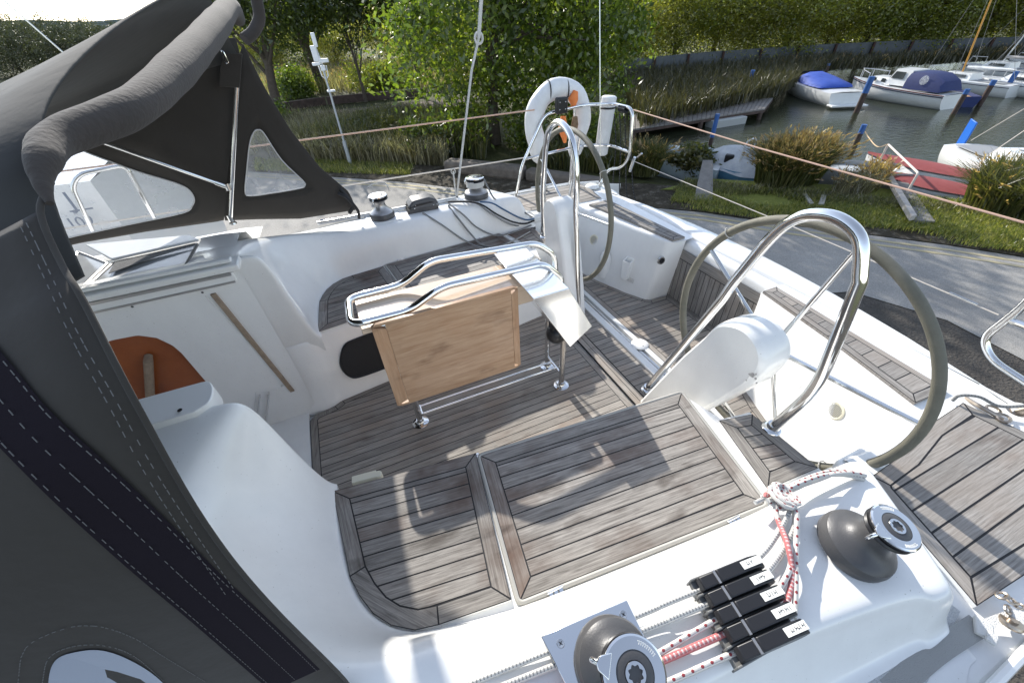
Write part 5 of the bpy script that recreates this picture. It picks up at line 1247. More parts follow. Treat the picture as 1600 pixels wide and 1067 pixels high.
rn_ = [GP(q[0],q[1]) for q in ((1800,700),(1600,562),(1480,500),(1330,455))]
road_near = [V((30,-14,0))] + rn_ + [V((2.2,4.2,0)), V((-3,5.2,0)), V((-14,6,0)), V((-60,7,0))]
sheet('gravel_yard', [(-60,-14),(30,-14)] + [(p.x,p.y) for p in rn_] + [(2.2,4.25),(-3,5.25),(-14,6.05),(-60,7.05)], G-.012, M_GRAVEL)
sheet('road', [(p.x,p.y) for p in road_far[::-1]] + [(p.x,p.y) for p in road_near[::-1]][::-1][::-1], G-.004, M_ROAD)
def offset_line(pts, d):
    out = []
    for i, p in enumerate(pts):
        a = pts[max(i-1,0)]; b = pts[min(i+1,len(pts)-1)]; t = (b-a); t.z = 0; t.normalize(); out.append(V((p.x+t.y*d, p.y-t.x*d, 0)))
    return out
M_YEL = mat('yellow_paint', (.46,.38,.20), .8, noise=(3,.25,(.30,.28,.22)), bump=(80,.3))
for k, (a,b) in enumerate(((.16,.24),(.36,.44))):
    A = offset_line(road_far[1:], a); B = offset_line(road_far[1:], b); mb = MB(); mb.grid([[V((p.x,p.y,G+.001)) for p in A],[V((p.x,p.y,G+.001)) for p in B]]); struct(mb.build('road_marking', [M_YEL], smooth=0))
# leaf litter band then grass verge beyond the road
A = offset_line(road_far[1:-1], -.02); B = [V((p.x,p.y,0)) for p in offset_line(road_far[1:-1], -1.4)]
mb = MB(); mb.grid([[V((p.x,p.y,G+.004)) for p in A],[V((p.x,p.y,G+.03)) for p in offset_line(road_far[1:-1],-.4)],[V((p.x,p.y,G+.03)) for p in B],[V((p.x,p.y,G-.06)) for p in offset_line(road_far[1:-1],-1.7)]]); struct(mb.build('leaf_litter', [M_LIT], smooth=180))
vp = [GP(*q) for q in ((1030,300),(1120,300),(1160,330),(1290,340),(1420,360),(1560,372),(1900,430),(1900,360),(1620,330),(1500,318),(1400,300),(1300,292),(1200,288),(1100,282))]
mb = MB(); mb.poly([V((p.x,p.y,G+.05)) for p in vp]); o = mb.build('verge', [M_VERGE], smooth=0); struct(o)
# water
def water_mat():
    M = bpy.data.materials.new('creek_water'); M.use_nodes = True; n = M.node_tree.nodes; l = M.node_tree.links; b = n['Principled BSDF']
    b.inputs['Base Color'].default_value = (.024,.028,.016,1); b.inputs['Roughness'].default_value = .06; b.inputs['IOR'].default_value = 1.33
    tc = n.new('ShaderNodeTexCoord'); mp = n.new('ShaderNodeMapping'); mp.inputs['Scale'].default_value = (1.2,2.6,1); mp.inputs['Rotation'].default_value = (0,0,.5); l.new(tc.outputs['Object'], mp.inputs[0])
    t = n.new('ShaderNodeTexNoise'); t.inputs['Scale'].default_value = 2.4; t.inputs['Detail'].default_value = 6; t.inputs['Roughness'].default_value = .6; l.new(mp.outputs[0], t.inputs['Vector'])
    bp = n.new('ShaderNodeBump'); bp.inputs['Strength'].default_value = .22; bp.inputs['Distance'].default_value = .08; l.new(t.outputs['Fac'], bp.inputs['Height']); l.new(bp.outputs[0], b.inputs['Normal']); return M
mb = MB(); mb.poly([V((2,-40,WZ)),V((140,-40,WZ)),V((140,60,WZ)),V((2,60,WZ))]); wo_ = mb.build('water', [water_mat()], smooth=0); struct(wo_)
# distant hills on the skyline
hl = MB(); rr = []
for k in range(0,121):
    a = R(30)+k*R(150)/120; r_ = 900; h_ = 14+10*math.sin(k*.13+1)+6*math.sin(k*.31)+2*math.sin(k*.9); rr.append([V((r_*math.cos(a),r_*math.sin(a),G-5)),V((r_*math.cos(a),r_*math.sin(a),G+max(h_,3)*.9)),V((r_*1.3*math.cos(a),r_*1.3*math.sin(a),G-5))])
hl.grid(rr); struct(hl.build('hills', [mat('far_hills', (.12,.15,.16), 1.0, noise=(.01,.3,(.16,.19,.19)))], smooth=180))

# ---------------------------------------------------------------- foliage
def leaf_mat(name, c1, c2, c3, trans=.5):
    M = bpy.data.materials.new(name); M.use_nodes = True; n = M.node_tree.nodes; l = M.node_tree.links
    for q in list(n): n.remove(q)
    out = n.new('ShaderNodeOutputMaterial'); d = n.new('ShaderNodeBsdfDiffuse'); t = n.new('ShaderNodeBsdfTranslucent'); mx = n.new('ShaderNodeMixShader'); g = n.new('ShaderNodeBsdfGlossy'); mg = n.new('ShaderNodeMixShader')
    at = n.new('ShaderNodeAttribute'); at.attribute_name = 'tone'; r = n.new('ShaderNodeValToRGB'); r.color_ramp.elements.new(.5)
    for e, (p, c) in zip(r.color_ramp.elements, ((0,c1),(.5,c2),(1,c3))): e.position = p; e.color = (*c,1)
    l.new(at.outputs['Fac'], r.inputs[0]); l.new(r.outputs[0], d.inputs[0]); 
    sc = n.new('ShaderNodeMixRGB'); sc.blend_type = 'MULTIPLY'; sc.inputs[0].default_value = 1; sc.inputs[2].default_value = (1.5,1.6,.7,1); l.new(r.outputs[0], sc.inputs[1]); l.new(sc.outputs[0], t.inputs[0])
    mx.inputs[0].default_value = trans; l.new(d.outputs[0], mx.inputs[1]); l.new(t.outputs[0], mx.inputs[2]); g.inputs['Roughness'].default_value = .35; mg.inputs[0].default_value = .06; l.new(mx.outputs[0], mg.inputs[1]); l.new(g.outputs[0], mg.inputs[2]); l.new(mg.outputs[0], out.inputs[0]); return M
LF_A = leaf_mat('leaf_green', (.035,.060,.011), (.095,.140,.022), (.21,.24,.04), .6)
LF_B = leaf_mat('leaf_dark', (.022,.036,.010), (.055,.080,.018), (.12,.15,.03), .5)
LF_H = leaf_mat('leaf_olive', (.07,.09,.017), (.14,.165,.032), (.27,.28,.055), .62)
LF_S = leaf_mat('leaf_skyline_backlit', (.03,.036,.018), (.05,.058,.028), (.10,.105,.05), .25)  # skyline leaves: backlight and haze put into a darker, greyer colour
LF_C = leaf_mat('leaf_autumn', (.12,.125,.022), (.23,.23,.045), (.38,.35,.08), .62)
LF_D = leaf_mat('reed_straw', (.07,.062,.038), (.18,.16,.105), (.38,.35,.26), .4)
LF_E = leaf_mat('reed_green', (.035,.045,.014), (.075,.085,.025), (.17,.15,.06), .45)
LF_K = leaf_mat('reed_dark', (.022,.024,.012), (.045,.045,.02), (.10,.085,.04), .35)
LF_G = leaf_mat('grass_blade', (.05,.09,.012), (.20,.215,.05), (.38,.34,.13), .5)
LF_P = leaf_mat('reed_plume', (.20,.12,.05), (.34,.22,.11), (.50,.36,.20), .5)
BARK = mat('bark', (.055,.042,.032), .95, noise=(8,.25,(.11,.09,.07)), bump=(20,1.0))
def fast_mesh(name, verts, faces_n, quads, tone, mats, smooth=False, matidx=None):
    me = bpy.data.meshes.new(name); nv = len(verts); nq = len(quads)
    me.vertices.add(nv); me.vertices.foreach_set('co', verts.astype(np.float32).ravel())
    me.loops.add(nq*4); me.loops.foreach_set('vertex_index', quads.astype(np.int32).ravel())
    me.polygons.add(nq); me.polygons.foreach_set('loop_start', np.arange(0,nq*4,4,dtype=np.int32)); 
    try: me.polygons.foreach_set('loop_total', np.full(nq,4,dtype=np.int32))
    except Exception: pass
    for m_ in mats: me.materials.append(m_)
    if matidx is not None: me.polygons.foreach_set('material_index', matidx.astype(np.int32))
    at = me.attributes.new('tone','FLOAT','FACE'); at.data.foreach_set('value', tone.astype(np.float32))
    me.update(calc_edges=True); me.validate(); return me
def leaf_cloud(centers, spread, n, size, rng_, droop=0.0, tone_bias=0, light=None):
    """n leaf quads gathered round clump centres"""
    k = rng_.integers(0, len(centers), n); c = centers[k] + rng_.normal(0,1,(n,3))*spread[k][:,None]*np.array([1,1,.75])
    a = rng_.normal(0,1,(n,3)); a /= np.linalg.norm(a,axis=1)[:,None]; b = rng_.normal(0,1,(n,3)); b -= (a*b).sum(1)[:,None]*a; b /= np.linalg.norm(b,axis=1)[:,None]
    if droop: a[:,2] -= droop; a /= np.linalg.norm(a,axis=1)[:,None]; b -= (a*b).sum(1)[:,None]*a; b /= np.linalg.norm(b,axis=1)[:,None]
    s = size*rng_.uniform(.6,1.35,n)[:,None]; 
    v = np.stack([c-a*s, c-b*s*.45, c+a*s, c+b*s*.45], 1).reshape(-1,3); q = np.arange(n*4).reshape(-1,4)
    ct = rng_.uniform(0,1,len(centers)); tone = np.clip(ct[k]*.6+rng_.uniform(0,.5,n)+tone_bias,0,1); return v, q, tone
def crown_mesh(name, seed, rx, rz, nc, n, size, mats, droop=0, cs=.16, hollow=.5):
    r_ = np.random.default_rng(seed); d = r_.normal(0,1,(nc,3)); d /= np.linalg.norm(d,axis=1)[:,None]; rad = r_.uniform(hollow,1.0,nc)**.7
    lob = 1+.22*np.sin(d[:,0]*3+seed)+.18*np.sin(d[:,1]*4+seed*2)+.15*np.sin(d[:,2]*5)
    cen = d*(rad*lob)[:,None]*np.array([rx,rx,rz]); sp = r_.uniform(.6,1.5,nc)*rx*cs
    v, q, t = leaf_cloud(cen, sp, n, size, r_, droop); return fast_mesh(name, v, None, q, t, mats), cen
def limb_builder(mb, base, height, cen, r0, seed, nl=9, lean=(0,0)):
    rs = random.Random(seed); top = base+V((lean[0],lean[1],height)); tr = [base, base.lerp(top,.3)+V((rs.uniform(-.1,.1),rs.uniform(-.1,.1),0)), base.lerp(top,.65)+V((rs.uniform(-.2,.2),rs.uniform(-.2,.2),0)), top]
    tr = catmull(tr, 5); mb.tube(tr, list(np.linspace(r0,r0*.35,len(tr))), 9)
    for k in range(nl):
        i = rs.randrange(int(len(tr)*.3), len(tr)); s_ = tr[i]; c = cen[rs.randrange(len(cen))]; e = V(c); mid = s_.lerp(e,.5)+V((0,0,-.05*(e-s_).length)); p = catmull([s_,mid,e],4); mb.tube(p, list(np.linspace(r0*.38,r0*.07,len(p))), 6)
PROTO = {}
def tree(kind, base, H_, rx, rz, seed, label, mats, n, size, group=None, cname='tree', droop=0, cz=None, lean=(0,0), r0=.16, nc=130, hollow=.45, cs=.16, cat='tree'):
    key = kind; base = V(base); 
    t = thing(cname, label, cat, base, group)
    if key not in PROTO:
        me, cen = crown_mesh('crown', seed, 1.0*rx, 1.0*rz, nc, n, size, mats, droop, cs=cs, hollow=hollow)
        mb = MB(); cz_ = cz if cz is not None else H_-rz*.8
        limb_builder(mb, V((0,0,0)), cz_+rz*.2, [V((c[0],c[1],c[2]+cz_)) for c in cen[:60]], r0, seed, 14, lean)
        tm = mb.build('trunk', [BARK], smooth=60); 
        PROTO[key] = (me, tm.data, cz_); bpy.data.objects.remove(tm)
    me, tm, cz_ = PROTO[key]
    c = bpy.data.objects.new('crown', me); col.objects.link(c); c.parent = t; c.location = (lean[0]*.8,lean[1]*.8,cz_)
    u = bpy.data.objects.new('trunk', tm); col.objects.link(u); u.parent = t
    return t
# the trees one can tell apart
tree('big', GP(775,225), 7.2, 2.75, 3.1, 11, 'large green tree standing by the road behind the old timber baulk', [LF_A], 26000, .085, cz=3.4, r0=.20, nc=170)
tree('mid', GP(905,200), 6.0, 2.0, 2.6, 21, 'yellow-green tree just right of the big roadside tree', [LF_A], 15000, .085, cz=3.2, nc=120)
tree('left', GP(438,182), 6.2, 2.6, 2.1, 31, 'leaning tree with a thick dark trunk beside the sprayhood', [LF_B], 17000, .085, cz=4.6, lean=(.9,.3), r0=.24, nc=110, hollow=.35)
tree('thin', GP(572,160), 5.4, 1.9, 1.7, 41, 'slim dark tree behind the low timber edging', [LF_B], 9000, .09, cz=4.5, r0=.09, nc=80)
t2_ = tree('thin', GP(655,150), 5.4, 1.9, 1.7, 41, 'slim tree half hidden by the big roadside tree', [LF_B], 9000, .09); t2_.rotation_euler[2] = 2.1; t2_.scale = (1.1,1.1,1.05)
t3_ = tree('left', GP(505,140), 6.2, 2.6, 2.1, 31, 'dark tree behind the tall camera pole', [LF_B], 17000, .085); t3_.rotation_euler[2] = 3.4; t3_.scale = (1.25,1.25,1.1)
wood = [ # px base, py base, kind, scale, rot, label
 (990,130,'wa',1.0,.3,'yellow-green tree at the left end of the creek wood'),(1050,118,'wb',1.0,1.2,'dark green tree behind the near end of the sea wall'),(1110,112,'wa',1.15,2.0,'pale willow-like tree above the far reeds'),
 (1165,104,'wb',1.1,3.0,'dense dark tree above the short blue pile'),(1225,98,'wa',1.0,4.0,'yellow-green tree behind the bow of the blue-covered speedboat'),(1285,92,'wc',1.1,.7,'autumn-tinted tree behind the speedboat'),
 (1345,86,'wb',1.15,5.1,'dark tree behind the cabin cruiser'),(1405,84,'wb',.95,2.4,'dark green tree behind the wooden mast'),(1460,80,'wa',1.0,5.6,'bright green tree between the two masts'),
 (1520,76,'wb',1.2,1.0,'very dark tree behind the sloping mast'),(1585,74,'wc',1.1,4.4,'autumn-tinted tree at the right edge'),(1650,72,'wa',1.1,3.3,'pale green tree just outside the right edge'),
 (430,112,'wc',.8,2.2,'sunlit tree low behind the leaning trunk'),(530,108,'wa',.8,5.2,'sunlit tree low behind the camera pole'),(665,108,'wc',.8,.2,'sunlit tree low behind the pale reeds'),
 (860,120,'wb',1.1,.9,'dark tree behind the lifebuoy'),(930,112,'wc',1.0,2.9,'yellowish tree behind the white stern canister'),(720,105,'wa',1.0,1.9,'pale tree seen behind the big roadside tree'),(610,98,'wa',.9,4.9,'sunlit pale tree above the pale reeds'),(480,96,'wb',1.0,3.8,'dark tree behind the leaning trunk'),(400,100,'wb',1.0,.5,'dark tree at the edge of the sprayhood')]
kinds = {'wa': ([LF_C], 26000, .075, 61, 3.4, 3.0), 'wb': ([LF_H], 26000, .08, 71, 3.3, 3.2), 'wc': ([LF_C], 22000, .075, 81, 3.1, 2.8)}
for (px,py,k,s_,ro_,lb_) in wood:
    m_, n_, sz, sd_, rx_, rz_ = kinds[k]; py = py if px < 960 else np.interp(px, [965,1100,1250,1400,1560,1750],[112,99,89,83,79,77])
    t = tree(k, GP(px,float(py)), 6.5, rx_, rz_, sd_, lb_, m_, n_, sz, group='trees of the wood beyond the creek', droop=.5 if k == 'wa' else 0, cz=3.3, r0=.16, nc=130, cs=.19, hollow=.3)
    t.rotation_euler[2] = ro_; d = math.hypot(t.location.x,t.location.y); f_ = s_*(1.0 if d < 45 else d/45); t.scale = (f_,f_,f_*(.78 if k != 'wb' else .86))
back = [(-10,66,1.0,'round dark tree at the left edge of the skyline'),(38,64,1.35,'tallest dark skyline tree under the stay wire'),(95,62,1.1,'bushy skyline tree right of the tallest one'),(140,62,1.0,'brownish skyline tree beside the sprayhood roof'),(185,60,.95,'last skyline tree before the sprayhood roof'),(235,60,.9,'skyline tree behind the sprayhood roof'),(300,60,1.0,'skyline tree hidden by the padded rail')]
for i, (px,py,s_,lb_) in enumerate(back):
    p = GP(px, 118, z=G); t = tree('wd', p, 6.5, 3.3, 3.2, 73, lb_, [LF_S], 22000, .085, group='trees along the left skyline', cz=3.3)
    t.rotation_euler[2] = i*1.3; d = math.hypot(p.x,p.y); t.scale = (s_*.85,)*3; t.scale[2] *= .85
# ---- reeds and grasses
def blades(n, area, h, w_, mats, seed, name, lean=.35, plume=0, zf=None, curve=.5):
    r_ = np.random.default_rng(seed); xy = area(r_, n); n = len(xy); z0 = np.full(n, G) if zf is None else zf(xy)
    hh = h*r_.uniform(.55,1.1,n); a = r_.uniform(0,2*np.pi,n); ln = r_.uniform(0,lean,n); dx = np.stack([np.cos(a),np.sin(a)],1)*(ln*hh)[:,None]
    wv = r_.uniform(0,2*np.pi,n); ww = np.stack([np.cos(wv),np.sin(wv)],1)*w_*.5
    b = np.column_stack([xy,z0]); m_ = b.copy(); m_[:,:2] += dx*.35; m_[:,2] += hh*.6; t = b.copy(); t[:,:2] += dx*(1+curve); t[:,2] += hh*(1-ln*curve*.6)
    W = np.column_stack([ww,np.zeros(n)])
    v1 = np.stack([b-W,b+W,m_+W,m_-W],1); v2 = np.stack([m_-W,m_+W,t+W*.15,t-W*.15],1); v = np.concatenate([v1,v2]).reshape(-1,3); q = np.arange(len(v)).reshape(-1,4); tone = np.tile(r_.uniform(0,1,n),2); mi = np.zeros(len(q),int)
    if plume:
        k = r_.choice(n, int(n*plume), replace=False); u = (t[k]-m_[k]); u /= np.linalg.norm(u,axis=1)[:,None]; c = t[k]; L = .16; P_ = []
        for s_ in range(7):
            o_ = r_.normal(0,.016,(len(k),3)); cc = c+u*(L*(s_/6.-.55))[...,None] if False else c+u*(L*(s_/6.-.55))+o_; sz = .028; W2 = r_.normal(0,1,(len(k),3)); W2 /= np.linalg.norm(W2,axis=1)[:,None]
            P_.append(np.stack([cc-u*sz*1.6, cc+W2*sz*.5, cc+u*sz*1.6, cc-W2*sz*.5],1))
        P_ = np.concatenate(P_).reshape(-1,3); q2 = np.arange(len(P_)).reshape(-1,4)+len(v); v = np.concatenate([v,P_]); q = np.concatenate([q,q2]); tone = np.concatenate([tone, r_.uniform(0,1,len(q2))]); mi = np.concatenate([mi,np.ones(len(q2),int)])
    me = fast_mesh(name, v, None, q, tone, mats, matidx=mi); o = bpy.data.objects.new(name, me); col.objects.link(o); return o
def quad_area(px4, z=G):
    c = [GP(*q, z=z) for q in px4]
    def f(r_, n):
        u = r_.uniform(0,1,n)[:,None]; v_ = r_.uniform(0,1,n)[:,None]; c_ = [np.array(p[:2]) for p in c]; return (c_[0]*(1-u)+c_[1]*u)*(1-v_)+(c_[3]*(1-u)+c_[2]*u)*v_
    return f
def patchy(f):
    def g(r_, n):
        q = f(r_, n); k = np.sin(q[:,0]*2.1+1.3*np.sin(q[:,1]*1.7))+np.sin(q[:,1]*2.9+q[:,0]*.8)+.8*np.sin(q[:,0]*5.3+q[:,1]*4.1)+r_.normal(0,.5,n); return q[k > -.75]
    return g
def clump_area(px, py, rx, ry, z=G):
    c = GP(px,py,z)
    def f(r_, n): a = r_.uniform(0,2*np.pi,n); q = np.sqrt(r_.uniform(0,1,n)); return np.column_stack([c.x+rx*q*np.cos(a), c.y+ry*q*np.sin(a)])
    return f
def reed(name, label, cat='reeds', group=None, **k): return tag(blades(name=name, **k), label, cat, group)
struct(blades(15000, quad_area([(400,250),(700,262),(705,195),(420,195)]), .75, .022, [LF_D], 5, 'reed_bank', lean=.5), 'stuff')
struct(blades(9000, quad_area([(470,240),(760,250),(760,190),(600,195)]), .9, .025, [LF_E], 6, 'rough_grass', lean=.5), 'stuff')
struct(blades(15000, quad_area([(1000,200),(1215,150),(1330,96),(960,122)]), .75, .028, [LF_K], 8, 'far_bank_reeds', lean=.45), 'stuff')
struct(blades(7000, quad_area([(1200,118),(1620,92),(1620,84),(1200,104)]), .6, .03, [LF_K,LF_P], 9, 'wall_foot_reeds', lean=.3, plume=.02), 'stuff')
struct(blades(9000, quad_area([(400,150),(740,142),(740,100),(400,104)]), .75, .04, [LF_D,LF_P], 10, 'pale_reeds', lean=.25, plume=.1), 'stuff')
struct(blades(34000, patchy(quad_area([(1040,326),(1640,406),(1640,330),(1070,285)])), .11, .009, [LF_G], 12, 'grass', lean=.8, zf=lambda xy: np.full(len(xy), G+.045)), 'stuff')
struct(blades(8000, patchy(quad_area([(1050,302),(1630,350),(1630,338),(1070,288)])), .17, .012, [LF_E], 22, 'bank_edge_weeds', lean=.9), 'stuff')
struct(blades(1200, patchy(quad_area([(1050,298),(1630,348),(1630,336),(1070,288)])), .24, .010, [LF_D], 23, 'dead_stems', lean=.9), 'stuff')
struct(blades(6000, quad_area([(400,268),(640,276),(650,258),(400,250)]), .16, .012, [LF_G], 13, 'roadside_grass', lean=.8), 'stuff')
struct(blades(3500, quad_area([(840,262),(980,276),(960,215),(880,205)]), .6, .03, [LF_E], 14, 'bank_weeds', lean=.6), 'stuff')
reed('reed_clump', 'tall reed clump with buff plumes in the middle of the near bank', n=6500, area=clump_area(1228,284,.85,.55), h=.95, w_=.02, mats=[LF_E,LF_P], seed=15, lean=.55, plume=.16)
reed('reed_clump', 'large green reed clump filling the bank at the right edge', n=7500, area=clump_area(1592,326,1.0,.8), h=.85, w_=.02, mats=[LF_E,LF_P], seed=16, lean=.7, plume=.015)
reed('reed_clump', 'dark reed clump right of the stern rail beside the little blue boat', n=2200, area=clump_area(1005,270,.4,.4), h=.8, w_=.02, mats=[LF_E,LF_P], seed=17, lean=.6, plume=.06)
reed('reed_clump', 'sparse reeds around the half hidden grey dinghy', n=500, area=clump_area(1335,300,.7,.3), h=.5, w_=.016, mats=[LF_D,LF_P], seed=18, lean=.8, plume=.1)
reed('reed_clump', 'reddish reed tuft beside the foot of the gangway rail', n=350, area=clump_area(1362,288,.25,.2), h=.5, w_=.016, mats=[LF_D,LF_P], seed=19, lean=.5, plume=.25)
# bush by the road behind the lifebuoy
def bush(px, py, r_, seed, label, m_, n=5000, size=.06):
    me, cen = crown_mesh('bush', seed, r_, r_*.7, 50, n, size, [m_], 0, .2, .2); o = bpy.data.objects.new('bush', me); col.objects.link(o); p = GP(px,py); o.location = (p.x,p.y,G+r_*.45); return tag(o, label, 'bush')
bush(470,150,1.3,97,'bright bush behind the dark timber edging left of the camera pole', LF_A, 7000, .08)
bush(600,143,1.4,98,'bright bush behind the dark timber edging right of the camera pole', LF_H, 7000, .08)
bush(835,236,.8,91,'leafy bush at the foot of the big tree left of the lifebuoy', LF_A)
bush(690,238,.9,92,'low green bush left of the white braided line', LF_B)
bush(1075,262,.45,93,'small weedy bush beside the little blue boat', LF_E)
bush(600,225,.8,94,'brownish bush in the middle of the reed bank', LF_E)
bush(430,205,.8,95,'green bush at the edge of the sprayhood', LF_A)
bush(905,236,.7,96,'green bush under the lifebuoy', LF_A)
# ---------------------------------------------------------------- timber, walls, poles
TIMB = mat('weathered_timber', (.085,.07,.06), .9, noise=(6,.25,(.18,.155,.13)), bump=(25,.9))
PALET = mat('grey_planks', (.15,.14,.13), .85, noise=(8,.25,(.24,.225,.21)), bump=(40,.6))
DKT = mat('dark_timber', (.045,.032,.026), .9, noise=(5,.2,(.09,.06,.05)), bump=(20,.8))
BLUEP = mat('blue_pile_paint', (.03,.10,.30), .5)
def beam(a, b, w_, h, m_, name, label, cat, z0=G, bevel=.03):
    a = V((a.x,a.y,z0)); b = V((b.x,b.y,z0)); c = (a+b)/2; mb = MB(); L = (b-a).length; n_ = 10; ang = math.atan2(b.y-a.y,b.x-a.x); rs = random.Random(3)
    mb.box((c.x,c.y,z0+h/2), (L,w_,h), rotz(ang)); return tag(mb.build(name, [m_], bevel=bevel), label, cat)
beam(GP(700,268), GP(820,281), .42, .34, TIMB, 'timber_baulk', 'massive weathered timber baulk lying at the roadside under the trees', 'log', bevel=.09)
beam(GP(825,281), GP(945,300), .36, .30, TIMB, 'timber_baulk', 'second timber baulk, lying end to end behind the stern rail', 'log', bevel=.08)
beam(GP(395,180), GP(510,164), .2, .36, DKT, 'timber_edging', 'dark timber edging left of the camera pole above the pale path', 'edging')
beam(GP(513,164), GP(662,150), .2, .36, DKT, 'timber_edging', 'dark timber edging right of the camera pole above the pale path', 'edging')
sheet('path', [GP(*q) for q in ((440,195),(740,195),(745,152),(420,182))], G+.012, M_PATH)
# sea wall with posts
SW = mat('sea_wall_blue', (.06,.07,.08), .85, noise=(3,.25,(.11,.12,.13)), bump=(12,.5))
wa_, wb_ = GP(985,118), GP(1680,80)
wall_pts = [GP(965,122),GP(1100,108),GP(1250,97),GP(1400,90),GP(1560,86),GP(1750,83)]
mb = MB()
for a, b in zip(wall_pts, wall_pts[1:]):
    c = (a+b)/2; L = (b-a).length; mb.box((c.x,c.y,G+.45), (L+.05,.22,.85), rotz(math.atan2(b.y-a.y,b.x-a.x)))
swo = thing('sea_wall', 'long low blue-grey sea wall with rusty posts beyond the creek', 'wall', (wall_pts[0].x,wall_pts[0].y,G)); mb.build('wall_face', [SW], swo, bevel=.03)
RUST = mat('rusty_post', (.05,.025,.02), .9)
for i in range(14):
    t = i/13*(len(wall_pts)-1.01); k = int(t); p = wall_pts[k].lerp(wall_pts[k+1], t-k); mb = MB(); mb.box((p.x-.1,p.y-.2,G+.40), (.12,.12,.95), rotz(-.6)); mb.build('post', [RUST], swo)
# jetty
j0, j1, j2, j3 = GP(985,205,z=WZ+.32), GP(1195,172,z=WZ+.32), GP(1208,155,z=WZ+.32), GP(985,176,z=WZ+.32)
jt = thing('jetty', 'grey plank jetty reaching out from the far bank to the speedboat', 'jetty', (j0.x,j0.y,WZ)); mb = MB(); 
N = 30
for i in range(N):
    a = j0.lerp(j1,i/N); b = j0.lerp(j1,(i+.9)/N); c = j3.lerp(j2,(i+.9)/N); d = j3.lerp(j2,i/N); mb.prism([a,b,c,d], (0,0,.05))
mb.build('decking', [PALET], jt); mb = MB(); mb.prism([q+V((0,0,-.10)) for q in (j0,j1,j2,j3)], (0,0,.09)); mb.build('bearer', [DKT], jt)
for t in (.02,.5,.97):
    for (a,b) in ((j0,j1),(j3,j2)):
        q = a.lerp(b,t); mb = MB(); mb.tube([V((q.x,q.y,WZ-.8)),V((q.x,q.y,WZ+.25))], .09, 8); mb.build('post', [DKT], jt)
mb = MB(); q = j0.lerp(j1,.7); mb.box((q.x,q.y,WZ+.1), (1.6,.5,.3), rotz(math.atan2(j1.y-j0.y,j1.x-j0.x))); mb.build('float', [mat('pale_float',(.35,.36,.35),.8)], jt, bevel=.03)
# piles with blue tops: base pixel on the water, top pixel
def pile(bx, by, tx, ty, label, r_=.09, paint=.45):
    b = GP(bx,by,z=WZ); best = min(np.arange(.3,4,.02), key=lambda h: (proj(b+V((0,0,h)))[1]-ty)**2); p = thing('mooring_pile', label, 'pile', (b.x,b.y,WZ), 'mooring piles in the creek'); mid = b+V((0,0,best*(1-paint))); top = b+V((0,0,best))
    mb = MB(); mb.tube([b+V((0,0,-1)), mid], r_, 12); mb.build('shaft', [DKT], p, smooth=50)
    mb = MB(); mb.tube([mid, top], r_*1.03, 12); mb.build('painted_top', [BLUEP], p, smooth=50); return p
pile(1102,256,1113,178,'blue-topped pile beside the narrow plank on the near bank', .06)
pile(1165,152,1175,110,'blue-topped pile standing behind the jetty')
pile(1284,130,1292,100,'grey-topped pile behind the speedboat bow', .07, .1)
pile(1338,176,1360,120,'blue-topped pile at the stern of the speedboat', .10)
pile(1330,240,1348,195,'dark pile rising from the reeds in front of the water', .07, .3)
pile(1457,160,1480,115,'blue-topped pile at the stern of the cabin cruiser', .10)
pile(1530,165,1545,125,'dark pile between the white yachts', .09, .2)
pile(1565,150,1590,112,'blue-topped pile at the far right', .09)
pile(1490,178,1508,140,'short dark pile in front of the first white yacht', .08, .2)
# camera pole
b = GP(548,258); cpz = thing('camera_pole', 'thin grey pole with white radio boxes and cameras on top', 'pole', b)
H_ = min(np.arange(1,6,.02), key=lambda h: (proj(b+V((0,0,h)))[1]-100)**2)
GAL = mat('galvanised', (.42,.45,.48), .5, metal=.5)
mb = MB(); mb.tube([b, b+V((0,0,H_*.26))], .055, 12); mb.lathe([(.001,0),(.13,0),(.13,.02),(.001,.02)], b, seg=12); mb.build('base', [GAL], cpz, smooth=50)
mb = MB(); mb.tube([b+V((0,0,H_*.26)), b+V((0,0,H_))], .03, 10); mb.build('mast', [GAL], cpz, smooth=50)
t = b+V((0,0,H_)); WB = mat('white_box', (.72,.74,.76), .5)
for (dx,dz,sx,sz,nm) in ((-.10,.22,.14,.34,'antenna_box'),(-.02,.50,.10,.30,'antenna_box'),(.06,.06,.26,.09,'camera_housing'),(-.14,.0,.20,.07,'camera_housing'),(.0,-.10,.12,.12,'camera_dome'),(.04,-.62,.22,.05,'crossbar')):
    mb = MB(); mb.box(t+V((dx,-.05,dz)), (sx,.10,sz)); mb.build(nm, [WB], cpz, bevel=.015)
mb = MB(); mb.tube([t, t+V((-.03,0,.35))], .018, 8); mb.tube([t+V((-.1,0,-.05)),t+V((-.08,0,-.28)),t+V((0,0,-.36)),t+V((.08,0,-.28)),t+V((.1,0,-.05))], .014, 6); mb.build('bracket', [WB], cpz)
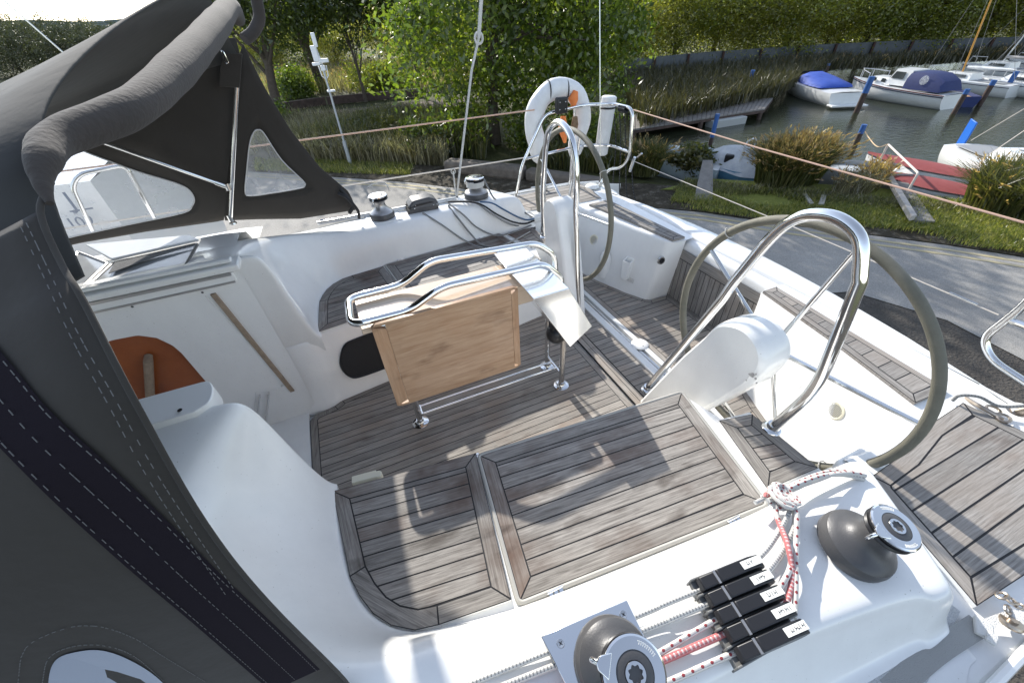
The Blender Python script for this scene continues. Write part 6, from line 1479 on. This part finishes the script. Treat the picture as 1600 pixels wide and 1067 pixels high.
# gangways and planks on the near bank
def plank(pts, th, m_, name, label, cat, z0=G+.12, z1=None, bevel=.01):
    z1 = z0 if z1 is None else z1; q = [GP(*pts[0],z=z0),GP(*pts[1],z=z1),GP(*pts[2],z=z1),GP(*pts[3],z=z0)]; mb = MB(); mb.prism([p-V((0,0,th)) for p in q], (0,0,th)); return tag(mb.build(name, [m_], bevel=bevel), label, cat)
plank([(1084,312),(1098,250),(1114,250),(1114,312)], .05, PALET, 'gangplank', 'narrow grey plank running from the verge to the blue-topped pile', 'plank', G+.08, G+.35)
gw = thing('gangway', 'grey plank gangway with a bent pipe handrail leading to the red-covered dinghies', 'gangway', GP(1420,330))
q = [GP(1392,282,z=G+.1),GP(1420,286,z=G+.1),GP(1462,346,z=G+.12),GP(1428,344,z=G+.12)]
mb = MB(); mb.prism([p-V((0,0,.06)) for p in q], (0,0,.06)); mb.build('deck', [PALET], gw, bevel=.01)
mb = MB(); mb.prism([GP(1384,284,z=G+.12),GP(1392,282,z=G+.12),GP(1428,344,z=G+.14),GP(1420,346,z=G+.14)], (0,0,.10)); mb.build('kerb', [mat('pale_plank',(.42,.40,.37),.8,noise=(9,.2,(.3,.28,.26)))], gw, bevel=.01)
hr = [GP(1372,258,z=G+.1)]; hr.append(V((hr[0].x,hr[0].y,hr[0].z+.0)))
pA = GP(1369,262,z=WZ+.35); pB = proj
def up_to(b, ty): h = min(np.arange(.05,3,.01), key=lambda h: (proj(b+V((0,0,h)))[1]-ty)**2); return b+V((0,0,h))
pT = up_to(pA, 226); pC = GP(1416,303,z=G+.1); pD = up_to(pC, 271)
RPO = mat('pale_pipe', (.55,.50,.45), .6)
mb = MB(); mb.tube(fillet([pA,pT,pD,pC],.06,4), .022, 8); mb.tube([pA+V((.12,.05,0)), pT+V((.02,0,-.03))], .018, 8); mb.build('handrail', [RPO], gw, smooth=50)
mb = MB(); mb.tube(catmull([GP(1352,206,z=WZ+.9),GP(1358,216,z=WZ+.8),pT+V((-.2,.1,-.05)),pT],6), .012, 6); tag(mb.build('mooring_rope', [mat('hemp',(.5,.36,.22),.8)]), 'slack buff rope from the dark pile to the gangway handrail', 'rope')
plank([(1254,302),(1260,301),(1272,317),(1266,318)], .04, mat('pale_plank',(.4,.38,.35),.8), 'board', 'left of two short pale boards lying on the verge', 'board', G+.12)
plank([(1279,318),(1284,304),(1292,305),(1288,319)], .04, MATS['pale_plank'], 'board', 'right of two short pale boards lying on the verge', 'board', G+.12)
plank([(1350,317),(1352,315),(1364,318),(1362,320)], .03, TIMB, 'board', 'tiny dark board lying on the verge before the gangway', 'board', G+.1)
# ---------------------------------------------------------------- boats
BW = mat('boat_white', (.74,.75,.75), .3, coat=.3, noise=(2,.3,(.62,.63,.62)))
NAVY = mat('navy_canvas', (.012,.022,.09), .75, noise=(5,.3,(.02,.035,.13)))
BLUC = mat('blue_cover', (.015,.05,.30), .7, noise=(4,.3,(.03,.09,.42)), bump=(7,.6))
REDC = mat('red_cover', (.20,.035,.035), .75, noise=(4,.3,(.28,.06,.055)), bump=(8,.5))
DGL = mat('dark_glass', (.03,.035,.04), .08, spec=.9)
BOOT = mat('boot_stripe', (.015,.02,.05), .5)
def frame(px_b, px_s, z=WZ):
    b = GP(*px_b,z=z); s = GP(*px_s,z=z); d = (b-s); L = d.length; return (b+s)/2, math.atan2(d.y,d.x), L
def place(root, c, a): root.location = (c.x,c.y,c.z); root.rotation_euler[2] = a
def lhull(mb, L, B, fb_b, fb_s, tr=.8, n=14, m=7, z0=-.25):
    """hull about the origin, bow at +x; returns the sheer line"""
    rows = []; sh = []
    for i in range(n+1):
        t = i/n; x = -L/2+L*t; hb = B/2*(tr+(1-tr)*min(1,t*2.2))*(1-max(0,(t-.45)/.55)**2.3); fb = fb_s+(fb_b-fb_s)*t**2; xr = x
        r = []
        for k in range(m+1):
            u = k/m; yy = hb*(1-(1-u)**2.2)**.5 if u < 1 else hb; zz = z0+(fb-z0)*u; r.append(V((x+(.35*L*.12)*max(0,t-.7)/.3*u, yy, zz)))
        rows.append([V((p.x,-p.y,p.z)) for p in r[::-1]]+r[1:]); sh.append((r[-1].x, hb, fb))
    mb.grid(rows, flip=True); mb.poly(rows[0]); return sh
def deck_from(sh, inset_=.0, dz=0, i0=0, i1=None, camber=.04):
    rows = []
    for (x,hb,fb) in sh[i0:i1]: h = max(hb-inset_,.0); rows.append([V((x,-h,fb+dz)),V((x,-h*.5,fb+dz+camber*.8)),V((x,0,fb+dz+camber)),V((x,h*.5,fb+dz+camber*.8)),V((x,h,fb+dz))])
    return rows
def boat(name, label, cat, c, a, sc=1.0):
    t = thing(name, label, cat, (0,0,0)); place(t, c, a); t.scale = (sc,sc,sc); return t
def cabin(mb, x0, x1, w0, w1, z0, h, rake=.3):
    mb.prism([V((x0,-w0/2,z0)),V((x1,-w1/2,z0)),V((x1,w1/2,z0)),V((x0,w0/2,z0))], (0,0,.02)); n = [V((x0+.05,-w0/2,z0)),V((x1,-w1/2,z0)),V((x1,w1/2,z0)),V((x0+.05,w0/2,z0))]; t = [V((x0+.1,-w0/2*.85,z0+h)),V((x1-rake,-w1/2*.8,z0+h)),V((x1-rake,w1/2*.8,z0+h)),V((x0+.1,w0/2*.85,z0+h))]; mb.grid([n,t], closed=True); mb.poly(t)
# speedboat under a blue cover
c, a, L = frame((1222,138),(1330,172)); L = 5.6
t = boat('speedboat', 'white speedboat under a bright blue cover beside the jetty', 'boat', c, a, .86); mb = MB(); sh = lhull(mb, L, 2.1, .85, .62); mb.build('hull', [BW], t, smooth=50)
mb = MB(); mb.grid(deck_from(sh,.0,.0)); mb.build('deck', [BW], t, smooth=60)
mb = MB(); rr = []
for x, w_, h in ((-1.75,.78,.02),(-1.6,.86,.12),(-.9,.92,.20),(0,.88,.36),(.55,.80,.42),(.95,.62,.22),(1.15,.5,.06)): rr.append([V((x,-w_,.70)),V((x,-w_*.9,.72+h*.7)),V((x,-w_*.4,.74+h)),V((x,w_*.4,.74+h)),V((x,w_*.9,.72+h*.7)),V((x,w_,.70))])
mb.grid(rr); mb.poly(rr[0]); mb.poly(rr[-1][::-1]); mb.build('cover', [BLUC], t, smooth=60)
mb = MB(); mb.prism([V((1.05,-.6,.88)),V((1.3,-.35,.88)),V((1.3,.35,.88)),V((1.05,.6,.88))], (-.25,0,.3)); mb.build('windscreen', [DGL], t)
mb = MB(); mb.box((-L/2-.25,0,.12), (.5,1.7,.08)); mb.build('bathing_platform', [BW], t, bevel=.02)
# cabin cruiser with navy canopy
c, a, L = frame((1330,142),(1452,164)); L = 7.2; c = GP(1398,158,z=WZ)
t = boat('cabin_cruiser', 'white cabin cruiser with a navy canopy and a bow rail', 'boat', c, a+.12, .60); mb = MB(); sh = lhull(mb, L, 2.5, 1.15, .85, .85); mb.build('hull', [BW], t, smooth=50)
mb = MB(); mb.grid(deck_from(sh)); mb.build('deck', [BW], t, smooth=60)
for dz, m_ in ((-.12,BOOT),(-.02,mat('rub_rail',(.12,.03,.03),.6))):
    for s_ in (-1,1): mb = MB(); mb.tube([V((x,s_*(hb+.01),fb+dz)) for x,hb,fb in sh], .03, 6); mb.build('rubbing_strake', [m_], t)
mb = MB(); cabin(mb, .3, 2.5, 1.7, 1.0, 1.0, .42, .5); mb.build('cabin', [BW], t, bevel=.05, smooth=40)
for s_ in (-1,1):
    for x in (1.0,1.7): mb = MB(); mb.prism([V((x-.22,s_*.80,1.15)),V((x+.2,s_*.68,1.15)),V((x+.16,s_*.64,1.36)),V((x-.2,s_*.74,1.36))], (0,s_*.01,0)); mb.build('window', [DGL], t)
mb = MB(); cabin(mb, -.9, .75, 1.75, 1.6, 1.05, .95, .35); wh = mb.build('wheelhouse', [BW], t, bevel=.05, smooth=40)
for s_ in (-1,1): mb = MB(); mb.prism([V((-.4,s_*.84,1.45)),V((.5,s_*.78,1.45)),V((.33,s_*.72,1.86)),V((-.4,s_*.78,1.86))], (0,s_*.015,0)); mb.build('window', [DGL], wh)
mb = MB(); mb.prism([V((.72,-.6,1.45)),V((.72,.6,1.45)),V((.50,.55,1.88)),V((.50,-.55,1.88))], (.02,0,0)); mb.build('windscreen', [DGL], wh)
mb = MB(); rr = []
for x, h in ((-.75,.98),(-1.5,1.0),(-2.3,.95),(-3.0,.6),(-3.2,.05)): rr.append([V((x,-1.02,.95)),V((x,-.98,.95+h*.6)),V((x,-.7,.95+h)),V((x,.7,.95+h)),V((x,.98,.95+h*.6)),V((x,1.02,.95))])
mb.grid(rr, flip=True); cn = mb.build('canopy', [NAVY], t, smooth=40)
for s_ in (-1,1): mb = MB(); mb.lathe([(.001,.02),(.26,.02),(.27,0)], (-1.9,s_*1.0,1.55), align((0,s_*1,.12)), seg=20); mb.build('window', [VINYL], cn)
mb = MB(); pr_ = [V((3.4,0,1.75)),V((2.9,-.5,1.7)),V((2.0,-.95,1.6))]; mb.tube([V((2.0,.95,1.6)),V((2.9,.5,1.7)),V((3.4,0,1.75)),V((2.9,-.5,1.7)),V((2.0,-.95,1.6))], .025, 6)
for q in ((2.0,.95),(2.0,-.95),(2.9,.5),(2.9,-.5),(3.4,0)): mb.tube([V((q[0],q[1],1.05)),V((q[0],q[1],1.65))], .022, 6)
mb.build('bow_rail', [mat('white_rail',(.7,.7,.7),.3,metal=.6)], t)
# sailing boats on the right
def sailboat(px, py, ang, L, B, label, mast_h, mast_m, tilt, group=None, furl=None, blue=False):
    c = GP(px,py,z=WZ); t = boat('sailing_boat', label, 'boat', c, ang, .60); mb = MB(); sh = lhull(mb, L, B, .95, .75, .7); mb.build('hull', [BW], t, smooth=50)
    mb = MB(); mb.grid(deck_from(sh)); mb.build('deck', [BW], t, smooth=60)
    for s_ in (-1,1): mb = MB(); mb.tube([V((x,s_*(hb+.008),fb-.12)) for x,hb,fb in sh], .022, 6); mb.build('stripe', [BOOT], t)
    mb = MB(); cabin(mb, -.6, L*.27, B*.6, B*.35, .82, .42, .5); cb_ = mb.build('cabin', [BW], t, bevel=.05, smooth=40)
    for s_ in (-1,1): mb = MB(); mb.prism([V((-.2,s_*B*.292,.95)),V((L*.17,s_*B*.22,.95)),V((L*.15,s_*B*.20,1.12)),V((-.2,s_*B*.27,1.12))], (0,s_*.012,0)); mb.build('window', [DGL], cb_)
    mb = MB(); mb.prism([V((-L*.42,-B*.28,.80)),V((-.65,-B*.28,.80)),V((-.65,B*.28,.80)),V((-L*.42,B*.28,.80))], (0,0,.02)); mb.build('cockpit', [mat('grey_cockpit',(.25,.26,.27),.7)], t)
    m0 = V((L*.08,0,.95)); mt_ = V((L*.08+tilt[0],tilt[1],mast_h)); mb = MB(); mb.tube([m0,mt_], [.06,.045], 8); mb.build('mast', [mast_m], t, smooth=50)
    mb = MB()
    for e in (V((L*.48,0,1.0)),V((-L*.45,0,.9)),V((L*.06,B*.42,.85)),V((L*.06,-B*.42,.85))): mb.tube([mt_, e], .012, 4)
    mb.build('rigging', [mat('rig_wire',(.25,.25,.25),.5)], t)
    bm0 = V((L*.06,0,1.55)); bm1 = V((-L*.40,0,1.6)); mb = MB(); mb.tube([bm0, bm0.lerp(bm1,.5)+V((0,0,-.02)), bm1], [.10,.12,.06], 8); mb.build('furled_sail', [furl or BW], t, smooth=60)
    mb = MB(); mb.tube([V((L*.46,0,1.45)),V((L*.33,-B*.28,1.4)),V((L*.33,-B*.28,.95))], .02, 6); mb.tube([V((L*.46,0,1.45)),V((L*.33,B*.28,1.4)),V((L*.33,B*.28,.95))], .02, 6); mb.tube([V((L*.46,0,1.45)),V((L*.48,0,.98))], .02, 6); mb.build('pulpit', [MATS['white_rail']], t)
    return t
VARN = mat('varnished_mast', (.55,.28,.06), .35)
GSAIL = mat('grey_sail_cover', (.42,.40,.38), .8, bump=(9,.5))
PSAIL = mat('pinkish_sail', (.66,.52,.54), .8, bump=(12,.6))
ga = frame((1330,142),(1452,164))[1]+.1
sailboat(1500,143, ga, 6.6, 2.2, 'white sailing boat right of the cabin cruiser with a varnished wooden mast', 9.0, VARN, (1.0,.6), furl=BW)
sailboat(1560,124, ga, 6.2, 2.2, 'white sailing boat with a grey sail cover and an alloy mast', 9.5, mat('alloy_mast',(.6,.6,.6),.4,metal=.6), (-1.2,-.9), furl=GSAIL)
sailboat(1600,150, ga, 6.8, 2.4, 'white sailing boat cut by the right edge of the view', 9.0, MATS['alloy_mast'], (-.3,-.3), furl=GSAIL)
sailboat(1640,118, ga, 6.5, 2.3, 'furthest white boat at the right edge below the trees', 8.0, MATS['alloy_mast'], (-.3,-.3), furl=BW)
# blue dinghy behind the cruiser
c = GP(1482,160,z=WZ); t = boat('dinghy', 'dark blue dinghy lying between the cabin cruiser and the white sailing boats', 'boat', c, ga-.5, .75); mb = MB(); sh = lhull(mb, 3.0, 1.3, .6, .5); mb.build('hull', [NAVY], t, smooth=50)
mb = MB(); mb.grid(deck_from(sh,.12,-.12,camber=0)); mb.build('inside', [mat('varnished_ply',(.40,.22,.10),.5)], t, smooth=60)
# red-covered dinghies
for (px,py,L_,an_,lb_) in ((1428,284,2.25,-.42,'dinghy under a dull red cover nearest the water'),(1440,314,2.1,-.40,'dinghy under a flat red cover nearest the gangway')):
    b = GP(px,py,z=WZ+.1); far = GP(px-50,py-10,z=WZ+.1); ang = math.atan2(far.y-b.y, far.x-b.x)
    t = boat('dinghy', lb_, 'boat', b, ang); mb = MB(); sh = lhull(mb, L_, 1.05, .42, .36, .8); mb.build('hull', [BW], t, smooth=50)
    mb = MB(); mb.grid(deck_from(sh, .06, .02, camber=.16 if py < 280 else .05)); mb.build('cover', [REDC], t, smooth=60)
    mb = MB(); mb.box((-L_/2-.05,0,.28), (.12,.3,.25)); mb.build('transom_pad', [BW], t, bevel=.02)
# small white sailing dinghy with a blue rudder
b = GP(1562,296,z=WZ+.1); e = GP(1507,268,z=WZ+.1); ang = math.atan2(e.y-b.y, e.x-b.x)
t = boat('small_yacht', 'small white yacht with a bright blue rudder moored by the reeds', 'boat', b, ang+math.pi, .85); mb = MB(); sh = lhull(mb, 4.4, 1.6, .8, .6, .7); mb.build('hull', [BW], t, smooth=50)
mb = MB(); mb.grid(deck_from(sh)); mb.build('deck', [BW], t, smooth=60)
mb = MB(); mb.prism([V((-1.9,-.45,.66)),V((-.5,-.5,.70)),V((-.5,.5,.70)),V((-1.9,.45,.66))], (0,0,.025)); mb.build('cockpit', [mat('grey_cockpit',(.25,.26,.27),.7)], t)
mb = MB(); cabin(mb, -.4, 1.2, 1.1, .7, .70, .3, .3); cb_ = mb.build('cabin', [BW], t, bevel=.05, smooth=40)
mb = MB(); mb.box((.1,0,1.0), (.3,.3,.03)); mb.build('hatch', [DGL], cb_, bevel=.01)
mb = MB(); mb.prism([V((-2.25,-.02,.45)),V((-2.6,-.02,.45)),V((-2.62,-.02,1.25)),V((-2.28,-.02,1.2))], (0,.04,0)); mb.build('rudder', [mat('bright_blue',(.01,.12,.50),.4)], t, bevel=.01)
mb = MB(); mb.tube([V((.45,0,.9)),V((.9,.9,4.5))], [.045,.035], 8); mb.build('mast', [MATS['alloy_mast']], t)
mb = MB(); mb.tube([V((.45,.05,1.35)),V((1.2,.5,1.7)),V((2.1,1.1,2.15))], [.06,.13,.05], 8); mb.build('furled_sail', [PSAIL], t, smooth=60)
mb = MB(); 
for e_ in (V((-2.1,.0,.75)),V((-.2,.7,.75)),V((2.3,0,.9)),V((-.2,-.7,.75))): mb.tube([V((.9,.9,4.5)), e_], .010, 4)
mb.build('rigging', [WIRE], t)
# little blue-grey cuddy boat and tarpaulined boat on the left
b = GP(1058,274,z=WZ+.1); e = GP(1040,252,z=WZ+.1); ang = 2.6
PBL = mat('pale_blue_boat', (.36,.45,.50), .45, noise=(4,.3,(.48,.55,.58)))
t = boat('cuddy_boat', 'small pale blue-grey cabin boat with an outboard motor on the near bank', 'boat', b, 2.2, .72); mb = MB(); sh = lhull(mb, 2.9, 1.35, .62, .5, .85); mb.build('hull', [PBL], t, smooth=50)
mb = MB(); mb.grid(deck_from(sh)); mb.build('deck', [BW], t, smooth=60)
mb = MB(); cabin(mb, -1.1, .9, 1.1, .8, .55, .42, .35); cb_ = mb.build('cabin', [PBL], t, bevel=.06, smooth=40)
for s_ in (-1,1): mb = MB(); mb.prism([V((-.7,s_*.54,.66)),V((-.05,s_*.49,.66)),V((-.05,s_*.44,.86)),V((-.7,s_*.49,.86))], (0,s_*.012,0)); mb.build('window', [DGL], cb_)
mb = MB(); mb.box((-1.04,0,.78), (.02,.5,.24)); mb.build('window', [DGL], cb_)
mb = MB(); mb.box((-1.65,0,.75), (.3,.24,.34)); mb.box((-1.62,0,.4), (.12,.12,.5)); mb.build('outboard_motor', [BLK], t, bevel=.04)
b = GP(1146,280,z=WZ+.1); TARP = mat('white_tarpaulin', (.62,.63,.64), .6, noise=(5,.25,(.42,.45,.5)), bump=(9,1.0))
t = boat('covered_boat', 'blue-hulled boat draped in a creased white tarpaulin on the near bank', 'boat', b, 1.9, .74); mb = MB(); sh = lhull(mb, 3.0, 1.4, .55, .45, .85); mb.build('hull', [mat('mid_blue_hull',(.12,.28,.42),.45)], t, smooth=50)
mb = MB(); rr = []; rs = random.Random(2)
for i in range(15):
    x = -1.45+2.7*i/14; h = .75*math.sin(math.pi*(i+1.5)/17)**.7; w_ = .74*(1-max(0,(i-8)/7)**2*.7); r_ = []
    for j in range(13): u = -1+2*j/12; r_.append(V((x, w_*u, .38+h*(1-abs(u)**1.6)+.035*math.sin(j*2.2+i*.7)+rs.uniform(-.012,.012))))
    rr.append(r_)
mb.grid(rr, flip=True); mb.build('tarpaulin', [TARP], t, smooth=80)
mb = MB(); mb.tube(fillet([V((-.2,-.5,.6)),V((-.2,-.42,1.35)),V((-.2,.42,1.35)),V((-.2,.5,.6))], .25, 5), .03, 8); mb.build('hoop', [BW], t)
# grey dinghy lost in the reeds
b = GP(1318,286,z=WZ+.2); t = boat('dinghy', 'pale grey dinghy half hidden in the sparse reeds', 'boat', b, 2.4); mb = MB(); sh = lhull(mb, 2.2, 1.0, .45, .4, .8); mb.build('hull', [mat('grey_hull',(.35,.37,.38),.6,noise=(6,.3,(.5,.52,.53)))], t, smooth=50)
mb = MB(); mb.grid(deck_from(sh,.08,-.1,camber=0)); mb.build('inside', [MATS['grey_hull']], t, smooth=60)
# ---------------------------------------------------------------- neighbouring yacht ashore
NB = thing('neighbouring_yacht', 'white racing yacht standing alongside, seen through the sprayhood window', 'yacht', (-7.5,6.2,G))
hm = MB(); rr = []
for x, hb2, zt in ((-1.9,1.64,.80),(-2.6,1.68,.82),(-4.5,1.72,.86),(-7,1.7,.92),(-9.5,1.2,1.02),(-11.5,.5,1.14),(-12.3,.05,1.20)):
    half = [(1,zt),(.99,.2),(.96,-.3),(.85,-.8),(.5,-1.05),(0,-1.15)]
    rr.append([V((x,6.2-hb2*a_,z_)) for a_,z_ in half]+[V((x,6.2+hb2*a_,z_)) for a_,z_ in half[::-1][1:]])
hm.grid(rr); hm.poly(rr[0][::-1]); hm.build('hull', [MATS['hull_white']], NB, smooth=70)
dk_ = MB(); dk_.grid([[V((x,6.2-hb2,zt)),V((x,6.2-hb2*.5,zt+.05)),V((x,6.2,zt+.07)),V((x,6.2+hb2*.5,zt+.05)),V((x,6.2+hb2,zt))] for x,hb2,zt in ((-1.9,1.64,.80),(-2.6,1.68,.82),(-4.5,1.72,.86),(-7,1.7,.92),(-9.5,1.2,1.02),(-11.5,.5,1.14),(-12.3,.05,1.20))], flip=True); dk_.build('deck', [GEL], NB, smooth=60)
mb = MB(); mb.prism([V((-8.6,5.6,.92)),V((-4.2,5.25,.88)),V((-4.2,7.15,.88)),V((-8.6,6.8,.92))], (0,0,.32)); mb.build('cabin', [GEL], NB, bevel=.1, seg=4)
mb = MB(); mb.prism([V((-7.6,6.1,G)),V((-6.2,6.1,G)),V((-6.0,6.1,-.9)),V((-8.0,6.1,-.9))], (0,.2,0)); mb.build('keel', [MATS['antifoul']], NB, bevel=.03)
for xx in (-3.0,-5.2,-7.4):
    mb = MB(); yy = 6.2-1.6; mb.tube([V((xx,yy+.05,.84)),V((xx,yy,1.42))], .0125, 8); mb.build('stanchion', [STEEL], NB)
for zz_ in (1.13,1.41):
    mb = MB(); mb.tube([V((-2.0,4.85,zz_)),V((-3.0,4.62,zz_)),V((-5.2,4.55,zz_)),V((-7.4,4.6,zz_+.03)),V((-11.5,5.7,zz_+.2))], .005, 6); mb.build('lifeline', [STEELR], NB)
# lettering on the neighbour's topsides
NAVYI = mat('lettering_grey_blue', (.10,.13,.20), .5)
def lettering(txt, px, py, size, par, ys_=4.44, shear=0):
    cu = bpy.data.curves.new('lettering','FONT'); cu.body = txt; cu.size = size; cu.extrude = .002; tmp = bpy.data.objects.new('tmp', cu); col.objects.link(tmp)
    bpy.context.view_layer.update(); me = bpy.data.meshes.new_from_object(tmp.evaluated_get(bpy.context.evaluated_depsgraph_get())); bpy.data.objects.remove(tmp)
    o = bpy.data.objects.new('lettering', me); me.materials.append(NAVYI); col.objects.link(o); p = P(px,py,y=ys_); o.parent = par; po = V(origin_of(par))
    o.rotation_euler = (R(90),0,0); o.location = p-po; return o
yside = 4.478
lettering('J', 112, 326, .19, NB, yside); lettering('109', 110, 358, .125, NB, yside)
mb = MB(); p = P(110,332,y=yside); mb.prism([p, p+V((.16,0,0)), p+V((.16,0,.012)), p+V((0,0,.012))], (0,-.003,0)); mb.build('emblem_bar', [NAVYI], NB)
# guard gate hoop on our own far side deck, seen through the window
mb = MB(); mb.tube(fillet([P(150,372,y=3.25),P(112,292,y=3.25),P(124,272,y=3.25),P(196,258,y=3.25),P(244,346,y=3.25)], .05, 5), .0125, 10); mb.build('stanchion_gate', [STEEL], YA, smooth=60)
